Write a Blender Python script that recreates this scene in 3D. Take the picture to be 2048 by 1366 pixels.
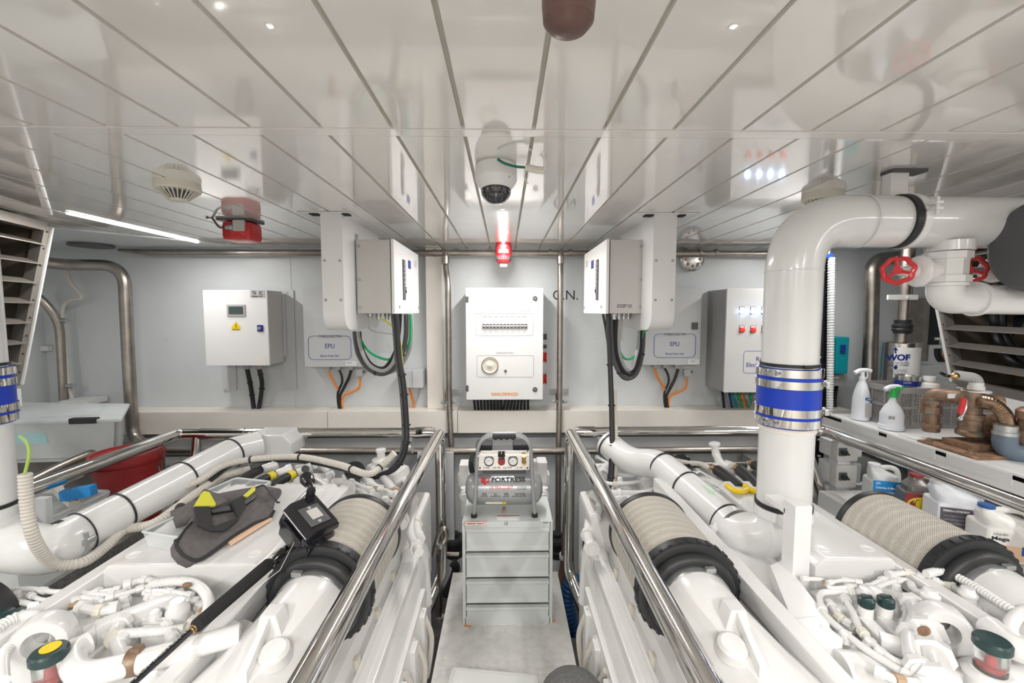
import bpy, bmesh, math, random
from mathutils import Vector, Matrix
random.seed(7)
for o in list(bpy.data.objects): bpy.data.objects.remove(o)
SC = bpy.context.scene; COL = SC.collection
PI = math.pi
# ------------------------------------------------------------------ camera
F = 870.0; EYE = Vector((0, 0, 1.72))
cd = bpy.data.cameras.new('camera'); cam = bpy.data.objects.new('camera', cd); COL.objects.link(cam)
cd.sensor_width = 36; cd.lens = F / 2048 * 36; cd.clip_start = .02
cam.location = EYE
cam.rotation_euler = (PI/2 - math.atan(61/F), 0, -math.atan(14/F))
SC.camera = cam
CR = cam.rotation_euler.to_matrix()
# ------------------------------------------------------------------ world, exposure
w = bpy.data.worlds.new('world'); SC.world = w; w.use_nodes = True
w.node_tree.nodes['Background'].inputs[0].default_value = (.8, .85, .9, 1)
w.node_tree.nodes['Background'].inputs[1].default_value = .05
SC.view_settings.view_transform = 'Standard'; SC.view_settings.look = 'None'
SC.view_settings.gamma = 1; SC.view_settings.use_curve_mapping = False
SC.view_settings.exposure = .85
CEIL = 2.245; WALL = 3.75
# ------------------------------------------------------------------ back LED strips plus added unseen fill strips (light part; the housings are built below)
def strip_light(x, y0, y1, power, wd=.05, z=CEIL-.022, col=(1, .975, .945)):
    l = bpy.data.lights.new('strip_light', 'AREA'); l.shape = 'RECTANGLE'; l.size = wd; l.size_y = abs(y1-y0)
    l.energy = power; l.color = col
    o = bpy.data.objects.new('strip_light', l); COL.objects.link(o); o.location = (x, (y0+y1)/2, z)
STRIPS = [(-2.33, 2.40, 3.38, 5.5), (2.33, 2.40, 3.38, 5.5), (-.012, 2.34, 3.38, 10),
          (-1.15, -1.5, -.5, 23), (1.15, -1.5, -.5, 23), (0, -1.8, -.6, 30), (-2.9, -.6, .7, 18), (2.9, -.6, .7, 18)]  # this row: out-of-view strips added to brighten the engines and room
for s in STRIPS: strip_light(*s)

# ------------------------------------------------------------------ helpers
def at(px, py, Y):
    d = CR @ Vector(((px-1024)/F, -(py-683)/F, -1)); return EYE + d * (Y/d.y)
def az(px, py, Z):
    d = CR @ Vector(((px-1024)/F, -(py-683)/F, -1)); return EYE + d * ((Z-EYE.z)/d.z)
def mat(name, col, rough=.5, metal=0, var=.04, scale=6, bump=0, bscale=80, coat=0, trans=0, emit=0, alpha=1, ior=1.45, spec=None):
    m = bpy.data.materials.new(name); m.use_nodes = True; nt = m.node_tree; b = nt.nodes['Principled BSDF']
    b.inputs['Roughness'].default_value = rough; b.inputs['Metallic'].default_value = metal
    b.inputs['Coat Weight'].default_value = coat; b.inputs['Coat Roughness'].default_value = .05
    b.inputs['Transmission Weight'].default_value = trans; b.inputs['IOR'].default_value = ior
    b.inputs['Alpha'].default_value = alpha
    if spec is not None: b.inputs['Specular IOR Level'].default_value = spec
    tc = nt.nodes.new('ShaderNodeTexCoord'); n = nt.nodes.new('ShaderNodeTexNoise'); n.inputs['Scale'].default_value = scale
    n.inputs['Detail'].default_value = 5
    nt.links.new(tc.outputs['Object'], n.inputs['Vector'])
    r = nt.nodes.new('ShaderNodeMapRange'); r.inputs[1].default_value = .3; r.inputs[2].default_value = .7
    r.inputs[3].default_value = 1-var; r.inputs[4].default_value = 1+var
    nt.links.new(n.outputs[0], r.inputs[0])
    mx = nt.nodes.new('ShaderNodeVectorMath'); mx.operation = 'SCALE'; mx.inputs[0].default_value = col
    nt.links.new(r.outputs[0], mx.inputs['Scale']); nt.links.new(mx.outputs[0], b.inputs['Base Color'])
    if bump:
        n2 = nt.nodes.new('ShaderNodeTexNoise'); n2.inputs['Scale'].default_value = bscale
        nt.links.new(tc.outputs['Object'], n2.inputs['Vector'])
        bp = nt.nodes.new('ShaderNodeBump'); bp.inputs['Strength'].default_value = bump; bp.inputs['Distance'].default_value = .003
        nt.links.new(n2.outputs[0], bp.inputs['Height']); nt.links.new(bp.outputs[0], b.inputs['Normal'])
    if emit:
        b.inputs['Emission Color'].default_value = (*col, 1); b.inputs['Emission Strength'].default_value = emit
    return m
def rust(m, col=(.42, .22, .10), lo=.60, hi=.72, scale=9):
    nt = m.node_tree; b = nt.nodes['Principled BSDF']; src = b.inputs['Base Color'].links[0].from_socket
    tc = nt.nodes.new('ShaderNodeTexCoord'); n = nt.nodes.new('ShaderNodeTexNoise'); n.inputs['Scale'].default_value = scale
    n.inputs['Detail'].default_value = 8; nt.links.new(tc.outputs['Object'], n.inputs['Vector'])
    r = nt.nodes.new('ShaderNodeMapRange'); r.inputs[1].default_value = lo; r.inputs[2].default_value = hi
    nt.links.new(n.outputs[0], r.inputs[0])
    mx = nt.nodes.new('ShaderNodeMix'); mx.data_type = 'RGBA'; nt.links.new(r.outputs[0], mx.inputs[0])
    nt.links.new(src, mx.inputs[6]); mx.inputs[7].default_value = (*col, 1); nt.links.new(mx.outputs[2], b.inputs['Base Color'])
    return m
M = dict(
 ceil=mat('ceiling_lacquer', (.90, .875, .835), .08, var=.02, coat=1, bump=.01, bscale=3),
 wall=mat('wall_panel', (.655, .685, .70), .35, var=.02, bump=.05, bscale=200),
 beige=mat('beige_panel', (.84, .795, .735), .4, var=.02),
 dark=mat('dark_gap', (.03, .03, .028), .8),
 gap=mat('groove_filler', (.60, .57, .50), .6),
 bilge=mat('bilge_paint', (.10, .095, .09), .6, var=.4, bump=.3),
 deck=mat('grey_deck', (.30, .30, .28), .7, var=.3, scale=60, bump=.3),
 white=rust(mat('engine_white', (.76, .758, .748), .24, var=.03, coat=.3, bump=.06, bscale=25), (.62, .50, .36), .70, .86, 7),
 white2=mat('duct_white', (.745, .75, .745), .22, var=.02, coat=.4),
 wbox=mat('cabinet_white', (.80, .80, .795), .3, var=.01),
 gbox=mat('cabinet_grey', (.55, .535, .52), .4, var=.02, bump=.05, bscale=300),
 ggrey=mat('panel_grey', (.62, .635, .65), .4, var=.02),
 tool=mat('tool_cabinet_grey', (.63, .665, .655), .3, var=.02, bump=.08, bscale=150),
 plast=mat('grey_plastic', (.42, .42, .42), .5),
 dgrey=mat('dark_grey', (.10, .10, .105), .45),
 black=mat('black_rubber', (.022, .023, .025), .45, bump=.1),
 blackg=mat('black_gloss', (.012, .012, .015), .12, coat=.5),
 chrome=mat('polished_steel', (.74, .72, .69), .07, 1, var=.05, scale=20),
 steel=mat('pipe_steel', (.40, .365, .33), .36, 1, var=.15, scale=12),
 steelb=mat('bright_steel', (.66, .65, .63), .22, 1, var=.08),
 alu=mat('checker_aluminium', (.78, .77, .75), .38, .35, var=.06, scale=15),
 gal=mat('galvanised', (.52, .53, .53), .35, .8, var=.1, scale=40),
 louv=rust(mat('louvre_steel', (.27, .25, .225), .38, .55, var=.1), (.36, .22, .10), .62, .75, 14),
 brass=mat('brass', (.60, .42, .18), .3, 1),
 bronze=rust(mat('bronze_old', (.27, .175, .12), .5, .45, var=.3, scale=30, bump=.4), (.24, .27, .22), .55, .68, 25),
 rusty=mat('rusty_plate', (.24, .14, .085), .8, var=.4, scale=25, bump=.5),
 red=mat('signal_red', (.62, .03, .035), .3, coat=.3),
 redb=mat('bucket_red', (.30, .022, .022), .35, var=.1),
 orange=mat('cable_orange', (.85, .25, .03), .4),
 orangel=mat('print_orange', (.85, .33, .10), .4),
 green=mat('cable_green', (.02, .42, .16), .4),
 dgreen=mat('sleeve_green', (.01, .16, .10), .4),
 blue=mat('coupling_blue', (.008, .045, .46), .35, bump=.08, bscale=30),
 pblue=mat('print_blue', (.03, .12, .38), .4),
 ink=mat('print_ink', (.03, .03, .04), .5),
 pink=mat('print_grey', (.35, .35, .37), .5),
 navy=mat('print_navy', (.02, .04, .28), .4),
 teal=mat('teal_case', (.005, .32, .38), .35),
 yellow=mat('yellow_plastic', (.85, .60, .02), .4),
 lime=mat('lime_fabric', (.66, .64, .06), .7, bump=.3, bscale=400),
 lgreen=mat('nozzle_green', (.02, .50, .09), .35),
 mint=mat('arrow_green', (.50, .72, .50), .5),
 cloth=mat('bag_cloth', (.135, .125, .125), .85, var=.12, scale=60, bump=.5, bscale=500),
 clothd=mat('webbing', (.035, .035, .037), .8, bump=.4, bscale=600),
 felt=mat('grey_felt', (.13, .13, .13), .95, var=.25, scale=120, bump=.5, bscale=400),
 foam=mat('foam_grip', (.02, .02, .02), .9, bump=.3, bscale=500),
 clear=mat('clear_plastic', (.86, .90, .91), .25, trans=.0, alpha=.33),
 clearb=mat('milky_plastic', (.74, .78, .79), .3, alpha=.68, var=.06),
 jugc=mat('milky_jug', (.78, .80, .80), .35, alpha=.9),
 jugw=mat('white_jug', (.80, .83, .88), .35),
 jugw2=mat('warm_white_jug', (.84, .83, .80), .35),
 jugs=mat('silver_jug', (.20, .185, .17), .3, .35),
 lblue=mat('label_blue', (.02, .25, .62), .4),
 ldark=mat('label_dark', (.10, .09, .11), .4, var=.3, scale=120),
 lpurp=mat('label_purple', (.20, .10, .22), .4, var=.3, scale=120),
 lyel=mat('label_yellow', (.75, .62, .04), .4),
 lred=mat('label_red', (.32, .04, .04), .4),
 lpeach=mat('label_peach', (.85, .58, .40), .4),
 paper=mat('paper_white', (.86, .86, .86), .5),
 ivory=mat('detector_ivory', (.72, .69, .60), .45),
 corr=mat('corrugated_grey', (.62, .585, .53), .5),
 brown=mat('brown_plastic', (.135, .075, .062), .4),
 crate=mat('crate_grey', (.33, .32, .31), .5, var=.05),
 slate=mat('slate_pvc', (.13, .17, .22), .4),
 glass=mat('clear_glass', (.9, .95, .93), .03, trans=.9),
 screen=mat('screen', (.07, .09, .09), .2),
 tank=mat('compressor_grey', (.36, .375, .385), .25, .3, coat=.4),
 bhose=mat('blue_hose', (.01, .07, .20), .5),
 led=mat('led_diffuser', (1, .97, .93), .5, emit=14),
 ledp=mat('led_point', (1, .97, .93), .5, emit=60),
 lblu=mat('lamp_blue', (.45, .65, 1), .3, emit=7),
 lredl=mat('lamp_red', (.75, .04, .03), .3, emit=.3),
 dome=mat('smoked_dome', (.02, .02, .025), .05, coat=1),
)
M['tan'] = mat('tan_tape', (.42, .30, .20), .6, var=.3); M['wireg'] = mat('wire_yellow_green', (.36, .52, .10), .4); M['mint2'] = mat('teal_print', (.42, .66, .70), .4); M['dcap'] = mat('dark_green_cap', (.018, .045, .045), .35)
M['copper'] = mat('copper_bellows', (.45, .33, .24), .28, 1); M['intr'] = mat('louvre_inside', (.12, .10, .075), .6, .2, var=.3)
# filter mesh material: expanded metal over pleated paper
def filter_mat():
    m = bpy.data.materials.new('filter_mesh'); m.use_nodes = True; nt = m.node_tree; b = nt.nodes['Principled BSDF']
    uv = nt.nodes.new('ShaderNodeUVMap'); sp = nt.nodes.new('ShaderNodeSeparateXYZ'); nt.links.new(uv.outputs[0], sp.inputs[0])
    def mth(op, a, b_=None):
        n = nt.nodes.new('ShaderNodeMath'); n.operation = op
        for i, v in enumerate((a, b_)):
            if v is None: continue
            if isinstance(v, (int, float)): n.inputs[i].default_value = v
            else: nt.links.new(v, n.inputs[i])
        return n.outputs[0]
    u, v = sp.outputs[0], sp.outputs[1]
    a = mth('ADD', mth('MULTIPLY', u, 2*PI*64), mth('MULTIPLY', v, 2*PI*24))
    c = mth('SUBTRACT', mth('MULTIPLY', u, 2*PI*64), mth('MULTIPLY', v, 2*PI*24))
    wv = mth('MULTIPLY', mth('SINE', a), mth('SINE', c))
    hole = nt.nodes.new('ShaderNodeMapRange'); hole.inputs[1].default_value = -.05; hole.inputs[2].default_value = .35
    nt.links.new(mth('ABSOLUTE', wv), hole.inputs[0])
    st = mth('SINE', mth('ADD', mth('MULTIPLY', v, 2*PI*9.0), mth('MULTIPLY', mth('SINE', mth('MULTIPLY', u, 2*PI*3)), .8)))
    sr = nt.nodes.new('ShaderNodeMapRange'); sr.inputs[1].default_value = -.2; sr.inputs[2].default_value = 1; nt.links.new(st, sr.inputs[0])
    mx1 = nt.nodes.new('ShaderNodeMix'); mx1.data_type = 'RGBA'; nt.links.new(sr.outputs[0], mx1.inputs[0])
    mx1.inputs[6].default_value = (.60, .55, .46, 1); mx1.inputs[7].default_value = (.74, .70, .62, 1)
    mx2 = nt.nodes.new('ShaderNodeMix'); mx2.data_type = 'RGBA'; nt.links.new(hole.outputs[0], mx2.inputs[0])
    nt.links.new(mx1.outputs[2], mx2.inputs[7]); mx2.inputs[6].default_value = (.82, .80, .76, 1)
    mx3 = nt.nodes.new('ShaderNodeMix'); mx3.data_type = 'RGBA'
    sh = nt.nodes.new('ShaderNodeMapRange'); sh.inputs[1].default_value = .3; sh.inputs[2].default_value = .95; sh.inputs[4].default_value = .55
    nt.links.new(mth('ABSOLUTE', wv), sh.inputs[0]); nt.links.new(sh.outputs[0], mx3.inputs[0])
    nt.links.new(mx2.outputs[2], mx3.inputs[6]); mx3.inputs[7].default_value = (.30, .26, .21, 1)
    nt.links.new(mx3.outputs[2], b.inputs['Base Color'])
    bp = nt.nodes.new('ShaderNodeBump'); bp.inputs['Strength'].default_value = .8; bp.inputs['Distance'].default_value = .003; bp.invert = True
    nt.links.new(mth('ABSOLUTE', wv), bp.inputs['Height']); nt.links.new(bp.outputs[0], b.inputs['Normal'])
    b.inputs['Roughness'].default_value = .5
    return m
M['filter'] = filter_mat()

BASE = {}
SPLIT = {'bolt', 'screw', 'bolt_head', 'cover_clip', 'front_post', 'shelf_leg', 'head_boss', 'side_line', 'bolt_recess', 'hole_plug', 'cylinder_head_cover', 'side_flange', 'rivet', 'graduation', 'mounting_rail', 'ceiling_slot', 'thread_ring', 'sleeve_ring', 'cable_gland', 'toggle', 'sounder_slot', 'button', 'foot_pad', 'coupling', 'union_nut', 'front_rib', 'breaker_toggle', 'rear_housing_block', 'joint_ring', 'rust_speck'}
def islands(bm):
    seen = set(); out = []
    for v in bm.verts:
        if v in seen: continue
        st = [v]; seen.add(v); comp = []
        while st:
            q = st.pop(); comp.append(q)
            for e in q.link_edges:
                w_ = e.other_vert(q)
                if w_ not in seen: seen.add(w_); st.append(w_)
        out.append(comp)
    return out
class MB:
    def __init__(s): s.bm = bmesh.new(); s.uv = s.bm.loops.layers.uv.new('UVMap'); s.T = None
    def _v(s, p):
        p = Vector(p); return s.bm.verts.new(s.T @ p if s.T is not None else p)
    def face(s, vs):
        try: return s.bm.faces.new(vs)
        except ValueError: return None
    def box(s, x0, x1, y0, y1, z0, z1, bev=0, seg=2):
        vs = [s._v((x, y, z)) for x in (x0, x1) for y in (y0, y1) for z in (z0, z1)]
        fs = [s.face([vs[i] for i in q]) for q in ((0,1,3,2),(4,6,7,5),(0,4,5,1),(2,3,7,6),(0,2,6,4),(1,5,7,3))]
        bmesh.ops.recalc_face_normals(s.bm, faces=[f for f in fs if f])
        if bev:
            es = list({e for v in vs for e in v.link_edges}); bmesh.ops.bevel(s.bm, geom=es, offset=bev, segments=seg, profile=.6, affect='EDGES')
        return s
    def cbox(s, c, size, bev=0, rot=None):
        old = s.T; R = (rot or Matrix.Identity(3)).to_4x4(); L = Matrix.Translation(Vector(c)) @ R
        s.T = old @ L if old is not None else L
        a, b, d = [q/2 for q in size]; s.box(-a, a, -b, b, -d, d, bev); s.T = old; return s
    def frame_rings(s, pts, rs, seg, closed=False, cap=True, sq=None):
        P = [Vector(p) for p in pts]; n = len(P); rings = []; N = None
        for i in range(n):
            if closed: t = P[(i+1) % n] - P[i-1]
            else: t = P[min(i+1, n-1)] - P[max(i-1, 0)]
            if t.length < 1e-9: t = Vector((0, 0, 1))
            t.normalize()
            if N is None:
                a = Vector((0, 0, 1)) if abs(t.z) < .9 else Vector((0, 1, 0)); N = (a - t*a.dot(t)).normalized()
            else:
                N = N - t*N.dot(t); N = N.normalized() if N.length > 1e-6 else t.orthogonal().normalized()
            B = t.cross(N); r = rs[i] if isinstance(rs, (list, tuple)) else rs
            k1, k2 = sq if sq else (1, 1)
            rings.append([s._v(P[i] + N*(math.cos(2*PI*k/seg)*r*k1) + B*(math.sin(2*PI*k/seg)*r*k2)) for k in range(seg)])
        m = n if closed else n-1
        for i in range(m):
            A, C = rings[i], rings[(i+1) % n]
            for k in range(seg):
                f = s.face([A[k], A[(k+1) % seg], C[(k+1) % seg], C[k]])
                if f:
                    uu = [(k/seg, i/m), ((k+1)/seg, i/m), ((k+1)/seg, (i+1)/m), (k/seg, (i+1)/m)]
                    for l, q in zip(f.loops, uu): l[s.uv].uv = q
        if cap and not closed: s.face(rings[0][::-1]); s.face(rings[-1])
        return s
    def cyl(s, p0, p1, r0, r1=None, seg=20): return s.frame_rings([p0, p1], [r0, r1 if r1 is not None else r0], seg)
    def lathe(s, p0, axis, prof, seg=28):
        ax = Vector(axis).normalized(); p0 = Vector(p0)
        return s.frame_rings_axis([p0 + ax*h for h, r in prof], [max(r, 1e-4) for h, r in prof], ax, seg)
    def frame_rings_axis(s, P, R, ax, seg, arc=None):
        a = Vector((0, 0, 1)) if abs(ax.z) < .9 else Vector((0, 1, 0)); N = (a-ax*a.dot(ax)).normalized(); B = ax.cross(N)
        rings = [[s._v(P[i]+N*(math.cos(2*PI*k/seg)*R[i])+B*(math.sin(2*PI*k/seg)*R[i])) for k in range(seg)] for i in range(len(P))]
        m = len(P)-1
        for i in range(m):
            for k in range(seg):
                f = s.face([rings[i][k], rings[i][(k+1) % seg], rings[i+1][(k+1) % seg], rings[i+1][k]])
                if f:
                    for l, q in zip(f.loops, [(k/seg, i/m), ((k+1)/seg, i/m), ((k+1)/seg, (i+1)/m), (k/seg, (i+1)/m)]): l[s.uv].uv = q
        s.face(rings[0][::-1]); s.face(rings[-1]); return s
    def tube(s, pts, r, seg=12, fil=None, sub=8, corr=None, smooth=False, cap=True):
        pts = [Vector(p) for p in pts]
        if smooth: path = spline(pts, sub)
        elif fil: path = fillet(pts, fil, sub)
        else: path = pts
        if corr:
            path = resample(path, corr[0]/2); rs = [r*(1+corr[1]*(1 if i % 2 else -1)) for i in range(len(path))]
            return s.frame_rings(path, rs, seg, cap=cap)
        return s.frame_rings(path, r, seg, cap=cap)
    def sphere(s, c, r, sz=(1, 1, 1), seg=18, rings=10, T=None):
        c = Vector(c); rr = []
        for i in range(1, rings):
            a = PI*i/rings
            rr.append([s._v(c+Vector((math.sin(a)*math.cos(2*PI*k/seg)*r*sz[0], math.sin(a)*math.sin(2*PI*k/seg)*r*sz[1], math.cos(a)*r*sz[2]))) for k in range(seg)])
        t = s._v(c+Vector((0, 0, r*sz[2]))); b = s._v(c-Vector((0, 0, r*sz[2])))
        for k in range(seg):
            s.face([t, rr[0][k], rr[0][(k+1) % seg]]); s.face([b, rr[-1][(k+1) % seg], rr[-1][k]])
            for i in range(len(rr)-1): s.face([rr[i][k], rr[i+1][k], rr[i+1][(k+1) % seg], rr[i][(k+1) % seg]])
        return s
    def torus(s, c, ax, R, r, seg=32, ms=10, sx=1):
        ax = Vector(ax).normalized(); u = ax.orthogonal().normalized(); v = ax.cross(u); c = Vector(c)
        return s.frame_rings([c+u*(math.cos(2*PI*i/seg)*R)+v*(math.sin(2*PI*i/seg)*R) for i in range(seg)], r, ms, closed=True)
    def prism(s, poly, off, bev=0):
        off = Vector(off); A = [s._v(p) for p in poly]; B = [s._v(Vector(p)+off) for p in poly]; n = len(A)
        fs = [s.face(A), s.face(B[::-1])]+[s.face([A[i], B[i], B[(i+1) % n], A[(i+1) % n]]) for i in range(n)]
        fs = [f for f in fs if f]; bmesh.ops.recalc_face_normals(s.bm, faces=fs)
        if bev:
            es = list({e for v in A+B for e in v.link_edges}); bmesh.ops.bevel(s.bm, geom=es, offset=bev, segments=2, profile=.6, affect='EDGES')
        return s
    def build(s, name, m, parent=None, ang=35, at_=None):
        if name in SPLIT and parent is not None:
            comps = islands(s.bm)
            if len(comps) > 1:
                r_ = None
                for comp in comps:
                    nb = MB(); mp = {v: nb.bm.verts.new(v.co) for v in comp}
                    for f in {f for v in comp for f in v.link_faces}:
                        try: nb.bm.faces.new([mp[v] for v in f.verts])
                        except ValueError: pass
                    r_ = nb.build(name, m, parent, ang) or r_
                s.bm.free(); return r_
        me = bpy.data.meshes.new(name); bmesh.ops.recalc_face_normals(s.bm, faces=s.bm.faces[:])
        s.bm.to_mesh(me); s.bm.free()
        o = bpy.data.objects.new(name, me); COL.objects.link(o); me.materials.append(M[m] if isinstance(m, str) else m)
        for p in me.polygons: p.use_smooth = True
        me.set_sharp_from_angle(angle=math.radians(ang))
        if parent is not None: base = BASE[parent.name]; o.parent = parent
        elif at_ is not None: base = Vector(at_); o.location = base
        else:
            xs = [v.co for v in me.vertices]
            base = Vector(((min(v.x for v in xs)+max(v.x for v in xs))/2, (min(v.y for v in xs)+max(v.y for v in xs))/2, min(v.z for v in xs)))
            o.location = base
        me.transform(Matrix.Translation(-base)); BASE[o.name] = base
        wn = o.modifiers.new('weighted_normal', 'WEIGHTED_NORMAL'); wn.keep_sharp = True; wn.weight = 100
        return o
def spline(P, sub=8):
    out = []; n = len(P)
    for i in range(n-1):
        p0, p1, p2, p3 = P[max(i-1, 0)], P[i], P[i+1], P[min(i+2, n-1)]
        for k in range(sub):
            t = k/sub; out.append(.5*((2*p1)+(p2-p0)*t+(2*p0-5*p1+4*p2-p3)*t*t+(3*p1-p0-3*p2+p3)*t**3))
    out.append(P[-1]); return out
def fillet(P, d, sub=8):
    out = [P[0]]
    for i in range(1, len(P)-1):
        a, b, c = P[i-1], P[i], P[i+1]; dd = min(d, (b-a).length*.49, (c-b).length*.49)
        s_, e_ = b+(a-b).normalized()*dd, b+(c-b).normalized()*dd
        for k in range(sub+1):
            t = k/sub; out.append(s_*(1-t)**2+b*(2*t*(1-t))+e_*t*t)
    out.append(P[-1]); return out
def resample(P, st):
    out = [P[0]]; acc = 0
    for i in range(len(P)-1):
        a, b = P[i], P[i+1]; L = (b-a).length
        if L < 1e-9: continue
        t = st-acc
        while t <= L: out.append(a+(b-a)*(t/L)); t += st
        acc = (acc+L) % st
    return out
def tag(o, label, cat, group=None, kind=None):
    o['label'] = label; o['category'] = cat
    if group: o['group'] = group
    if kind: o['kind'] = kind
    return o
def thing(name, loc, label, cat, group=None):
    o = bpy.data.objects.new(name, None); COL.objects.link(o); o.location = loc; o.empty_display_size = .05
    BASE[o.name] = Vector(loc); return tag(o, label, cat, group)
def struct(o): o['kind'] = 'structure'; return o
def text(s, c, width, height, m, parent, xd=(1, 0, 0), up=(0, 0, 1), name='lettering', shear=0, bold=0):
    cu = bpy.data.curves.new('t', 'FONT'); cu.body = s; cu.extrude = .0; cu.shear = shear; cu.offset = bold
    to = bpy.data.objects.new('t', cu); me = bpy.data.meshes.new_from_object(to); bpy.data.objects.remove(to)
    xs = [v.co.x for v in me.vertices]; ys = [v.co.y for v in me.vertices]
    x0, x1, y0, y1 = min(xs), max(xs), min(ys), max(ys)
    xd = Vector(xd).normalized(); up = Vector(up).normalized(); nrm = xd.cross(up); c = Vector(c)
    bm = bmesh.new(); bm.from_mesh(me); bpy.data.meshes.remove(me)
    r = bmesh.ops.extrude_face_region(bm, geom=bm.faces[:])
    for v in r['geom']:
        if isinstance(v, bmesh.types.BMVert): v.co.z += .0012
    for v in bm.verts:
        p = c + xd*((v.co.x-(x0+x1)/2)/(x1-x0)*width) + up*((v.co.y-(y0+y1)/2)/(y1-y0)*height) + nrm*v.co.z
        v.co = p
    b = MB(); b.bm.free(); b.bm = bm
    o = b.build(name, m, parent)
    for p in o.data.polygons: p.use_smooth = False
    return o
def pr(px0, py0, px1, py1, Y):
    """pixel rectangle at depth Y -> x0,x1,z0,z1"""
    a = at(px0, (py0+py1)/2, Y).x; b = at(px1, (py0+py1)/2, Y).x
    c = at((px0+px1)/2, py1, Y).z; d = at((px0+px1)/2, py0, Y).z
    return a, b, c, d
def pbox(mb, px0, py0, px1, py1, Y, dep, bev=0):
    a, b, c, d = pr(px0, py0, px1, py1, Y); return mb.box(a, b, Y, Y+dep, c, d, bev)
def ptext(s, px, py, wpx, hpx, Y, m, parent, **k):
    return text(s, at(px, py, Y), wpx*Y/F, hpx*Y/F, m, parent, **k)
def rrect(mb, px0, py0, px1, py1, Y, rpx, tpx):
    """rounded outline printed on a camera facing panel"""
    a, b, c, d = pr(px0, py0, px1, py1, Y); r = rpx*Y/F; pts = []
    for cx, cz, a0 in ((b-r, d-r, 0), (a+r, d-r, 90), (a+r, c+r, 180), (b-r, c+r, 270)):
        for k in range(6): q = math.radians(a0+k*18); pts.append((cx+math.cos(q)*r, Y, cz+math.sin(q)*r))
    mb.frame_rings(pts, tpx*Y/F/2, 6, closed=True)
def bolt(mb, p, n, r=.008, h=.006):
    mb.lathe(p, n, [(0, r*1.5), (h*.3, r*1.5), (h*.3, r), (h, r*.9), (h*1.1, 0)], 8)
# ================================================================== ROOM
XW = 3.9; BACK = -2.6; FZ = -.75
struct(MB().box(-XW-.05, XW+.05, BACK, WALL+.1, FZ-.05, FZ).build('floor', 'bilge'))
b = MB()
for xa, xb in ((-XW, -1.86), (-1.83, -.46), (-.43, .74), (.77, XW)): b.box(xa, xb, WALL, WALL+.04, FZ, CEIL+.1)
b.box(-1.875, -1.815, WALL-.004, WALL+.01, FZ, CEIL); b.box(-.475, -.415, WALL+.002, WALL+.02, FZ, CEIL); b.box(.73, .78, WALL+.002, WALL+.02, FZ, CEIL)
for px, py in ((335, 678), (190, 678), (620, 530), (905, 531), (1048, 530), (1190, 675), (909, 675)): b.sphere(at(px, py, WALL), .012, (1, .4, 1), 8, 6)
struct(b.build('wall_back', 'wall'))
struct(MB().box(-XW-.04, -XW, BACK, WALL, FZ, CEIL+.1).build('wall_left', 'wall'))
struct(MB().box(XW, XW+.04, BACK, WALL, FZ, CEIL+.1).build('wall_right', 'wall'))
struct(MB().box(-XW, XW, BACK-.04, BACK, FZ, CEIL+.1).build('wall_front', 'beige'))
# ceiling boards with recessed grooves, running away from the camera
SY = 1.30
b = MB(); BW = .203; X0 = .0835
for k in range(-20, 20):
    xa = X0+k*BW+.006; xb = X0+(k+1)*BW-.006
    if xb > XW or xa < -XW: continue
    b.box(xa, xb, BACK, SY-.004, CEIL, CEIL+.013)
    # rear field stops along slanted side panels
    y1 = WALL
    xm = (xa+xb)/2
    if abs(xm) > 2.1: y1 = max(1.8, 3.62-(abs(xm)-2.1)*1.05)
    b.box(xa, xb, SY+.055, y1, CEIL, CEIL+.013)
struct(b.build('ceiling', 'ceil'))
b = MB(); b.box(-XW, XW, BACK, WALL, CEIL+.012, CEIL+.06); o = struct(b.build('ceiling', 'gap'))
struct(MB().box(-XW, XW, SY, SY+.05, CEIL-.002, CEIL+.028, .002).build('trim_1', 'ceil'))
for s in (-1, 1):
    poly = [(s*2.12, WALL, CEIL-.004), (s*2.12, 3.60, CEIL-.004), (s*3.05, 2.62, CEIL-.004), (s*3.9, 1.75, CEIL-.004), (s*3.9, WALL, CEIL-.004)]
    struct(MB().prism(poly, (0, 0, .03)).build('ceiling_side_panel', 'wall'))
# beige cable trunking low on the back wall and column casing
b = MB(); x0 = at(235, 845, 3.55).x; x1 = at(1700, 845, 3.55).x; zt = at(1000, 822, 3.55).z; zb = at(1000, 866, 3.55).z
jx = at(655, 845, 3.55).x; jx2 = at(915, 845, 3.55).x
for a, c in ((x0, jx-.002), (jx+.002, jx2-.002), (jx2+.002, x1)): b.box(a, c, 3.55, WALL-.001, zb, zt, .004)
struct(b.build('trim_2', 'beige'))
a = at(852, 600, 3.66).x; c = at(884, 600, 3.66).x
struct(MB().box(a, c, 3.66, WALL-.001, zt, CEIL-.001, .004).build('trim_3', 'beige'))
# lower service ledge behind rails
struct(MB().box(-3.4, 3.4, 3.62, WALL-.001, .55, zb-.06, .004).build('trim_4', 'ggrey'))
# side decks outboard of the rails
for s, n in ((-1, 'left'), (1, 'right')):
    struct(MB().box(min(s*2.03, s*XW), max(s*2.03, s*XW), -.5, WALL-.13, .44, .50).build('side_deck_'+n, 'deck'))
    struct(MB().box(min(s*2.06, s*2.10), max(s*2.06, s*2.10), -.5, WALL-.13, FZ, .44).build('trim_'+('5' if s < 0 else '6'), 'deck'))

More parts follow.
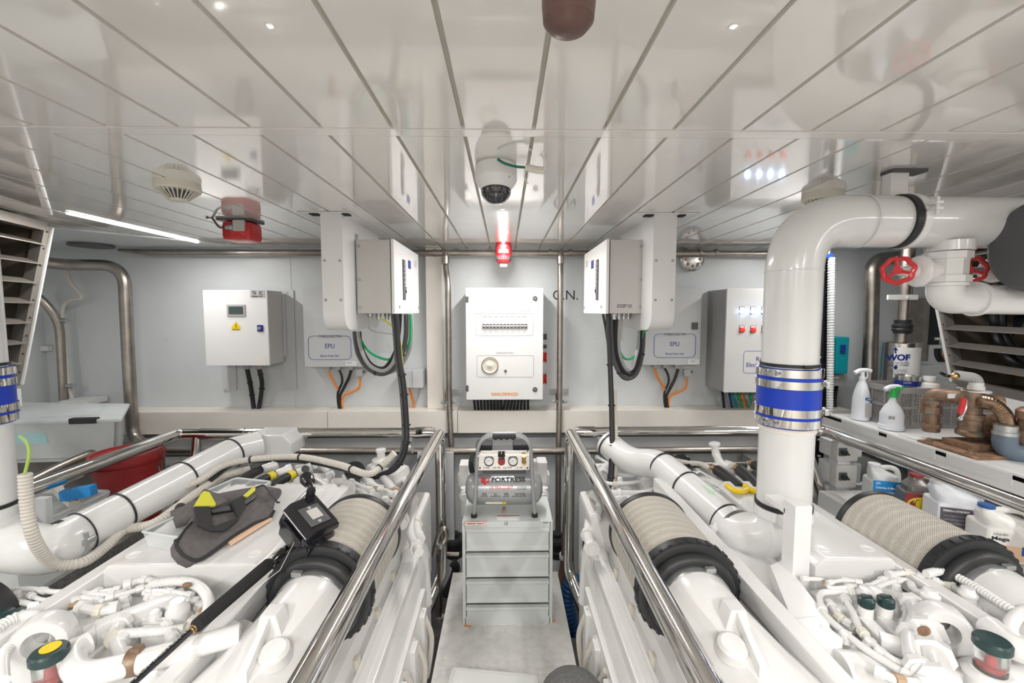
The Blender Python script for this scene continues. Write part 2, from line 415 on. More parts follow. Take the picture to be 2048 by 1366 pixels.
# ------------------------------------------------------------------ walkway of checker plate
b = MB(); WX = .345; WY0, WY1 = -.6, 2.76
b.box(-WX, WX, WY0, WY1, -.006, 0); b.box(-WX, -WX+.012, WY0, WY1, -.05, -.004); b.box(WX-.012, WX, WY0, WY1, -.05, -.004)
ce = .046
for i in range(int(2*WX/ce)):
    for j in range(int((WY1-1.2)/ce)):
        cx = -WX+.03+i*ce; cy = 1.2+j*ce; an = PI/4 if (i+j) % 2 else -PI/4
        if abs(cx) > WX-.02: continue
        for q in range(-2, 3):
            ox = -math.sin(an)*q*.0085; oy = math.cos(an)*q*.0085
            L = .017; wd = .0022; c_, s_ = math.cos(an), math.sin(an)
            P4 = [(cx+ox-c_*L, cy+oy-s_*L), (cx+ox+s_*wd, cy+oy-c_*wd), (cx+ox+c_*L, cy+oy+s_*L), (cx+ox-s_*wd, cy+oy+c_*wd)]
            vb = [b._v((x, y, .0002)) for x, y in P4]; t = b._v((cx+ox, cy+oy, .0032))
            for q2 in range(4): b.face([vb[q2], vb[(q2+1) % 4], t])
o = b.build('walkway_plate', 'alu', at_=(0, 1, 0)); tag(o, 'bright checker plate walkway between the two engines', 'walkway plate')
b = MB()
for s in (-1, 1): b.box(s*.25-.02, s*.25+.02, WY0, WY1-.02, FZ, -.05)
b.box(-.3, .3, WY1-.06, WY1-.02, -.09, -.05)
o = b.build('walkway_support', 'dgrey'); struct(o)

# ================================================================== CEILING THINGS
def led_bar(x, y0, y1, label, hidden=False):
    t = thing('ceiling_light', (x, (y0+y1)/2, CEIL), label, 'ceiling light', 'LED strip lights on the ceiling')
    MB().box(x-.014, x+.014, y0-.02, y1+.02, CEIL-.003, CEIL-.0002).build('housing', 'wbox', t)
    MB().box(x-.011, x+.011, y0, y1, CEIL-.010, CEIL-.003, .002).build('diffuser', 'led', t)
LB = ['long glowing LED strip light on the left of the ceiling', 'LED strip light right of the big white duct bend', 'short glowing LED strip above the red alarm beacon',
      'LED strip light above the left engine, nearest the camera', 'LED strip light above the right engine, nearest the camera', 'LED strip light over the middle of the walkway',
      'LED strip light over the left side deck', 'LED strip light over the right side deck']
for s, l in zip(STRIPS, LB): led_bar(s[0], s[1], s[2], l)
for i, (px, py, l) in enumerate(((540, 50, 'tiny bright ceiling spotlight at the upper left'), (1467, 51, 'tiny bright ceiling spotlight at the upper right'))):
    p = az(px, py, CEIL); t = thing('ceiling_spotlight', p, l, 'spotlight', 'tiny spotlights in the ceiling')
    MB().lathe(p, (0, 0, -1), [(0, .008), (.002, .008), (.003, .005)], 16).build('bezel', 'ceil', t)
    MB().lathe(p-Vector((0, 0, .0031)), (0, 0, -1), [(0, .0035), (.001, .003)], 12).build('lens', 'ledp', t)
def smoke_detector(px, py, label):
    p = az(px, py, CEIL); t = thing('smoke_detector', p, label, 'smoke detector', 'smoke detectors on the ceiling')
    MB().lathe(p, (0, 0, -1), [(0, .080), (.028, .082), (.034, .078)], 36).build('base', 'ivory', t)
    MB().lathe(p-Vector((0, 0, .034)), (0, 0, -1), [(0, .045), (.03, .04)], 24).build('chamber', 'dgrey', t)
    b = MB()
    for k in range(26):
        a = 2*PI*k/26; d = Vector((math.cos(a), math.sin(a), 0)); e = Vector((-math.sin(a), math.cos(a), 0))
        b.prism([p+d*.076-e*.0025+Vector((0, 0, -.033)), p+d*.076+e*.0025+Vector((0, 0, -.033)), p+d*.034+e*.0015+Vector((0, 0, -.072)), p+d*.034-e*.0015+Vector((0, 0, -.072))], Vector((0, 0, .005)))
    b.lathe(p-Vector((0, 0, .066)), (0, 0, -1), [(0, .036), (.008, .034), (.011, .02), (.012, 0)], 24)
    b.build('grille', 'ivory', t)
smoke_detector(355, 366, 'round ivory smoke detector left of the red siren')
smoke_detector(1646, 386, 'round ivory smoke detector above the white duct bend')
# red siren left
p = az(485, 441, CEIL); t = thing('alarm_siren', p, 'red perforated alarm siren hanging upside down under the left ceiling', 'siren')
MB().box(p.x-.11, p.x+.09, p.y-.07, p.y+.07, CEIL-.012, CEIL, .003).build('mounting_plate', 'dgrey', t)
b = MB().box(p.x-.085, p.x+.08, p.y-.07, p.y+.07, CEIL-.125, CEIL-.012, .03); o = b.build('housing', 'red', t)
b = MB()
for i in range(13):
    for k in range(7):
        if i > 3 and k > 3: continue
        b.sphere((p.x-.068+i*.011, p.y-.0705, CEIL-.028-k*.012-.004), .0032, (1, .4, 1), 6, 4)
b.build('grille', 'redb', o)
MB().box(p.x-.01, p.x+.055, p.y-.085, p.y-.06, CEIL-.075, CEIL-.012, .008).build('terminal_cover', 'gbox', t)
MB().lathe((p.x-.015, p.y-.075, CEIL-.055), (-1, 0, 0), [(-.01, .018), (.01, .018), (.012, .013), (.035, .012)], 12).build('cable_gland', 'gal', t)
o = MB().tube([(p.x-.05, p.y-.075, CEIL-.055), (p.x-.09, p.y-.075, CEIL-.05), (p.x-.13, p.y-.07, CEIL+.0), (p.x-.15, p.y-.09, CEIL-.004)], .006, 8, smooth=True).build('siren_cable', 'brown', t)
# dome camera
p = az(992, 328, CEIL); t = thing('dome_camera', p, 'white dome security camera under the middle of the ceiling', 'security camera')
ax = Vector((0, -.12, -1)).normalized()
o = MB().lathe(p+Vector((0, 0, 0)), (0, 0, -1), [(0, .072), (.012, .074), (.014, .072)], 40).build('base', 'gbox', t)
MB().lathe(p-Vector((0, 0, .014)), ax, [(0, .075), (.045, .075), (.047, .073), (.05, .073), (.075, .056), (.082, .054)], 40).build('housing', 'wbox', t)
q = p-Vector((0, 0, .014))+ax*.082
MB().lathe(q, ax, [(0, .054), (.012, .053), (.025, .047), (.038, .034), (.046, .018), (.048, .001)], 32).build('dome', 'dome', t)
bolt(b := MB(), p+Vector((.045, -.055, -.06)), (.4, -.8, -.4), .005, .006); b.build('screw', 'gal', t)
# cables by the dome camera
t = thing('camera_cable', az(1040, 330, CEIL), 'loose cable with green sleeve and white connector beside the dome camera', 'cable')
YC = 1.50
MB().tube([at(995, 318, YC), at(1010, 327, YC), at(1032, 333, YC), at(1052, 335, YC)], .0045, 8, smooth=True).build('green_sleeve', 'dgreen', t)
MB().tube([at(1050, 335, YC), at(1062, 337, YC), at(1075, 340, YC), at(1088, 341, YC)], .0125, 10, smooth=True).build('connector', 'ivory', t)
MB().tube([at(1088, 341, YC), at(1088, 318, YC), at(1075, 305, YC), az(1058, 298, CEIL)], .003, 8, smooth=True).build('cable', 'wbox', t)
MB().tube([at(1050, 336, YC), at(1048, 352, YC), at(1056, 368, YC)], .002, 6, smooth=True).build('cable_tie', 'wbox', t)
# red beacon below the strip light
p = at(1007, 488, 3.41); p.z = CEIL
t = thing('alarm_beacon', p, 'red cylindrical alarm sounder under the end of the centre light strip', 'alarm beacon')
o = MB().lathe(p, (0, 0, -1), [(0, .058), (.006, .060), (.02, .060), (.022, .064), (.10, .062), (.14, .054), (.155, .045), (.157, 0)], 32).build('housing', 'red', t)
b = MB()
for k in range(28):
    a = 2*PI*k/28
    b.cbox((p.x+math.cos(a)*.0600, p.y+math.sin(a)*.0600, p.z-.118), (.004, .007, .03), 0, Matrix.Rotation(a, 3, 'Z'))
b.build('sounder_slot', 'dgrey', o)
MB().box(p.x-.035, p.x+.035, p.y-.068, p.y-.05, p.z-.085, p.z-.060, .002).build('label', 'paper', t)
MB().sphere((p.x, p.y-.058, p.z-.035), .014, (1, .5, 1), 12, 8).build('lamp', 'redb', t)
b = MB(); b.box(p.x-.03, p.x+.03, p.y-.02, p.y+.02, p.z-.185, p.z-.155, .008); b.build('junction_piece', 'ivory', t)
# brown cylinder hanging close to the camera
p = at(1137, 30, .62); t = thing('ceiling_pendant', (p.x, p.y, CEIL), 'dark brown blunt cylinder hanging from the ceiling at the top edge', 'pendant')
MB().lathe((p.x, p.y, CEIL), (0, 0, -1), [(0, .0365), (.11, .0365), (.132, .0345), (.142, .026), (.146, .012), (.147, 0)], 36).build('cylinder', 'brown', t)
MB().lathe((p.x, p.y, CEIL), (0, 0, -1), [(0, .05), (.006, .05), (.008, .04)], 32).build('flange', 'brown', t)

# ================================================================== STEEL PIPES ON THE BACK WALL
b = MB(); Y = 3.66
pz = at(700, 506, Y).z
b.tube([(at(300, 505, Y).x, Y, pz), (at(1640, 505, Y).x, Y, pz)], .027, 14)
b.cyl((at(238, 503, Y).x, Y-.0, pz+.02), (at(300, 505, Y).x, Y, pz), .012, .027, 14)
for px in (870, 912, 1100, 1140, 1400, 1432, 888, 1122): b.cyl(at(px-3, 506, Y), at(px+3, 506, Y), .032, seg=14)
o = b.build('ceiling_pipe', 'steel'); tag(o, 'long brown steel pipe running across the top of the back wall', 'pipe')
def drop_pipe(pts, r, label, clampxy):
    t = thing('drop_pipe', at(*pts[-1]), label, 'pipe', 'vertical steel pipes beside the centre panel')
    MB().tube([at(*p) for p in pts], r, 14, fil=.08).build('pipe', 'steel', t)
    b = MB(); px, py = clampxy; q = at(px, py, 3.56)
    b.cyl(q-Vector((0, 0, .012)), q+Vector((0, 0, .012)), r+.012, seg=16)
    for s in (-1, 1): b.box(q.x+s*.052-.012, q.x+s*.052+.012, q.y-.012, q.y+.012, q.z-.012, q.z+.012, .003); b.lathe((q.x+s*.052, q.y-.012, q.z), (0, -1, 0), [(0, .008), (.02, .008)], 8)
    b.box(q.x-.06, q.x+.06, q.y-.005, q.y+.005, q.z-.01, q.z+.01)
    b.build('clamp', 'gal', t)
    b = MB(); b.box(q.x-.06, q.x+.10, WALL-.012, WALL-.001, q.z+.02, q.z+.075, .003); b.box(q.x-.012, q.x+.012, q.y, WALL-.001, q.z-.012, q.z+.012); bolt(b, (q.x+.085, WALL-.012, q.z+.048), (0, -1, 0)); b.build('bracket', 'gal', t)
    b = MB()
    for c in ((pts[0][0], 520), (px-1, py-11)): c3 = at(c[0], c[1], 3.58); b.cyl(c3-Vector((0, 0, .03)), c3+Vector((0, 0, .03)), r+.006, seg=14)
    b.build('coupling', 'steel', t)
drop_pipe([(891, 506, 3.62), (891, 535, 3.6), (896, 566, 3.55), (898, 800, 3.55), (903, 900, 3.5), (904, 1075, 3.45)], .024, 'left vertical steel pipe beside the white centre panel', (897, 804))
drop_pipe([(1121, 506, 3.62), (1121, 540, 3.58), (1119, 800, 3.55), (1117, 900, 3.5), (1116, 1090, 3.45)], .024, 'right vertical steel pipe beside the white centre panel', (1119, 803))
o = MB().tube([at(p[0], p[1], 3.35) for p in ((320, 902), (1135, 902))], .028, 14).build('bilge_pipe', 'steel'); tag(o, 'brown steel pipe running low behind the left rail and the compressor', 'pipe')
o = MB().tube([at(p[0], p[1], 3.35) for p in ((1160, 902), (1700, 898))], .028, 14).build('bilge_pipe', 'steel'); tag(o, 'brown steel pipe running low behind the right rail', 'pipe')
o = MB().tube([at(p[0], p[1], 3.45) for p in ((1205, 932), (1700, 925))], .024, 14).build('bilge_pipe', 'steel'); tag(o, 'lower of two steel pipes behind the right engine', 'pipe')
# big steel pipes on the left and right of the back wall
t = thing('exhaust_pipe', at(262, 850, 3.5), 'thick brown steel pipe bending down the left back wall to the red bucket', 'pipe')
MB().tube([at(60, 520, 3.35), at(118, 529, 3.45), at(248, 531, 3.5), at(256, 700, 3.5), at(266, 880, 3.5), at(305, 893, 3.4)], .043, 18, fil=.17).build('pipe', 'steel', t)
b = MB(); q = at(185, 519, 3.5); b.lathe((q.x, 3.5, CEIL-.02), (0, 0, -1), [(-.015, .14), (.004, .14)], 24); b.build('ceiling_flange', 'dgrey', t)
t = thing('vent_pipe', at(125, 805, 3.6), 'thinner steel pipe rising beside the left louvre on the back wall', 'pipe')
MB().tube([at(60, 580, 3.5), at(95, 610, 3.55), at(119, 648, 3.6), at(124, 730, 3.6), at(128, 808, 3.6)], .030, 14, fil=.1).build('pipe', 'steel', t)
MB().tube([at(135, 540, 3.62), at(140, 565, 3.62), at(163, 590, 3.62), at(163, 597, 3.62), at(130, 603, 3.62), at(123, 625, 3.62), at(127, 660, 3.62), at(136, 760, 3.62), at(146, 806, 3.62)], .014, 10, fil=.05).build('thin_pipe', 'corr', t)
b = MB()
for px, py in ((127, 641), (141, 772)): b.cyl(at(px-7, py, 3.6), at(px+7, py, 3.6), .02, seg=10)
b.build('clamp', 'gal', t)
b = MB(); pbox(b, 118, 802, 170, 812, 3.52, .2, .004)
for px in (135, 150, 172): bolt(b, at(px, 806, 3.52), (0, -1, 0), .006)
b.build('foot_plate', 'wbox', t)
t = thing('exhaust_pipe', at(1738, 780, 3.45), 'thick brown steel pipe with a bend left of the round water filter', 'pipe')
MB().tube([at(1800, 515, 3.5), at(1745, 519, 3.5), at(1742, 640, 3.5), at(1738, 785, 3.45)], .052, 18, fil=.2).build('pipe', 'steel', t)
# stuffing gland fitting between ceiling pipe and cabinet, round cap light
t = thing('round_fitting', at(1385, 522, 3.6), 'round metal fitting on the back wall under the right ceiling pipe', 'pipe fitting')
b = MB(); q = at(1388, 518, 3.66); b.lathe((q.x, 3.749, q.z), (0, -1, 0), [(0, .10), (.06, .10), (.075, .08), (.08, .05), (.081, 0)], 28); b.build('cap', 'steelb', t)
b = MB()
for k in range(5): a = PI+PI*k/4; bolt(b, (q.x+math.cos(a)*.06, 3.674, q.z+math.sin(a)*.06), (0, -1, 0), .012, .02)
b.build('screw', 'steel', t)

# ================================================================== ELECTRICAL CABINETS
def glands(mb, xs, y, z, r=.018, h=.05):
    for x in xs: mb.lathe((x, y, z+.004), (0, 0, -1), [(0, r*1.2), (h*.4, r*1.2), (h*.45, r), (h, r*.9)], 10)
# left cabinet with small display
t = thing('control_cabinet', at(475, 730, 3.6), 'white wall cabinet with small display and yellow warning triangle', 'electrical cabinet')
a, c, d, e = pr(410, 580, 537, 731, 3.46)
MB().box(a, c-.004, 3.475, 3.70, d+.002, e-.002, .004).build('body', 'gbox', t)
MB().box(a-.002, c, 3.455, 3.475, d, e, .004).build('door', 'wbox', t)
o = pbox(MB(), 453, 609, 490, 633, 3.447, .01, .003).build('display', 'plast', t)
pbox(MB(), 457, 613, 485, 628, 3.443, .01).build('screen', 'screen', o)
q = [at(463, 660, 3.452), at(480, 660, 3.452), at(480, 654, 3.452), at(471.5, 643, 3.452), at(463, 654, 3.452)]
o = MB().prism(q, (0, .003, 0)).build('warning_sign', 'yellow', t)
b = MB(); b.tube([at(472.5, 647, 3.450), at(470, 651, 3.450), at(473, 652, 3.450), at(471, 656, 3.450)], .0012, 5); b.tube([at(465, 658.5, 3.450), at(478, 658.5, 3.450)], .0015, 5); b.build('symbol', 'ink', o)
o = pbox(MB(), 514, 650, 525, 663, 3.445, .012, .002).build('lock', 'navy', t)
MB().lathe(at(519.5, 656.5, 3.446), (0, -1, 0), [(0, .014), (.01, .013), (.011, 0)], 16).build('key_slot', 'gal', o)
o = pbox(MB(), 500, 580, 529, 595, 3.452, .004).build('logo_plate', 'gbox', t)
ptext('S', 508, 585, 8, 6, 3.451, 'ink', o); ptext('IC', 522, 586, 7, 7, 3.451, 'ink', o); ptext('STEERING UNIT', 514.5, 592.5, 22, 2.5, 3.451, 'ink', o)
pbox(MB(), 513, 714, 532, 731, 3.4535, .003).build('sticker', 'beige', t)
b = MB(); pbox(b, 444, 730, 472, 781, 3.735, .012, .003); pbox(b, 562, 580, 590, 780, 3.735, .012, .003)
for px, py in ((450, 777), (574, 585), (585, 777)): bolt(b, at(px, py, 3.735), (0, -1, 0), .009, .006)
b.box(a+.05, c+.01, 3.70, 3.745, d+.05, e-.02)
b.build('mounting_rail', 'ggrey', t)
b = MB(); glands(b, [at(494, 735, 3.6).x, at(518, 735, 3.6).x], 3.6, d, .03, .05); b.build('cable_gland', 'plast', t)
def cable(name, pts, r, m, label, cat='cable', group=None, ties=None, seg=8, corr=None):
    P = spline([Vector(p) for p in pts], 8)
    if ties:
        t = thing(name, P[-1], label, cat, group)
        MB().frame_rings(P if not corr else resample(P, corr[0]/2), r if not corr else [r*(1+corr[1]*(1 if i % 2 else -1)) for i in range(len(resample(P, corr[0]/2)))], seg).build('sleeve', m, t)
        for f in ties:
            i = min(int(f*(len(P)-1)), len(P)-2); d_ = (P[i+1]-P[i]).normalized()
            MB().cyl(P[i]-d_*.004, P[i]+d_*.004, r*1.22, seg=12).build('cable_tie', 'black', t)
        return t
    mb = MB()
    if corr: Q = resample(P, corr[0]/2); mb.frame_rings(Q, [r*(1+corr[1]*(1 if i % 2 else -1)) for i in range(len(Q))], seg)
    else: mb.frame_rings(P, r, seg)
    return tag(mb.build(name, m), label, cat, group)
cable('power_cable', [at(494, 736, 3.6), at(500, 765, 3.62), at(504, 790, 3.66), at(508, 821, 3.68)], .018, 'black', 'left of two thick black cables under the display cabinet', ties=[.35, .7])
cable('power_cable', [at(518, 736, 3.6), at(524, 765, 3.62), at(522, 790, 3.66), at(517, 821, 3.68)], .018, 'black', 'right of two thick black cables under the display cabinet', ties=[.2, .5])

def power_unit(x0, x1, y0, y1, fx0, fx1, fy0, fy1, label, lab, gl):
    Y = 3.62; t = thing('power_unit', at((x0+x1)/2, y1, 3.65), label, 'power unit')
    b = MB(); pbox(b, x0, y0, x1, y1, Y, WALL-.001-Y, .004); b.build('body', 'ggrey', t)
    b = MB(); rrect(b, fx0, fy0, fx1, fy1, Y-.0005, 9, 1.1); b.build('frame_line', 'pblue', t)
    cx = (fx0+fx1)/2
    pbox(MB(), cx-25, fy0-4, cx+25, fy0+4, Y-.0022, .003).build('frame_gap', 'ggrey', t)
    ptext('STABILIS ELECTRA', cx, fy0+.5, 46, 4.6, Y-.0025, 'ink', t, shear=.2)
    ptext('EPU', cx, fy0+20, 18, 9, Y, 'navy', t); ptext('Electra Power Unit', cx, fy0+39.5, 37, 4, Y, 'navy', t)
    o = pbox(MB(), lab[0], lab[1], lab[0]+22, lab[1]+10, Y-.003, .004).build('label', 'paper', t)
    ptext('V 230 A 16', lab[0]+8, lab[1]+3.5, 9, 2, Y-.003, 'ink', o)
    b = MB(); z = at(x0, y1, Y).z
    for px, m_ in gl: b.box(at(px, y1, 3.66).x-.02, at(px, y1, 3.66).x+.02, 3.64, 3.70, z-.03, z+.002, .004)
    b.build('cable_gland', 'plast', t)
    return t
power_unit(607, 740, 578, 734, 617, 702, 672, 719, 'grey EPU power unit on the wall below the left ceiling bracket', (691, 722), ((656, 0), (677, 0), (702, 0)))
power_unit(1286, 1402, 576, 730, 1308, 1391, 668, 715, 'grey EPU power unit on the wall below the right ceiling bracket', (1377, 719), ((1311, 0), (1330, 0), (1353, 0)))
o = pbox(MB(), 1385, 645, 1396, 659, 3.605, .016, .003).build('wall_switch', 'dgrey'); tag(o, 'tiny dark switch at the right edge of the right EPU unit', 'switch')
def epu_cables(dx, side):
    g = 'cables under the %s EPU unit' % side
    Y = 3.66
    def A(pts): return [at(x+dx, y, Y) for x, y in pts]
    cable('orange_cable', A([(656, 736), (661, 752), (670, 768), (677, 780)]), .010, 'orange', 'short orange cable at the left under the %s EPU unit' % side)
    cable('black_cable', A([(676, 736), (683, 750), (684, 765), (676, 785), (676, 805), (679, 822)]), .010, 'black', 'middle black cable under the %s EPU unit' % side)
    cable('black_cable', A([(703, 738), (697, 757), (688, 775), (680, 792), (681, 806), (683, 822)]), .013, 'black', 'thick black cable slanting down under the %s EPU unit' % side)
    cable('orange_cable', A([(721, 756), (718, 775), (706, 783), (690, 790), (684, 803), (686, 822)]), .010, 'orange', 'orange cable curving from the grey plug of the %s EPU unit' % side)
    p = at(720+dx, 750, Y-.02); t = thing('cable_plug', p, 'grey plug on the lower right corner of the %s EPU unit' % side, 'plug')
    MB().cbox(p+Vector((0, 0, .02)), (.055, .05, .06), .006).build('body', 'plast', t)
    MB().lathe(p+Vector((0, 0, -.005)), (0, 0, -1), [(0, .018), (.02, .016)], 10).build('gland', 'plast', t)
    b = MB(); b.cbox(p+Vector((.03, -.01, .03)), (.03, .02, .02), .004); b.build('lever', 'dgrey', t)
epu_cables(0, 'left'); epu_cables(653, 'right')
# junction box at right of left EPU
t = thing('junction_box', at(835, 780, 3.68), 'small grey junction box with orange cables beside the beige column', 'junction box')
b = MB(); pbox(b, 825, 741, 845, 776, 3.60, .148, .004); o = b.build('lid', 'ggrey', t)
MB().box(at(803, 750, 3.66).x, at(845, 750, 3.62).x-.002, 3.61, 3.748, at(835, 776, 3.62).z+.004, at(835, 741, 3.62).z-.004, .004).build('box', 'ggrey', t)
cable('orange_cable', [at(818, 775, 3.68), at(822, 790, 3.68), at(826, 805, 3.68), at(825, 821, 3.68)], .010, 'orange', 'orange cable dropping out of the small grey junction box')
cable('grey_cable', [at(840, 777, 3.68), at(836, 795, 3.68), at(831, 810, 3.68), at(829, 821, 3.68)], .007, 'plast', 'grey cable dropping out of the small grey junction box')

# centre distribution panel
Y = 3.48; t = thing('distribution_panel', at(1009, 800, 3.6), 'white engine distribution panel with breakers and intercom in the centre', 'electrical cabinet')
a, c, d, e = pr(932, 576, 1086, 799, Y)
MB().box(a+.004, c-.004, Y+.012, WALL-.002, d+.004, e-.004, .004).build('body', 'wbox', t)
o = MB().box(a, c, Y-.012, Y+.011, d, e, .005).build('door', 'wbox', t); Y = Y-.0125
ptext('24V DC - DISTRIBUZIONE MOTORI - ENGINE DISTRIBUTION', 1009, 621.5, 101, 3.4, Y, 'pink', t)
b = MB(); rrect(b, 951, 627, 1066, 671, Y, 3, .8); rrect(b, 954, 711, 1067, 754, Y, 3, .8); b.build('frame_line', 'pink', t)
b = MB(); pbox(b, 963, 641, 1055, 657, Y-.008, .012, .002); bk = b.build('breaker_row', 'ggrey', t)
for k in range(13):
    x = 965+k*6.95
    br = pbox(MB(), x, 648, x+5.6, 656.5, Y-.012, .006).build('breaker', 'dgrey', bk)
b = MB()
for k in range(13): x = 965+k*6.95; pbox(b, x+.8, 650.5, x+4.8, 653, Y-.017, .008)
b.build('breaker_toggle', 'paper', bk)
for k, s in enumerate(('MCS', 'ECU', '---', '---', 'MCS', 'ECU', '---', '---')):
    ptext(s, 970+k*11.2, 633.5, 6, 2.6, Y, 'ink' if s != '---' else 'pink', t)
for k in range(8): ptext('15A DC', 970+k*11.2, 661, 8, 2, Y, 'pink', t); ptext('LINE', 970+k*11.2, 664.5, 7, 1.6, Y, 'pink', t)
ptext('INTERCOM SYSTEM', 1009.5, 706, 35, 3.2, Y, 'pink', t)
sp = MB().lathe(at(980, 731, Y), (0, -1, 0), [(0, .068), (.008, .068), (.014, .060), (.010, .054), (.004, .05), (.006, .03), (.016, .016), (.018, 0)], 40).build('speaker', 'ivory', t)
MB().torus(at(980, 731, Y-.01), (0, 1, 0), .064, .004, 36, 8).build('speaker_ring', 'bronze', sp)
MB().lathe(at(1011, 742, Y), (0, -1, 0), [(0, .011), (.008, .010), (.009, 0)], 16).build('button', 'dgrey', t)
for py in (597, 779):
    o = MB().lathe(at(1070, py, Y), (0, -1, 0), [(0, .020), (.006, .019), (.007, 0)], 20).build('lock', 'dgrey', t)
    MB().cbox(at(1070, py, Y-.008), (.022, .004, .005), .001, Matrix.Rotation(.7, 3, 'Y')).build('slot', 'gal', o)
for py in (599, 777):
    pbox(MB(), 931, py-6, 937, py+6, Y-.006, .012, .002).build('hinge', 'dgrey', t)
ptext('SANLORENZO', 1009.5, 788, 54, 6, Y, 'orangel', t, bold=.03)
def sock(py0, py1, kind):
    x = c-.004; q0 = at(1090, py0, 3.62); q1 = at(1090, py1, 3.62)
    b = MB(); cz = (q0.z+q1.z)/2; h = abs(q0.z-q1.z)/2
    b.lathe((x, 3.62, cz), (1, 0, 0), [(0, h), (.015, h), (.02, h*.8), (.035, h*.7), (.038, h*.9), (.045, h*.9), (.046, 0)], 20)
    b.build('socket', kind, t)
sock(666, 681, 'dgrey'); sock(688, 698, 'dgrey'); sock(702, 727, 'red'); sock(745, 770, 'red')
# black cable bundle under the panel
for s, (xa, xb) in enumerate(((948, 1002), (1012, 1056))):
    n = 9 if s == 0 else 8
    for k in range(n):
        x = xa+(xb-xa)*k/(n-1); sh = (-3 if s else 1)*(n-1-k)/3
        o = cable('panel_cable', [at(x, 796, 3.6), at(x+sh*.3, 806, 3.58), at(x+sh, 823, 3.6)], .0105, 'black', 'black cable in the %s bundle under the centre panel' % ('left' if s == 0 else 'right'), group='black cables in the %s bundle under the centre panel' % ('left' if s == 0 else 'right'))
# C.N. sign
t = thing('wall_sign', at(1133, 604, WALL-.003), 'clear sign lettered C.N. on the wall right of the centre panel', 'sign')
pbox(MB(), 1097, 576, 1166, 604, WALL-.004, .003).build('plate', 'wall', t)
ptext('C.N.', 1131, 590, 50, 19, WALL-.004, 'ink', t)
# rudder cabinet
Y = 3.42; t = thing('rudder_cabinet', at(1510, 786, 3.6), 'grey rudder electronic cabinet with blue lamps and red buttons', 'electrical cabinet')
a, c, d, e = pr(1451, 577, 1612, 785, Y)
MB().box(a+.002, c, Y+.02, WALL-.002, d+.004, e-.004, .004).build('body', 'plast', t)
MB().box(a, c, Y, Y+.019, d, e, .004).build('door', 'wbox', t)
for r_, (py, m1) in enumerate(((621.5, 'lblu'), (658.5, 'lredl'))):
    for k in range(4):
        px = 1484+k*22.3
        o = pbox(MB(), px-5, py-8, px+5, py+7, Y-.004, .006, .001).build('lamp_plate' if r_ == 0 else 'button_plate', 'dgrey', t)
        pbox(MB(), px-4.3, py-7.2, px+4.3, py-3.2, Y-.006, .004).build('tag_plate', 'paper', o)
        MB().lathe(at(px, py+1.5, Y-.004), (0, -1, 0), [(0, .020), (.012, .019), (.016, .014), (.017, 0)], 18).build('lamp' if r_ == 0 else 'push_button', m1, o)
b = MB(); rrect(b, 1487, 702, 1608, 746, Y, 6, 1); b.build('frame_line', 'pblue', t)
ptext('Rudder', 1531, 718, 38, 9, Y, 'navy', t); ptext('Electronic Control', 1535, 729.5, 86, 9, Y, 'navy', t)
for i, (x, m_, s_) in enumerate(((1445, 'black', 0), (1459, 'bhose', 2), (1466, 'teal', 5), (1475, 'green', 8), (1483, 'orange', 3), (1492, 'plast', 6), (1500, 'green', -5), (1508, 'plast', -8), (1516, 'orange', -12), (1524, 'plast', -6))):
    W = {'black': 'black', 'bhose': 'dark blue', 'teal': 'teal', 'green': 'green', 'orange': 'orange', 'plast': 'grey'}[m_]
    o = cable('cabinet_cable', [at(x, 784, 3.6), at(x+1, 794, 3.56), at(x+s_*.6+2, 804, 3.6), at(x+s_+4, 822, 3.66)], .011, m_, '%s cable hanging under the rudder cabinet' % W, group='%s cables under the rudder cabinet' % W)
# ================================================================== CEILING BRACKETS AND SWITCH BOXES
def hanging_bracket(px0, px1, side, label):
    D0, D1 = 2.38, 3.06
    x0, x1 = at(px0, 540, D0).x, at(px1, 540, D0).x; zb = at(px0, 662, D0).z
    t = thing('ceiling_bracket', ((x0+x1)/2, D0, zb), label, 'bracket')
    R = .10; pts = [(x0, D0, CEIL), (x0, D1, CEIL)]
    pts += [(x0, D1-R+R*math.cos(a), zb+R-R*math.sin(a)) for a in [i*PI/16 for i in range(9)]]
    pts += [(x0, D0+R-R*math.sin(a), zb+R-R*math.cos(a)) for a in [i*PI/16 for i in range(9)]]
    MB().prism(pts, (x1-x0, 0, 0), .004).build('box_section', 'wbox', t)
    b = MB(); b.box(x0-.11, x1+.05 if side < 0 else x1+.11, D0-.03, D1+.05, CEIL-.008, CEIL-.001, .002); b.build('ceiling_plate', 'wbox', t)
    b = MB(); b.box(x0-.05, x0-.005, D0-.02, D0+.03, CEIL-.014, CEIL-.008); b.box(x1+.005, x1+.04, D0-.02, D0+.03, CEIL-.014, CEIL-.008); b.build('ceiling_slot', 'dark', t)
    b = MB(); k = (x1-x0)
    for z in (at(px0, 521, D0).z, at(px0, 600, D0).z):
        for f in (.15, .85): b.lathe((x0+k*f, D0+.001, z), (0, -1, 0), [(0, .008), (.003, .008), (.005, .004)], 12)
    b.build('bolt', 'plast', t)
hanging_bracket(643, 687, -1, 'white box bracket hanging from the ceiling left of the left switch box')
hanging_bracket(1305, 1352, 1, 'white box bracket hanging from the ceiling right of the right switch box')
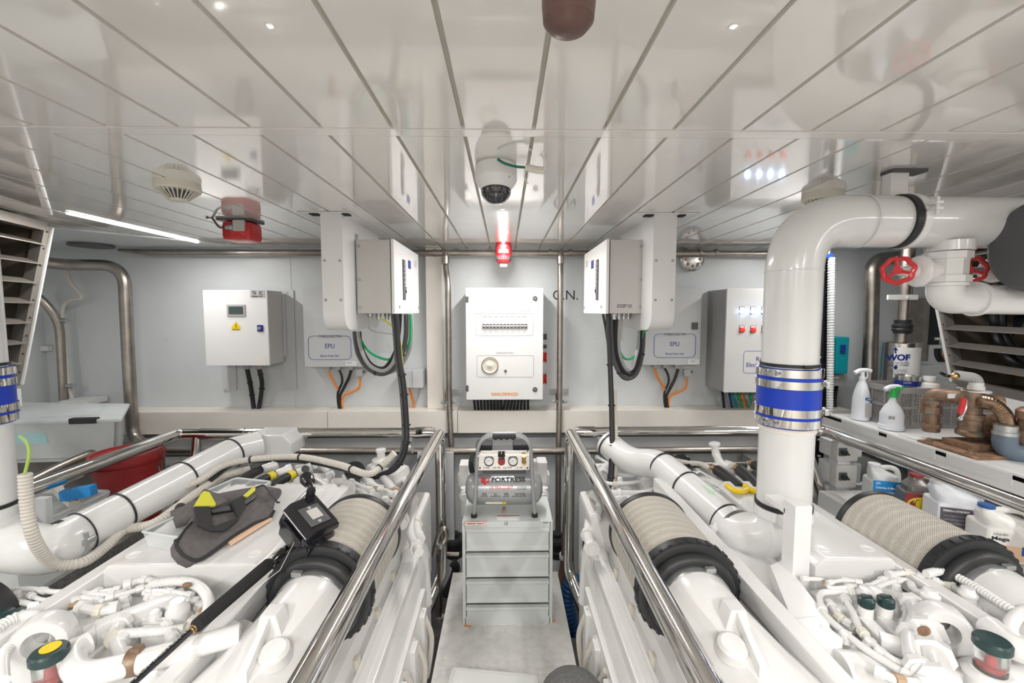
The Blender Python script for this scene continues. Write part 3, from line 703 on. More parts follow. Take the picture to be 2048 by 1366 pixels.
def switch_box(pxo, pxi, s, label):
    """s=-1 left one (door faces +x), s=+1 right one"""
    D0, D1 = 2.56, 3.27
    xo, xi = at(pxo, 550, D0).x, at(pxi, 550, D0).x     # outer, inner
    z1, z0 = at(pxi, 479, D0).z, at(pxi, 627, D0).z
    t = thing('switch_box', ((xo+xi)/2, (D0+D1)/2, z0), label, 'switch box')
    d = .018*(-s)
    x0, x1 = min(xo, xi-d*1.3), max(xo, xi-d*1.3)
    MB().box(x0, x1, D0, D1, z0, z1, .005).build('body', 'gbox', t)
    dx0, dx1 = min(xi-d, xi), max(xi-d, xi)
    o = MB().box(dx0, dx1, D0-.004, D1, z0-.002, z1+.003, .003).build('door', 'wbox', t)
    X = xi; u = -s  # outward normal sign
    def row(y0, y1, za, zb, th=.006):
        return MB().box(min(X, X+u*th), max(X, X+u*th), y0, y1, za, zb, .001)
    ya = D0+.20
    o2 = row(D0+.20, D0+.255, z0+.085, z1-.09, .007).build('indicator_strip', 'dgrey', o)
    b = MB()
    for k in range(7): z = z1-.11-k*.028; b.box(min(X+u*.006, X+u*.014), max(X+u*.006, X+u*.014), D0+.208, D0+.247, z-.02, z)
    b.build('toggle', 'plast', o2)
    MB().box(min(X+u*.006, X+u*.014), max(X+u*.006, X+u*.014), D0+.21, D0+.247, z0+.125, z0+.165).build('red_window', 'pink', o2)
    row(D0+.36, D0+.44, z1-.13, z1-.075, .002).build('blue_label', 'navy', o)
    q = row(D0+.56, D0+.64, z1-.10, z1-.055, .0012).build('label', 'gbox', o)
    for yy in (D0+.10, D1-.03): MB().lathe((X, yy, z0+.04), (u, 0, 0), [(0, .009), (.006, .008)], 12).build('screw', 'gal', o)
    b = MB(); xs = xo+(.018 if s < 0 else -.018)
    for f in (.91, .46, .09): b.lathe((xs, D0, z0+(z1-z0)*f), (0, -1, 0), [(0, .009), (.003, .009), (.005, .004)], 12)
    b.build('screw', 'plast', t)
    # wedge shaped dark back plate fixed to the bracket
    xp = xo+s*.045
    pts = [(xo, D0+.02, z1-.01), (xo, D0+.02, z0+.002), (xp, D0+.02, z0+.002), (xp, D0+.02, z0+.04), (xo+s*.018, D0+.02, z0+.10), (xo+s*.018, D0+.02, z1-.10), (xo+s*.04, D0+.02, z1-.05), (xo+s*.04, D0+.02, z1-.01)]
    MB().prism(pts, (0, .60, 0)).build('back_plate', 'plast', t)
    b = MB(); b.box(min(xo, xo+s*.05), max(xo, xo+s*.05), D0+.015, D0+.05, z1-.02, z1+.035, .003); b.lathe((xo+s*.02, D0+.015, z1+.022), (0, -1, 0), [(0, .011), (.006, .010)], 10); b.build('hanger', 'plast', t)
    b = MB()
    for k, f in enumerate((.25, .45, .65, .85)): b.lathe((x0+(x1-x0)*f, D0+.08+.04*k, z0+.003), (0, 0, -1), [(0, .018), (.02, .018), (.022, .013), (.04, .013)], 10)
    b.build('cable_gland', 'gal', t)
    return t
t1 = switch_box(713, 789, -1, 'grey switch box on the left ceiling bracket, white door facing the walkway')
t2 = switch_box(1288, 1212, 1, 'grey switch box with CE mark on the right ceiling bracket')
ptext('CE', 1259.5, 612, 8, 6, 2.559, 'ink', t2); ptext('TYPE 24-50 2500W', 1244, 610, 20, 2.4, 2.559, 'ink', t2); ptext('SER. 0512-0049', 1242, 614, 17, 2.2, 2.559, 'ink', t2)
def A(pts, Y0, Y1=None):
    n = len(pts); return [at(x, y, Y0+(Y1-Y0)*i/(n-1) if Y1 else Y0) for i, (x, y) in enumerate(pts)]
# cable loops under the left box
def loop(pts, r, m, label, Y0, Y1, ties=None, group=None):
    return cable('cable_loop', A(pts, Y0, Y1), r, m, label, ties=ties, group=group)
loop([(822, 628), (823, 665), (818, 700), (800, 732), (775, 745), (748, 738), (728, 722), (715, 690), (712, 664)], .014, 'plast', 'outermost grey cable looping under the left switch box', 2.75, 3.0)
loop([(812, 628), (812, 670), (804, 708), (785, 738), (762, 748), (735, 736), (718, 712), (712, 690), (709, 664)], .015, 'dgrey', 'thick dark cable looping under the left switch box', 2.7, 2.98, ties=[.25, .55])
loop([(800, 628), (797, 670), (790, 705), (770, 735), (748, 733), (733, 716), (722, 690), (719, 664)], .013, 'black', 'inner black cable looping under the left switch box', 2.72, 2.95)
loop([(785, 628), (789, 660), (793, 690), (788, 722), (770, 741), (746, 736), (730, 718), (720, 690), (716, 664)], .013, 'plast', 'inner grey cable looping under the left switch box', 2.68, 2.92)
loop([(820, 628), (821, 660), (817, 690), (800, 710), (776, 719), (752, 712), (735, 700), (724, 684), (716, 664)], .008, 'green', 'bright green cable looping under the left switch box', 2.7, 2.95)
loop([(740, 632), (736, 652), (746, 662), (768, 666), (784, 668), (794, 680), (795, 700)], .005, 'plast', 'thin grey wire under the left switch box', 2.6, 2.65)
cable('earth_wire', A([(760, 636), (776, 646), (792, 660), (800, 680), (803, 705), (805, 730)], 2.6), .005, 'lime', 'thin yellow wire beside the left black cable bundle')
# long black bundles from the boxes down to the engines
t = thing('cable_bundle', at(806, 860, 2.6), 'long black cable bundle hanging from the left switch box to the left engine', 'cable bundle')
pth = A([(792, 628), (796, 680), (799, 720), (806, 760), (810, 800), (813, 850), (813, 880), (805, 915), (785, 940), (740, 955), (700, 948)], 2.6, 2.4)
MB().tube(pth, .016, 12, smooth=True).build('sleeve', 'black', t)
MB().tube([p+Vector((-.02, .01, -.004)) for p in pth[:9]], .011, 10, smooth=True).build('cable', 'dgrey', t)
P = spline([Vector(p) for p in pth], 8)
for f in (.28, .38, .50, .62, .74): i = int(f*(len(P)-1)); d_ = (P[i+1]-P[i]).normalized(); MB().cyl(P[i]-d_*.005, P[i]+d_*.005, .024, seg=12).build('cable_tie', 'black', t)
t = thing('cable_bundle', at(1225, 860, 2.5), 'long black cable bundle hanging from the right switch box to the right engine', 'cable bundle')
pth = A([(1216, 628), (1219, 700), (1222, 780), (1224, 860), (1224, 920), (1220, 965), (1200, 1010), (1182, 1040), (1172, 1080), (1171, 1140), (1176, 1200), (1190, 1250), (1215, 1300)], 2.6, 2.0)
MB().tube(pth, .015, 12, smooth=True).build('sleeve', 'black', t)
MB().tube([p+Vector((.024, .01, 0)) for p in pth[2:7]], .012, 10, smooth=True).build('cable', 'corr', t)
MB().tube([p+Vector((-.004, .012, 0))for p in pth[4:10]], .011, 10, smooth=True).build('cable', 'black', t)
P = spline([Vector(p) for p in pth], 8)
for f in (.12, .2, .3, .4, .52, .75, .88): i = int(f*(len(P)-1)); d_ = (P[i+1]-P[i]).normalized(); MB().cyl(P[i]-d_*.005, P[i]+d_*.005, .021, seg=12).build('cable_tie', 'black', t)
loop([(1222, 628), (1223, 680), (1228, 720), (1242, 750), (1256, 757), (1272, 748), (1282, 720), (1286, 690), (1287, 662)], .015, 'dgrey', 'outermost dark cable looping under the right switch box', 2.7, 2.95, ties=[.35, .8])
loop([(1232, 628), (1230, 680), (1234, 715), (1248, 744), (1264, 746), (1276, 722), (1281, 690), (1282, 662)], .014, 'black', 'middle black cable looping under the right switch box', 2.7, 2.93)
loop([(1240, 628), (1237, 680), (1240, 712), (1252, 738), (1264, 736), (1272, 712), (1277, 690), (1279, 662)], .012, 'plast', 'inner grey cable looping under the right switch box', 2.7, 2.93)
loop([(1238, 700), (1248, 716), (1262, 717), (1274, 706), (1282, 685), (1286, 664), (1295, 660)], .008, 'green', 'bright green cable looping under the right switch box', 2.8, 2.95)
loop([(1206, 628), (1212, 660), (1217, 700), (1219, 760)], .008, 'black', 'thin black cable at the front of the right bundle', 2.6, 2.6)
b = MB(); pbox(b, 1238, 640, 1246, 682, 2.78, .006); tag(b.build('cable_tag', 'gbox'), 'grey flat tag hanging among the right cables', 'tag')

# ================================================================== HANDRAILS
RX, RYE, RZ, RR = .41, 2.70, .962, .034
def handrail(s, label):
    t = thing('handrail', (s*1.1, RYE, .3), label, 'handrail')
    XO = 2.06
    MB().tube([(s*RX, -.6, RZ), (s*RX, RYE, RZ), (s*RX, RYE, .04), (s*.56, 2.12, -.24), (s*.58, 1.6, -.24)], RR, 20, fil=.09).build('inner_rail', 'chrome', t)
    MB().tube([(s*(RX+.035), RYE+.03, RZ-.014), (s*XO, RYE+.03, RZ-.014), (s*XO, -.6, RZ-.014)], RR*.97, 20, fil=.06).build('outer_rail', 'chrome', t)
    b = MB()
    for a_, b_ in ((RX+.06, RX+.16), (XO-.42, XO-.14)): b.cyl((s*a_, RYE+.03, RZ-.014), (s*b_, RYE+.03, RZ-.014), RR*1.1, seg=20)
    b.build('sleeve_ring', 'chrome', t)
    b = MB(); b.tube([(s*(XO-.12), RYE+.03, RZ-.03), (s*(XO-.11), RYE+.03, RZ-.13), (s*(XO+.0), RYE-.02, .46)], RR*.95, 18, fil=.06); b.build('outer_post', 'chrome', t)
    b = MB()
    for yy in (-.3, .3): b.cyl((s*RX, yy, RZ), (s*(RX+.0), yy, -.2), RR, seg=16)
    for yy in (.2,): b.cyl((s*(XO), yy, RZ-.03), (s*(XO), yy, -.2), RR, seg=16)
    b.build('front_post', 'chrome', t)
    b = MB()
    for x in (RX+.20, RX+.045):
        b.cyl((s*x-.014, RYE+.06, RZ-.115), (s*x+.014, RYE+.06, RZ-.115), .045, seg=16); b.cbox((s*x, RYE+.06, RZ-.085), (.024, .04, .05), .004)
    b.build('pipe_clamp', 'gal', t)
handrail(-1, 'polished steel handrail around the left engine'); handrail(1, 'polished steel handrail around the right engine')

# ================================================================== TOOL CABINET AND COMPRESSOR
D0, D1 = 2.28, 2.60
x0, x1 = at(925, 1150, D0).x, at(1105, 1150, D0).x; zt = at(1015, 1043, D0).z
t = thing('tool_cabinet', ((x0+x1)/2, D0+.15, .0), 'grey four-drawer tool cabinet standing on the checker plate walkway', 'tool cabinet')
b = MB(); b.box(x0, x1, D0+.012, D1, .0, zt, .004); b.box(x0, x0+.017, D0, D0+.02, 0, zt, .002); b.box(x1-.017, x1, D0, D0+.02, 0, zt, .002)
b.box(x0+.01, x1-.01, D0, D0+.02, 0, .042, .002); b.box(x0+.01, x1-.01, D0, D0+.02, zt-.037, zt-.0005, .002); b.build('body', 'tool', t)
for i, (ya, yb) in enumerate(((1053, 1101), (1104, 1153), (1156, 1205), (1208, 1257))):
    za, zb = at(1015, ya, D0).z, at(1015, yb, D0).z
    MB().box(x0+.019, x1-.019, D0+.006, D0+.03, zb+.002, za-.002).build('drawer_gap', 'dark', t)
    o = MB().box(x0+.022, x1-.022, D0-.004, D0+.02, zb+.006, za-.004, .002).build('drawer', 'tool', t)
    b = MB(); b.prism([(x0+.021, D0-.004, za-.005), (x0+.021, D0-.018, za-.008), (x0+.021, D0-.018, za-.022), (x0+.021, D0-.014, za-.027), (x0+.021, D0-.012, za-.022), (x0+.021, D0-.004, za-.018)], (x1-x0-.042, 0, 0)); b.build('pull', 'tool', o)
    MB().prism([(x0+.023, D0-.004, zb+.030), (x0+.023, D0-.011, zb+.007), (x0+.023, D0-.004, zb+.006)], (x1-x0-.046, 0, 0)).build('lower_lip', 'tool', o)
q = at(949, 1046.5, D0-.001); o = MB().prism([at(927, 1051.5, D0-.002), at(969, 1051.5, D0-.002), at(973, 1043, D0-.002), at(930, 1043, D0-.002)], (0, .003, 0)).build('badge', 'red', t)
o2 = MB().prism([at(928.2, 1050.8, D0-.0028), at(968.5, 1050.8, D0-.0028), at(972, 1043.8, D0-.0028), at(931, 1043.8, D0-.0028)], (0, .002, 0)).build('badge_field', 'paper', o)
ptext('weather guard', 950, 1047.3, 38, 5.2, D0-.003, 'red', o, shear=.25, bold=.03)
MB().lathe(at(1012, 1046.5, D0), (0, -1, 0), [(0, .011), (.004, .010), (.005, .006), (.006, 0)], 18).build('lock', 'gal', t)
ptext('KNAACK', 1092, 1045, 11, 2.6, D0, 'ink', t)
b = MB(); o = b.box(at(991, 1, 2.32).x, at(1040, 1, 2.32).x, 2.296, 2.345, zt, zt+.0012).build('notice', 'paper', t)
MB().box(at(991, 1, 2.32).x, at(1040, 1, 2.32).x, 2.337, 2.345, zt+.0012, zt+.0018).build('notice_header', 'lred', o)
b = MB()
for x, dd in ((x0+.02, -.01), (x0+.035, -.012), (x1+.006, .02)):
    b.sphere((x, D0+dd, .001), .012, (1.4, .7, .08), 8, 5)
o = b.build('rust_spots', 'orangel'); tag(o, 'small orange paint specks on the plate at the cabinet foot', 'stain', kind='stuff')

YC_ = 2.44; tz = zt+.124; cx = at(1008, 985, YC_).x
t = thing('air_compressor', (cx, YC_, zt), 'small grey twin-gauge air compressor standing on the tool cabinet', 'air compressor')
L = .222; r = .094
tk = MB().lathe((cx-L, YC_, tz), (1, 0, 0), [(0, .001), (.003, .035), (.012, .062), (.028, .082), (.05, .092), (.056, r), (2*L-.056, r), (2*L-.05, .092), (2*L-.028, .082), (2*L-.012, .062), (2*L-.003, .035), (2*L, .001)], 48).build('tank', 'tank', t)
def tank_text(s, px, py, wpx, hpx, m, **k):
    q = at(px, py, YC_-r); dz = q.z-tz
    dz = max(-r*.95, min(r*.95, dz)); th = math.asin(dz/r); n = Vector((0, -math.cos(th), math.sin(th)))
    return text(s, Vector((q.x, YC_, tz))+n*(r+.0002), wpx*YC_/F*.96, hpx*YC_/F, m, tk, up=(0, math.sin(th), math.cos(th)), **k)
tank_text('FORTRESS', 1017, 963.5, 70, 10, 'ink', bold=.035); tank_text('ULTRA QUIET', 1003, 976.5, 49, 7.5, 'red', shear=.2, bold=.03); tank_text('SERIES', 1044, 975, 20, 4, 'ink'); tank_text('AIR COMPRESSOR', 1044, 979, 20, 2, 'ink')
for s_, px in (('80%', 969), ('2x', 991), ('28%', 1012.5), ('50% MORE', 1040)):
    tank_text(s_, px, 988, len(s_)*3.2 if len(s_) < 5 else 21, 4.2, 'ink')
for s_, px, w_ in (('QUIETER', 968, 14), ('LONGER LIFE', 991, 20), ('LIGHTER', 1012, 14), ('AIR TOOL RUNTIME', 1038, 29)): tank_text(s_, px, 992.5, w_, 2.4, 'ink')
# chevron emblem
for k, (oy, hh) in enumerate(((957.5, 8), (962.5, 8))):
    b = MB()
    P0 = [(961.5, oy), (970, oy+5), (978, oy), (978, oy+4.5), (970, oy+10), (961.5, oy+4.5)]
    b.prism([Vector((at(x, y, YC_-r).x, YC_-math.sqrt(max(r*r-(at(x, y, YC_-r).z-tz)**2, 1e-6))-.0012, at(x, y, YC_-r).z)) for x, y in P0], (0, .001, 0)); b.build('emblem', 'red', tk)
q = at(991, 1006.5, YC_-r*.92); b = MB().prism([at(971, 1004, YC_-.080), at(1012, 1004, YC_-.080), at(1012, 1008, YC_-.074), at(971, 1008, YC_-.074)], (0, .004, 0)); o = b.build('warning_label', 'yellow', tk)
MB().prism([at(971.5, 1004.6, YC_-.0806), at(1004, 1004.6, YC_-.0806), at(1004, 1007.6, YC_-.0746), at(971.5, 1007.6, YC_-.0746)], (0, .002, 0)).build('label_field', 'paper', o)
# roll frame
X0_, X1_ = at(952.5, 985, YC_-.09).x, at(1065, 985, YC_-.09).x; yf = YC_-.105; zt2 = at(1008, 872, yf).z
b = MB(); b.tube([(X0_-.012, yf, zt+.012), (X0_-.005, yf, zt+.10), (X0_+.012, yf, zt2-.05), (X0_+.06, yf, zt2), (X1_-.06, yf, zt2), (X1_-.012, yf, zt2-.05), (X1_+.005, yf, zt+.10), (X1_+.012, yf, zt+.012)], .0105, 14, fil=.05)
b.tube([(X0_+.0, YC_+.11, zt+.012), (X0_+.012, YC_+.10, zt2-.09), (X0_+.06, YC_+.10, zt2-.045), (X1_-.06, YC_+.10, zt2-.045), (X1_-.012, YC_+.10, zt2-.09), (X1_, YC_+.11, zt+.012)], .0105, 12, fil=.05)
b.build('roll_frame', 'tank', t)
b = MB(); b.cyl((at(985, 870, yf).x, yf, zt2), (at(1032, 870, yf).x, yf, zt2), .0155, seg=16)
for k in range(4): b.sphere((at(991+k*11.5, 870, yf).x, yf-.004, zt2-.008), .013, (1.1, 1, 1), 10, 6)
b.build('grip', 'black', t)
b = MB()
for s in (X0_-.012, X1_+.012): b.lathe((s, yf, zt+.018), (0, 0, -1), [(0, .016), (.018, .018)], 14); b.cbox((s, YC_-.07, zt+.03), (.012, .08, .05), .003)
b.build('foot', 'black', t)
b = MB()
for x in (at(968, 890, 2.4).x, at(1042, 890, 2.4).x): b.box(x-.045, x+.045, YC_-.06, YC_+.05, at(1008, 915, 2.4).z, at(1008, 887, 2.4).z, .01)
b.build('cylinder_head_cover', 'black', t)
b = MB(); b.box(X0_+.03, X1_-.03, YC_-.03, YC_+.09, tz+r-.01, tz+r+.13, .02); b.build('motor', 'dgrey', t)
b = MB()
for k in range(4): b.tube([at(944+k*1.5, 905, YC_), at(939+k*2, 925, YC_-.02), at(941+k*2.5, 945, YC_)], .006, 8, smooth=True)
b.build('power_cord', 'black', t)
pn = MB(); xa, xb = at(955.5, 920, yf+.01).x, at(1059, 920, yf+.01).x
pn.box(xa, xb, yf-.004, yf+.006, at(1008, 940, yf).z, at(1008, 901, yf).z, .002); pn.box(xa, xb, yf-.012, yf-.003, at(1008, 912, yf).z-.0, at(1008, 909.5, yf).z+.002, .002)
pn = pn.build('control_panel', 'steelb', t)
for px, lab in ((978, 'gauge'), (1026, 'gauge')):
    g = MB().lathe(at(px, 922, yf-.004), (0, -1, 0), [(0, .027), (.012, .027), (.013, .024), (.010, .023)], 28).build('gauge', 'dgrey', pn)
    g2 = MB().lathe(at(px, 922, yf-.014), (0, -1, 0), [(0, .0225), (.001, .0225)], 24)
    g2.build('dial', 'paper', pn)
    c_ = at(px, 922, yf-.0158)
    nb = MB(); nb.prism([c_+Vector((-.012, 0, -.006)), c_+Vector((.004, 0, .004)), c_+Vector((.003, 0, .001))], (0, -.0008, 0))
    for k in range(9):
        a = -.5+k*(PI+1)/8; nb.cbox(c_+Vector((math.cos(a)*.018, 0, math.sin(a)*.018)), (.0045, .0008, .0014), 0, Matrix.Rotation(-a, 3, 'Y'))
    nb.build('needle', 'ink', pn)
MB().lathe(at(1003, 922, yf-.004), (0, -1, 0), [(0, .018), (.016, .020), (.018, .013)], 18).build('regulator_base', 'lred', pn)
MB().lathe(at(1003, 914, yf-.02), (0, -.7, .7), [(0, .013), (.006, .019), (.020, .020), (.024, .014), (.025, 0)], 18).build('regulator_knob', 'blackg', pn)
b = MB(); b.lathe(at(1048, 924, yf-.004), (0, -1, 0), [(0, .013), (.02, .013)], 14); b.lathe(at(1048, 925, yf-.022), (0, -.3, 1), [(0, .012), (.012, .012), (.013, .009), (.03, .009), (.031, .012), (.042, .012)], 14); b.build('quick_coupler', 'brass', pn)
b = MB()
for px, py in ((960, 902.5), (1055, 902.5), (960, 936), (1055, 936)): b.lathe(at(px, py, yf-.004), (0, -1, 0), [(0, .005), (.004, .004)], 10)
b.build('screw', 'ink', pn)
for s_, px, w_ in (('2 GAL', 973, 13), ('135 PSI', 993, 16), ('2.6 CFM', 1015, 17), ('1.2 HP', 1038, 14)): ptext(s_, px, 935.5, w_, 3.6, yf-.0045, 'ink', pn)
b = MB(); b.cbox(at(1008, 1018, YC_-.085), (.02, .02, .02), .004); b.lathe(at(1008, 1020, YC_-.09), (0, -1, 0), [(0, .008), (.015, .012), (.018, .012)], 12); b.build('drain_valve', 'bronze', t)

# white valve bracket behind the compressor
t = thing('valve_manifold', at(1008, 965, 2.9), 'white painted beam with valves behind the air compressor', 'valve manifold')
b = MB(); pbox(b, 915, 950, 1100, 973, 2.95, .1, .01); pbox(b, 918, 930, 938, 975, 2.85, .12, .01); pbox(b, 1075, 925, 1095, 975, 2.85, .12, .01); b.build('beam', 'white', t)
b = MB(); q = at(1008, 962, 3.0); b.box(q.x-.22, q.x-.16, 3.04, 3.619, q.z-.03, q.z+.02); b.box(q.x+.16, q.x+.22, 3.04, 3.619, q.z-.03, q.z+.02); b.build('wall_arm', 'white', t)
for px in (930, 1087):
    b = MB(); b.cyl(at(px, 1030, 2.8), at(px, 975, 2.8), .03, seg=14); b.lathe(at(px, 990, 2.76), (0, -1, 0), [(0, .035), (.02, .035), (.022, .02), (.04, .02)], 14); b.build('valve', 'white', t)
b = MB(); b.cyl(at(1073, 952, 2.97), at(1073, 920, 2.97), .025, seg=12); b.cyl(at(1073, 925, 2.97), at(1073, 920, 2.97), .035, seg=12); b.build('top_valve', 'white', t)

# ================================================================== SMALL THINGS ROUND THE WALKWAY
t = thing('bilge_hose', at(884, 1240, 2.5), 'thin steel pipe with a U bend left of the tool cabinet', 'pipe')
MB().tube(A([(868, 1110), (878, 1066), (890, 1054), (893, 1075)], 2.62)+[at(884, 1090, 2.6), at(880, 1160, 2.6), at(878, 1240, 2.6)], .018, 12, fil=.03).build('pipe', 'steel', t)
for py in (1090, 1236): q = at(881, py, 2.6); MB().cyl(q-Vector((0, 0, .012)), q+Vector((0, 0, .012)), .027, seg=14).build('clamp', 'gal', t)
t = thing('pipe_flange', at(907, 1110, 3.3), 'black rubber pipe joint left of the tool cabinet', 'pipe fitting')
b = MB(); q = at(908, 1085, 3.35); b.lathe(q+Vector((0, 0, .08)), (0, 0, -1), [(0, .04), (.03, .04), (.035, .085), (.06, .09), (.07, .07), (.12, .07), (.125, .1), (.16, .1), (.2, .05)], 20); b.build('joint', 'black', t)
t = thing('pipe_flange', at(1112, 1110, 3.3), 'black rubber pipe joint right of the tool cabinet', 'pipe fitting')
b = MB(); q = at(1113, 1085, 3.35); b.lathe(q+Vector((0, 0, .08)), (0, 0, -1), [(0, .04), (.03, .04), (.035, .085), (.06, .09), (.07, .07), (.12, .07), (.125, .1), (.16, .1), (.2, .05)], 20); b.build('joint', 'black', t)
t = thing('drain_hose', at(1122, 1160, 2.8), 'brown hose hanging down right of the tool cabinet', 'hose')
MB().tube(A([(1140, 930), (1137, 1000), (1133, 1080), (1131, 1115), (1126, 1150), (1118, 1180)], 3.0, 2.9), .034, 12, smooth=True).build('hose', 'brown', t)
q = at(1131, 1112, 2.95); b = MB(); b.cyl(q-Vector((0, 0, .014)), q+Vector((0, 0, .014)), .045, seg=16); b.build('clamp', 'wbox', t)
cable('blue_hose', A([(1150, 1150), (1140, 1170), (1134, 1200), (1140, 1240), (1150, 1270)], 2.75), .045, 'bhose', 'dark blue corrugated hose beside the right edge of the walkway', 'hose', corr=(.03, .08), seg=14)
cable('steel_pipe', A([(840, 1108), (880, 1108), (918, 1109)], 3.2), .018, 'steel', 'short steel pipe running behind the left rail post', 'pipe')
cable('black_hose', A([(905, 1125), (912, 1135), (905, 1160), (890, 1190)], 3.0), .03, 'black', 'black hose behind the left back corner of the walkway', 'hose')
# plate with holes seen between the left rail posts
t = thing('frame_plate', at(850, 1100, 3.3), 'pale blue-grey frame plate with round holes behind the left rail post', 'plate')
b = MB(); pbox(b, 836, 905, 908, 1110, 3.30, .02, .003); b.build('plate', 'ggrey', t)
b = MB()
for py in (956, 983, 1010): b.lathe(at(887, py, 3.30), (0, -1, 0), [(0, .014), (.004, .012)], 14)
b.build('hole_plug', 'plast', t)
# white lid and grey cushion at the bottom
t = thing('storage_box_lid', (-.08, 1.85, 0), 'white plastic box lid lying on the walkway at the bottom edge', 'lid')
a = az(905, 1327, .065); c = az(1080, 1343, .065)
b = MB(); pts = [(a.x-.005, a.y, 0), (c.x-.01, c.y, 0), (c.x+.01, 1.55, 0), (a.x-.04, 1.55, 0)]; b.prism(pts, (0, 0, .058), .02); b.build('lid', 'wbox', t)
b = MB(); pts = [(a.x+.015, a.y-.03, .0578), (c.x-.03, c.y-.03, .0578), (c.x-.03, 1.57, .0578), (a.x-.01, 1.57, .0578)]; b.prism(pts, (0, 0, .006), .003); b.build('raised_panel', 'wbox', t)
o = MB().lathe((.232, 1.40, 0), (0, 0, 1), [(0, .085), (.02, .105), (.25, .115), (.36, .115), (.418, .106), (.442, .086), (.454, .05), (.458, .001)], 32).build('grey_bundle', 'felt')
tag(o, 'rounded dark grey felt bundle at the bottom edge of the walkway', 'fabric bundle')
# ================================================================== ENGINES
def Zc(z): return 1.72+z
def U(px, py, zc): return az(px, py, Zc(zc))
def air_filter(eng, X, name='air_filter'):
    z = Zc(-.885); Y0, Y1 = 1.30, 1.69; R = .156
    f = MB(); f.lathe((X, Y0+.02, z), (0, 1, 0), [((Y1-Y0-.03)*k/24, R) for k in range(25)], 96); f = f.build('air_filter', 'filter', eng)
    b = MB(); b.lathe((X, Y0-.005, z), (0, 1, 0), [(0, .118), (0, .148), (.004, .160), (.012, .165), (.040, .164), (.046, .158), (.046, .15)], 72)
    for k in range(32):
        a = 2*PI*k/32; b.cbox((X+math.cos(a)*.1655, Y0+.016, z+math.sin(a)*.1655), (.005, .022, .012), .001, Matrix.Rotation(-a, 3, 'Y'))
    b.build('front_end_cap', 'black', f)
    b = MB(); b.torus((X, Y0-.016, z), (0, 1, 0), .118, .022, 64, 12); b.lathe((X, Y0-.04, z), (0, 1, 0), [(0, .108), (.0, .115), (.03, .132), (.035, .11)], 64); b.build('rubber_boot', 'black', f)
    b = MB(); b.lathe((X, Y1-.012, z), (0, 1, 0), [(-.012, .160), (0, .162), (.012, .161), (.014, .15), (.016, .01)], 64); b.build('rear_end_cap', 'black', f)
    b = MB(); b.lathe((X, Y0-.062, z), (0, 1, 0), [(0, .107), (0, .109), (.026, .109), (.026, .107)], 64); b.cbox((X+.04*(1 if X > 0 else -1), Y0-.05, z+.107), (.03, .018, .014), .003); b.build('hose_clamp', 'gal', f)
    return f
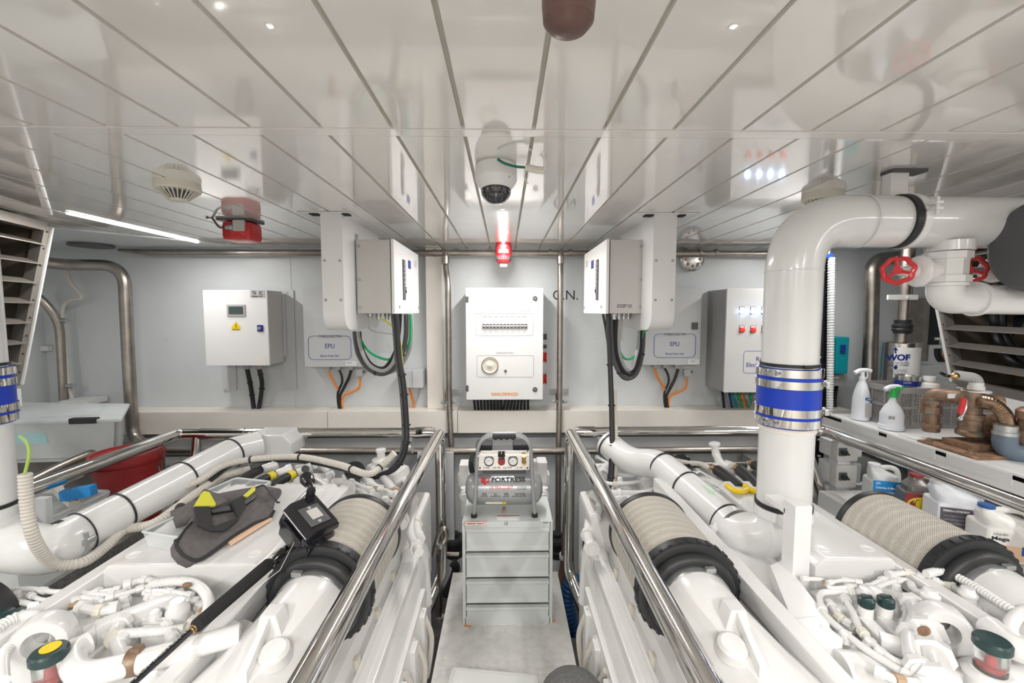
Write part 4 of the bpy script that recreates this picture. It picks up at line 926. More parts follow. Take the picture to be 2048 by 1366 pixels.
def engine(s, label):
    CX = s*1.04; e = thing('engine', (CX, 1.5, FZ), label, 'engine')
    def X(u): return CX+s*u           # u<0 : inner side (toward walkway)
    # block: cross-section pushed along Y
    half = [(-.64, -2.3), (-.64, -1.30), (-.615, -1.215), (-.54, -1.205), (-.52, -1.13), (-.44, -1.09), (-.31, -1.075), (-.275, -.93)]
    prof = half+[(-u, z) for u, z in half[::-1]]
    MB().prism([(X(u), .45, Zc(z)) for u, z in prof], (0, 1.80, 0), .008).build('engine_block', 'white', e)
    # top cover
    ul = -.02 if s > 0 else -.265
    if s > 0: MB().box(X(-.262), X(-.0), 1.40, 2.02, Zc(-1.05), Zc(-.955), .01).build('lower_cover', 'white', e)
    b = MB(); b.prism([(X(ul), 1.36, Zc(-.84)), (X(ul+.03), 1.36, Zc(-.812)), (X(.235), 1.36, Zc(-.812)), (X(.265), 1.36, Zc(-.84)), (X(.265), 1.36, Zc(-.95)), (X(ul), 1.36, Zc(-.95))], (0, .66, 0), .012)
    cv = b.build('top_cover', 'white', e)
    b = MB()
    for u in (ul+.065, .2):
        for y in (1.42, 1.68, 1.93): b.lathe((X(u), y, Zc(-.8125)), (0, 0, 1), [(0, .022), (.002, .022), (.0022, .015), (.0012, .013), (.0012, .001)], 20)
    b.build('bolt_recess', 'wbox', cv)
    text('MTU', (X(.09), 1.66, Zc(-.8125)), .15, .045, 'white', cv, xd=(1, 0, 0), up=(0, 1, 0), name='embossed_lettering')
    b = MB()
    for u, w in ((-.272, .05), (.272, .05)): b.box(min(X(u-w/2), X(u+w/2)), max(X(u-w/2), X(u+w/2)), .70, 2.12, Zc(-.90), Zc(-.835), .006)
    b.build('side_flange', 'white', e)
    # rear upper housing (behind the cover)
    b = MB(); b.box(min(X(-.30), X(.30)), max(X(-.30), X(.30)), 2.04, 2.40, Zc(-1.2), Zc(-.93), .02); b.box(min(X(-.62), X(-.30)), max(X(-.62), X(-.30)), 2.05, 2.42, Zc(-1.5), Zc(-1.02), .03)
    b.box(min(X(.62), X(.30)), max(X(.62), X(.30)), 2.05, 2.42, Zc(-1.5), Zc(-1.02), .03); b.build('rear_housing_block', 'white', e)
    b = MB(); b.prism([(X(-.21), 1.99, Zc(-.93)), (X(-.21), 1.99, Zc(-.80)), (X(-.10), 2.06, Zc(-.78)), (X(-.10), 2.22, Zc(-.84)), (X(-.21), 2.22, Zc(-.93))], (s*.02, 0, 0), .004); b.build('rear_gusset', 'white', e)
    for u in ((-.462, .454) if s > 0 else (-.462,)): air_filter(e, X(u))
    # scalloped pockets on the head
    b = MB()
    for k in range(6):
        for sg in (-1, 1):
            y = .62+k*.26; b.box(min(X(sg*.50), X(sg*.40)), max(X(sg*.50), X(sg*.40)), y, y+.17, Zc(-1.14), Zc(-1.062), .022)
    b.build('head_boss', 'white', e)
    # rocker covers: long rounded bars with clips
    for sg in (-1, 1):
        b = MB(); u0, u1 = sorted((X(sg*.622), X(sg*.545))); b.box(u0, u1, .5, 2.02, Zc(-1.25), Zc(-1.185), .018)
        o = b.build('rocker_cover', 'white', e)
        b = MB(); b.box(u0+.022, u1-.022, .55, 1.98, Zc(-1.19), Zc(-1.178), .006); b.build('cover_ridge', 'white', o)
        b = MB()
        for k in range(6): b.box(min(X(sg*.548), X(sg*.530)), max(X(sg*.548), X(sg*.530)), .66+k*.24, .69+k*.24, Zc(-1.215), Zc(-1.165), .003)
        b.build('cover_clip', 'ivory', o)
        b = MB(); b.tube([(X(sg*.58), 2.00, Zc(-1.22)), (X(sg*.58), 2.12, Zc(-1.16)), (X(sg*.60), 2.16, Zc(-1.24)), (X(sg*.62), 2.14, Zc(-1.5))], .045, 16, fil=.06); b.build('coolant_elbow', 'white', e)
        b = MB(); b.box(min(X(sg*.66), X(sg*.63)), max(X(sg*.66), X(sg*.63)), .6, 2.0, Zc(-1.75), Zc(-1.32), .01)
        for k in range(7): b.box(min(X(sg*.68), X(sg*.65)), max(X(sg*.68), X(sg*.65)), .65+k*.2, .72+k*.2, Zc(-1.7), Zc(-1.36), .008)
        b.build('crankcase_cover', 'white', e)
        b = MB()
        for k in range(8): y = .7+k*.17; b.tube([(X(sg*.66), y, Zc(-1.36)), (X(sg*.70), y+.02, Zc(-1.5)), (X(sg*.67), y+.05, Zc(-1.72))], .012, 8, smooth=True)
        b.build('side_line', 'corr', e)
    # intake horn in front of each filter
    for sg, u in ((-1, -.462), (1, .454))[:2 if s > 0 else 1]:
        p0 = Vector((X(u), 1.262, Zc(-.885)))
        pts = [p0, p0+Vector((0, -.05, 0)), p0+Vector((s*(-sg)*.015, -.13, -.012)), p0+Vector((s*(-sg)*.05, -.24, -.05)), p0+Vector((s*(-sg)*.10, -.38, -.10)), p0+Vector((s*(-sg)*.14, -.60, -.16))]
        P = spline(pts, 6); n = len(P); R = [.105, .106, .103, .115, .135, .15]; rs = []
        for i in range(n): q = i/6; k = min(int(q), 4); rs.append(R[k]+(R[k+1]-R[k])*(q-k))
        o = MB().frame_rings(P, rs, 40).build('intake_horn', 'white', e)
        b = MB(); b.torus(p0+Vector((0, -.012, 0)), (0, 1, 0), .105, .0025, 48, 6); b.build('joint_seal', 'dgrey', o)
        b = MB(); c0 = p0+Vector((s*(-sg)*.02, -.16, .085))
        b.prism([c0+Vector((-.035, 0, -.02)), c0+Vector((-.02, 0, .035)), c0+Vector((.02, 0, .035)), c0+Vector((.035, 0, -.02))], (0, -.05, 0), .006)
        b.prism([c0+Vector((-.006, -.05, .032)), c0+Vector((.006, -.05, .032)), c0+Vector((.01, -.16, -.02)), c0+Vector((-.01, -.16, -.02))], (0, 0, -.05), .003)
        b.lathe(p0+Vector((s*(-sg)*.01-sg*s*(-.03), -.25, .04)), (0, -.3, 1), [(0, .035), (.028, .035), (.034, .028), (.035, 0)], 24)
        b.build('horn_rib', 'white', o)
    # front housings
    b = MB(); b.box(min(X(-.24), X(.30)), max(X(-.24), X(.30)), .62, 1.34, Zc(-1.4), Zc(-1.12), .02)
    b.box(min(X(-.06), X(.26)), max(X(-.06), X(.26)), 1.18, 1.35, Zc(-1.0), Zc(-.90), .03); b.build('front_housing', 'white', e)
    return e
ER = engine(1, 'white painted marine engine on the right, under the big white duct'); EL = engine(-1, 'white painted marine engine on the left, under the fishing rod and bag')
def T(e, name, pts, zc, r, m='white', corr=None, fil=None, seg=10):
    if name in ('fuel_line', 'coolant_line'): r *= .82
    P = [U(p[0], p[1], p[2] if len(p) > 2 else zc) for p in pts]
    P = fillet(P, fil, 5) if fil else spline(P, 6)
    seg = max(seg, int(r*700)); mb = MB()
    if corr: Q = resample(P, corr[0]/2); mb.frame_rings(Q, [r*(1+corr[1]*(1 if i % 2 else -1)) for i in range(len(Q))], seg)
    else: mb.frame_rings(P, r, seg)
    o_ = mb.build(name, m, e)
    if name in ('fuel_line', 'coolant_line', 'hose') and len(P) > 8:
        for f in (.06, .5, .94):
            i_ = min(int(f*(len(P)-1)), len(P)-2); d_ = (P[i_+1]-P[i_]).normalized()
            MB().frame_rings([P[i_]-d_*.010, P[i_]-d_*.009, P[i_]+d_*.009, P[i_]+d_*.010], [r*1.25, r*1.5, r*1.5, r*1.25], 8).build('pipe_nut' if f != .5 else 'line_clip', 'white' if f != .5 else random.choice(['white', 'white', 'tan', 'ivory']), e)
    return o_
def cap_bolts(e, pts, zc, r=.014, m='white'):
    b = MB()
    for px, py in pts: b.lathe(U(px, py, zc), (0, 0, 1), [(-.01, r*1.2), (.004, r*1.2), (.004, r), (.014, r), (.017, r*.7), (.0171, 0)], 10)
    return b.build('bolt_head', m, e)
def block(e, name, px, py, zc, size, rz=0, m='white', bev=.008, tilt=0):
    p = U(px, py, zc); b = MB(); R = Matrix.Rotation(rz, 3, 'Z') @ Matrix.Rotation(tilt, 3, 'X')
    b.cbox(p-Vector((0, 0, size[2]/2)), size, bev, R); return b.build(name, m, e)
def lift_eye(e, px, py, zc, w, hh, hole, rz):
    p = U(px, py, zc); R = Matrix.Rotation(rz, 4, 'Z'); b = MB(); b.T = Matrix.Translation(p) @ R
    n = 28; th = .06
    # ring lofted: outer rounded shape, inner hole
    outer = []
    for k in range(n):
        a = 2*PI*k/n; x, z = math.cos(a)*w, math.sin(a)*w
        if z < 0: z *= hh; x *= (1+.15*min(1, -math.sin(a)))
        outer.append((x, z))
    inner = [(math.cos(2*PI*k/n)*hole, math.sin(2*PI*k/n)*hole) for k in range(n)]
    loops = []
    for y, f in ((-th/2, .9), (-th/2+.012, 1), (th/2-.012, 1), (th/2, .9)): loops.append([b._v((x*f, y, z*f)) for x, z in outer])
    inl = [[b._v((x*1.12, -th/2, z*1.12)) for x, z in inner], [b._v((x, -th/2+.01, z)) for x, z in inner], [b._v((x, th/2-.01, z)) for x, z in inner], [b._v((x*1.12, th/2, z*1.12)) for x, z in inner]]
    seq = loops+inl[::-1]
    for i in range(len(seq)):
        A_, B_ = seq[i], seq[(i+1) % len(seq)]
        for k in range(n): b.face([A_[k], A_[(k+1) % n], B_[(k+1) % n], B_[k]])
    return b.build('lifting_eye', 'white', e, ang=50)
def sight_glass(e, px, py, zc, capm='teal', top=None):
    p = U(px, py, zc); t = MB().lathe(p-Vector((0, 0, .10)), (0, 0, 1), [(0, .05), (.03, .05), (.04, .037), (.045, .037)], 28).build('sight_glass_base', 'white', e)
    MB().lathe(p-Vector((0, 0, .055)), (0, 0, 1), [(0, .030), (.055, .031)], 28).build('glass', 'glass', t)
    MB().lathe(p-Vector((0, 0, .052)), (0, 0, 1), [(0, .016), (.012, .018), (.014, .008), (.04, .006)], 16).build('red_float', 'red', t)
    MB().lathe(p, (0, 0, 1), [(0, .033), (.003, .035), (.018, .035), (.023, .031), (.025, 0)], 32).build('cap', 'dcap', t)
    if top: MB().lathe(p+Vector((0, .004, .0275)), (0, 0, 1), [(-.003, .019), (-.001, .019)], 20).build('cap_sticker', top, t)
M['dcap'] = mat('dark_green_cap', (.018, .045, .045), .35)
# ---- right engine front
for px in (1732, 1771):
    p = U(px, 1212, -.84); f = MB().lathe(p-Vector((0, 0, .09)), (0, 0, 1), [(0, .020), (.09, .018)], 20).build('filler_neck', 'white', ER)
    b = MB(); b.lathe(p, (0, 0, 1), [(0, .018), (.004, .021), (.022, .021), (.027, .016), (.028, 0)], 24); b.cbox(p+Vector((0, 0, .028)), (.03, .010, .008), .003); b.build('filler_cap', 'dcap', f)
    for k, (z_, w_, h_) in enumerate(((-.865, .036, .055), (-.885, .046, .05))):
        b = MB(); A_, B_ = U(px-4+k*8, 1232+k*6, z_), U(px+44+k*6, 1280+k*12, z_); dv = B_-A_
        b.cbox((A_+B_)/2-Vector((0, 0, h_/2)), (dv.length, w_, h_), .005, Matrix.Rotation(math.atan2(dv.y, dv.x), 3, 'Z')); b.build('injector_block', 'white', ER)
    b = MB(); q = U(px+52, 1288, -.868); b.cbox(q, (.05, .042, .03), .004, Matrix.Rotation(-.6, 3, 'Z')); b.build('connector', 'white', ER)
    q = U(px+36, 1318, -.93); MB().lathe(q-Vector((0, 0, .1)), (0, 0, 1), [(0, .022), (.1, .022), (.105, .017)], 16).build('injector_neck', 'white', ER)
lift_eye(ER, 1882, 1254, -.855, .062, 2.6, .028, -.45)
sight_glass(ER, 1984, 1296, -.80)
for pts, zc, r in (
  ([(1605, 1158), (1645, 1160), (1662, 1176), (1712, 1172)], -.85, .008), ([(1715, 1184), (1660, 1184), (1642, 1188), (1640, 1204), (1655, 1235), (1720, 1290), (1782, 1330), (1840, 1366)], -.86, .011),
  ([(1690, 1196), (1706, 1226), (1726, 1266), (1790, 1322), (1866, 1336)], -.86, .011), ([(1735, 1174), (1765, 1160), (1795, 1150)], -.85, .009), ([(1742, 1182), (1775, 1166), (1812, 1160), (1826, 1176)], -.85, .009),
  ([(1610, 1205), (1640, 1235), (1670, 1280), (1690, 1330)], -.93, .010), ([(1760, 1345), (1800, 1362), (1850, 1366)], -.85, .012),
  ([(1600, 1190), (1640, 1230), (1660, 1300)], -.96, .012), ([(1880, 1170), (1960, 1215), (2040, 1250)], -.90, .012), ([(1826, 1180), (1870, 1186), (1930, 1220), (2000, 1235), (2060, 1240)], -.92, .014)):
    T(ER, 'fuel_line', pts, zc, r)
for pts, zc, r in (([(1660, 1165), (1690, 1160), (1720, 1164)], -.84, .007), ([(1780, 1150), (1815, 1146), (1846, 1156)], -.84, .011), ([(1660, 1210), (1680, 1236), (1700, 1250)], -.88, .012), ([(1640, 1285), (1665, 1300), (1700, 1330), (1720, 1366)], -.92, .010),
  ([(1850, 1340), (1880, 1350), (1910, 1366)], -.88, .012), ([(1930, 1200), (1975, 1225), (2030, 1232)], -.87, .010), ([(1870, 1165), (1900, 1172), (1940, 1196)], -.85, .014), ([(1800, 1195), (1812, 1220), (1806, 1250)], -.86, .009)):
    T(ER, 'fuel_line', pts, zc, r)
T(ER, 'hose', [(1822, 1205), (1832, 1232), (1822, 1270), (1824, 1310), (1842, 1345)], -.85, .020)
T(ER, 'corrugated_hose', [(1852, 1148), (1880, 1143), (1910, 1152), (1960, 1180), (2010, 1212), (2060, 1240)], -.82, .012, 'white', corr=(.009, .10))
T(ER, 'corrugated_hose', [(2060, 1215), (2035, 1230), (2020, 1255), (2030, 1290)], -.82, .014, 'white', corr=(.010, .10))
T(ER, 'coolant_pipe', [(1980, 1255), (2020, 1290), (2060, 1305)], -.83, .03)
T(ER, 'coolant_pipe', [(1920, 1386), (1960, 1362), (2010, 1366), (2060, 1376)], -.93, .05)
T(ER, 'coolant_pipe', [(1680, 1345), (1740, 1350), (1800, 1380)], -.92, .05)
block(ER, 'rib_casting', 1925, 1185, -.86, (.22, .07, .10), -.62); block(ER, 'rib_casting', 1960, 1222, -.90, (.20, .05, .10), -.62)
block(ER, 'bracket', 1660, 1235, -.92, (.05, .14, .14), .35); block(ER, 'bracket', 1790, 1190, -.87, (.13, .10, .10), .3, bev=.03); block(ER, 'valve_block', 1715, 1300, -.97, (.07, .26, .10), .5)
block(ER, 'valve_block', 1700, 1265, -.96, (.06, .16, .12), .5); block(ER, 'casting', 2010, 1225, -.93, (.10, .08, .08), -.3, bev=.03)
for px, py, zc in ((1860, 1188, -.82), (1935, 1185, -.83), (1730, 1185, -.85), (1750, 1185, -.85)):
    MB().lathe(U(px, py, zc)-Vector((0, 0, .06)), (0, 0, 1), [(0, .026), (.02, .026), (.022, .021), (.05, .021), (.053, .024), (.06, .024), (.066, .018), (.075, .015), (.076, 0)], 18).build('fitting', 'white', ER)
cap_bolts(ER, [(1835, 1190), (1700, 1172), (1790, 1176), (1985, 1250), (1690, 1275), (1740, 1290), (1650, 1265), (1760, 1310), (1940, 1240), (1850, 1330), (1960, 1210), (1900, 1170)], -.87)
p = U(1848, 1262, -.80); b = MB(); b.sphere(p, .013, (1.3, .6, 1), 10, 6); b.build('rust_patch', 'rusty', ER)
T(ER, 'hose', [(1880, 1366), (1865, 1310), (1852, 1262)], -.86, .03)
# ---- right duct support bracket
t = thing('duct_bracket', U(1593, 1250, -.85), 'white square post with bolted foot carrying the big white duct', 'bracket')
q0 = at(1593, 1245, 1.36); q1 = at(1593, 1010, 1.36)
b = MB(); b.box(q0.x-.028, q0.x+.028, 1.35, 1.41, q0.z-.02, q1.z, .003); b.box(q0.x-.028, q0.x+.028, 1.40, 1.515, q1.z-.05, q1.z-.03, .002); b.build('post', 'wbox', t)
b = MB(); b.prism([U(1540, 1130, -.86), U(1566, 1118, -.86), U(1660, 1240, -.86), U(1660, 1300, -.86), U(1600, 1280, -.86)], (0, 0, -.045), .004); b.build('arm', 'wbox', t)
b = MB(); b.cbox(U(1625, 1268, -.87)-Vector((0, 0, .02)), (.10, .09, .07), .006, Matrix.Rotation(.15, 3, 'Z')); b.prism([U(1548, 1245, -.93), U(1575, 1238, -.93), U(1700, 1300, -.93), U(1690, 1315, -.93), U(1620, 1315, -.93)], (0, 0, -.012), .003); b.build('foot', 'wbox', t)
b = MB(); bolt(b, U(1568, 1250, -.928), (0, 0, 1), .010, .02); bolt(b, U(1640, 1300, -.928), (0, 0, 1), .010, .02); b.build('bolt', 'gal', t)
# ---- left engine front
q = U(-70, 1250, -.90); b = MB(); b.lathe(q, (0, 1, 0), [(-.02, .09), (-.02, .118), (.0, .13), (.03, .132), (.04, .12)], 48); b.build('outer_filter_cap', 'black', EL)
for pts, zc, r in (([(150, 1182), (200, 1190), (240, 1186), (262, 1170)], -.86, .010), ([(165, 1215), (200, 1222), (232, 1216)], -.85, .016), ([(300, 1195), (330, 1205), (345, 1230)], -.87, .012), ([(255, 1168), (290, 1160), (320, 1166)], -.85, .012),
  ([(60, 1190), (85, 1200), (120, 1198), (150, 1188)], -.86, .008), ([(195, 1262), (225, 1272), (255, 1258)], -.88, .014), ([(430, 1255), (410, 1270), (380, 1278), (350, 1290)], -.86, .009), ([(390, 1175), (405, 1190), (408, 1220)], -.86, .008)):
    T(EL, 'fuel_line', pts, zc, r)
lift_eye(EL, 88, 1276, -.84, .062, 2.6, .030, .45)
sight_glass(EL, 99, 1318, -.80, top='yellow')
for px in (8, 32):
    p = U(px, 1230, -.86); MB().lathe(p-Vector((0, 0, .02)), (0, 0, 1), [(0, .022), (.03, .022), (.034, .01)], 20).build('filler_cap', 'dcap', EL)
for pts, zc, r in (
  ([(0, 1182), (60, 1178), (110, 1184), (150, 1180)], -.86, .009), ([(0, 1205), (50, 1206), (100, 1218), (160, 1196), (210, 1204)], -.86, .010), ([(110, 1224), (130, 1212), (170, 1208), (215, 1212)], -.87, .010),
  ([(215, 1196), (260, 1184), (300, 1172), (350, 1172)], -.85, .009), ([(290, 1185), (330, 1190), (370, 1200), (400, 1200)], -.86, .009), ([(300, 1180), (340, 1182), (385, 1190)], -.85, .008),
  ([(385, 1240), (400, 1225), (410, 1205)], -.85, .008), ([(120, 1235), (160, 1222), (220, 1225), (260, 1212)], -.88, .011), ([(330, 1300), (345, 1280), (340, 1262), (330, 1250)], -.85, .012),
  ([(370, 1320), (400, 1335), (440, 1310)], -.90, .016), ([(150, 1200), (190, 1186), (240, 1178)], -.86, .009)):
    T(EL, 'fuel_line', pts, zc, r)
T(EL, 'corrugated_hose', [(300, 1168), (340, 1163), (378, 1164), (404, 1178), (417, 1200), (414, 1225), (398, 1248)], -.83, .013, 'white', corr=(.009, .10))
T(EL, 'corrugated_hose', [(240, 1268), (290, 1264), (330, 1262), (372, 1256)], -.85, .012, 'white', corr=(.008, .08))
T(EL, 'corrugated_hose', [(80, 1232), (45, 1232), (12, 1246), (-20, 1270)], -.83, .015, 'white', corr=(.011, .10))
T(EL, 'corrugated_hose', [(52, 1280), (24, 1290), (4, 1320), (4, 1366)], -.83, .013, 'white', corr=(.010, .10))
T(EL, 'coolant_pipe', [(178, 1285), (160, 1296), (146, 1318), (156, 1342), (190, 1345), (260, 1328), (340, 1308), (420, 1285), (480, 1268)], -.82, .026, seg=20)
P = U(268, 1324, -.82); b = MB(); d_ = (U(300, 1318, -.82)-P).normalized(); b.cyl(P-d_*.012, P+d_*.012, .030, seg=24); b.cbox(P+Vector((.01, 0, .032)), (.02, .02, .014), .003); b.build('pipe_clamp', 'bronze', EL)
block(EL, 'rib_casting', 285, 1212, -.85, (.05, .20, .07), -.75); block(EL, 'rib_casting', 262, 1222, -.86, (.05, .20, .07), -.75); block(EL, 'rib_casting', 240, 1234, -.87, (.05, .20, .07), -.75)
for k in range(4): block(EL, 'cooling_rib', 335, 1236+k*8, -.875, (.14, .012, .05), .0, bev=.003)
block(EL, 'casting', 185, 1240, -.88, (.16, .12, .12), -.2, bev=.03); block(EL, 'casting', 120, 1225, -.90, (.16, .10, .1), .2, bev=.03); block(EL, 'casting', 200, 1290, -.90, (.16, .14, .12), -.1, bev=.04)
block(EL, 'bracket', 480, 1270, -.86, (.12, .10, .08), -.45, bev=.012); block(EL, 'bracket', 455, 1250, -.84, (.06, .05, .05), -.45, bev=.01)
b = MB(); b.lathe(U(355, 1218, -.84)-Vector((0, 0, .05)), (0, 0, 1), [(0, .036), (.02, .036), (.022, .030), (.05, .029), (.06, .022), (.075, .018)], 20); b.build('fitting', 'white', EL)
for px, py in ((210, 1215), (330, 1170), (300, 1172), (60, 1215), (240, 1275), (135, 1270), (142, 1288)):
    MB().lathe(U(px, py, -.85)-Vector((0, 0, .04)), (.2, 0, 1), [(0, .018), (.03, .018), (.035, .013), (.05, .012)], 14).build('fitting', 'white', EL)
cap_bolts(EL, [(218, 1252), (140, 1286), (165, 1225), (95, 1212), (400, 1215), (250, 1200), (310, 1232), (380, 1262), (30, 1195), (195, 1188), (420, 1300), (330, 1345)], -.87)
T(EL, 'hose', [(250, 1320), (235, 1290), (232, 1262), (250, 1240)], -.86, .016)
# brownish rust film on few fittings
b = MB(); b.sphere(U(374, 1170, -.815), .010, (1.4, .8, .8), 8, 6); b.build('rust_patch', 'rusty', EL)
# ---- rear clutter of both engines
def rear(e, dx, side):
    z = -.86
    m = (lambda x: x) if side > 0 else (lambda x: x)
for pts, zc, r in (([(1190, 935), (1250, 950), (1300, 945), (1312, 965), (1295, 985), (1215, 985)], -.93, .018), ([(1210, 1000), (1290, 990), (1320, 965)], -.95, .022), ([(1200, 960), (1230, 968), (1300, 960)], -.94, .012),
  ([(1185, 990), (1200, 1010), (1190, 1040)], -1.0, .02), ([(1195, 915), (1240, 935), (1290, 925)], -.93, .012), ([(1380, 945), (1410, 965), (1440, 985)], -.86, .010), ([(1395, 940), (1430, 960), (1470, 985)], -.86, .008),
  ([(1180, 1030), (1176, 1070), (1185, 1100)], -1.1, .03), ([(1200, 1010), (1230, 1020), (1250, 1010)], -.98, .014)):
    T(ER, 'coolant_line', pts, zc, r)
T(ER, 'corrugated_hose', [(1330, 915), (1370, 925), (1400, 928), (1420, 938)], -.83, .014, 'corr', corr=(.010, .08))
block(ER, 'rear_casting', 1215, 930, -.92, (.16, .10, .12), .1, bev=.02); block(ER, 'rear_casting', 1270, 975, -.98, (.20, .10, .10), .1, bev=.02); block(ER, 'rear_casting', 1230, 995, -1.0, (.18, .12, .10), 0, bev=.03)
block(ER, 'rear_casting', 1430, 968, -.90, (.26, .16, .10), .0, bev=.02)
cap_bolts(ER, [(1200, 945), (1240, 960), (1260, 1000), (1285, 958), (1220, 1015), (1300, 990)], -.93)
for px, py in ((1430, 935), (1455, 930), (1500, 932), (1520, 945)):
    MB().lathe(U(px, py, -.84)-Vector((0, 0, .07)), (.3, .2, 1), [(0, .03), (.04, .03), (.045, .022), (.07, .022), (.075, .028), (.09, .028)], 16).build('fitting', 'white', ER)
MB().lathe(U(1432, 905, -.80)-Vector((0, 0, .02)), (-.15, 0, 1), [(0, .02), (.06, .02), (.062, .03), (.075, .03), (.08, .02)], 18).build('filler_neck', 'white', ER)
T(ER, 'rear_pipe', [(1432, 905), (1440, 925), (1460, 935)], -.82, .022)
MB().lathe(U(1368, 918, -.83)-Vector((0, 0, .05)), (-.5, -.6, .6), [(0, .05), (.07, .055), (.08, .048), (.082, 0)], 28).build('black_cap', 'blackg', ER)
for k, (x0_, y0_, x1_, y1_) in enumerate(((1425, 935, 1492, 985), (1470, 935, 1528, 985), (1500, 925, 1560, 965), (1500, 945, 1545, 985))):
    T(ER, 'black_sensor_hose', [(x0_+10, y0_+6), ((x0_+x1_)/2, (y0_+y1_)/2-2), (x1_-10, y1_-6)], -.825, .028, 'black')
    if k < 2: T(ER, 'yellow_clip', [(x1_-38, y1_-14), (x1_-24, y1_-4), (x1_-8, y1_-2), (x1_+4, y1_-6)], -.800, .012, 'yellow')
    MB().cyl(U(x0_+2, y0_+1, -.825), U(x0_+10, y0_+6, -.825), .019, seg=14).build('brass_nut', 'brass', ER)
for k in range(5): T(ER, 'thin_line', [(1395+k*9, 955+k*1), (1440+k*8, 975+k), (1470+k*8, 995)], -.85, .005)
# left engine rear
for pts, zc, r in (([(700, 945), (740, 965), (775, 990)], -.90, .018), ([(740, 935), (775, 965), (800, 1010), (805, 1050)], -.95, .028), ([(760, 940), (800, 950), (826, 1000), (820, 1060), (838, 1105)], -1.0, .024), ([(700, 960), (730, 975), (770, 980), (785, 990)], -.88, .012),
  ([(705, 975), (725, 985), (745, 1000)], -.92, .014), ([(560, 920), (600, 925), (640, 920), (650, 935)], -.86, .014), ([(590, 935), (620, 930), (660, 945), (640, 975)], -.86, .010), ([(640, 930), (660, 950), (645, 970)], -.84, .020), ([(800, 1040), (830, 1050), (835, 1080)], -1.05, .03)):
    T(EL, 'coolant_line', pts, zc, r)
block(EL, 'rear_casting', 735, 975, -.95, (.16, .16, .1), -.3, bev=.03); block(EL, 'rear_casting', 775, 1020, -1.0, (.14, .2, .1), 0, bev=.02); block(EL, 'rear_casting', 560, 955, -.92, (.3, .18, .08), 0, bev=.02)
block(EL, 'rear_casting', 790, 935, -.93, (.12, .2, .12), -.3, bev=.05)
MB().lathe(U(706, 935, -.84)-Vector((0, 0, .05)), (.3, -.5, .6), [(0, .05), (.07, .055), (.08, .048), (.082, 0)], 28).build('black_cap', 'blackg', EL)
MB().lathe(U(762, 908, -.80)-Vector((0, 0, .05)), (0, 0, 1), [(0, .05), (.02, .05), (.03, .022), (.06, .022), (.063, .028), (.078, .028), (.08, 0)], 20).build('filler_neck', 'white', EL)
for k, (x0_, y0_, x1_, y1_) in enumerate(((520, 940, 470, 968), (548, 950, 500, 975), (588, 948, 540, 975))):
    T(EL, 'black_sensor_hose', [(x0_, y0_), ((x0_+x1_)/2, (y0_+y1_)/2-2), (x1_, y1_)], -.82, .022, 'black')
    if k: T(EL, 'yellow_band', [(x0_-2, y0_+1), (x0_-12, y0_+6)], -.82, .0235, 'lyel')
    MB().lathe(U(x0_+14, y0_-5, -.82), (1, .6, .2), [(-.02, .02), (.02, .024), (.03, .03), (.05, .03), (.055, .02)], 16).build('fitting', 'white', EL)
b = MB(); b.lathe(U(618, 935, -.83), (0, 0, 1), [(0, .045), (.015, .045), (.02, .03), (.03, .028)], 22); b.build('fitting', 'white', EL)
MB().lathe(U(612, 938, -.80), (.2, -1, .4), [(0, .016), (.02, .018), (.021, 0)], 14).build('sensor_plug', 'black', EL)
cap_bolts(EL, [(690, 955), (720, 1000), (745, 985), (770, 1000), (610, 955), (580, 960), (650, 955)], -.87)
# corrugated hose sweeping across the back of the left engine
cable('corrugated_hose', [U(325, 995, -.86), U(400, 960, -.82), U(450, 930, -.78), U(520, 917, -.76), U(600, 914, -.76), U(680, 930, -.77), U(735, 948, -.78), U(765, 930, -.76), U(790, 905, -.70)], .016, 'corr', 'beige corrugated hose arching over the back of the left engine', 'hose', ties=[.35, .5, .68, .85], corr=(.012, .07), seg=12)
cable('black_hose', [U(420, 962, -.84), U(470, 928, -.80), U(540, 922, -.79), U(620, 925, -.79), U(690, 940, -.80), U(730, 950, -.80)], .010, 'black', 'black cable under the beige corrugated hose on the left engine', 'cable')
cable('corrugated_hose', [U(500, 938, -.84), U(440, 955, -.85), U(380, 995, -.87), U(310, 1045, -.90), U(250, 1060, -.92), U(210, 1095, -.93), U(165, 1125, -.93), at(110, 1128, 1.52), at(80, 1100, 1.46), at(62, 1060, 1.43), at(54, 1010, 1.43), at(50, 945, 1.43)], .018, 'corr', 'long beige corrugated hose running under the left white pipe', 'hose', corr=(.012, .07), seg=12)
cable('earth_wire', [at(50, 946, 1.43), at(58, 912, 1.43), at(55, 888, 1.44), at(40, 872, 1.48)], .0045, 'wireg', 'yellow and green wire from the corrugated hose to the left duct', 'cable')
for l, x in (('left', -1.55),):
    o = MB().box(-1.80, -1.38, 1.0, 2.3, Zc(-1.20), Zc(-1.16), .003).build('side_plate', 'deck'); tag(o, 'grey speckled plate beside the left engine under the white pipe', 'plate')

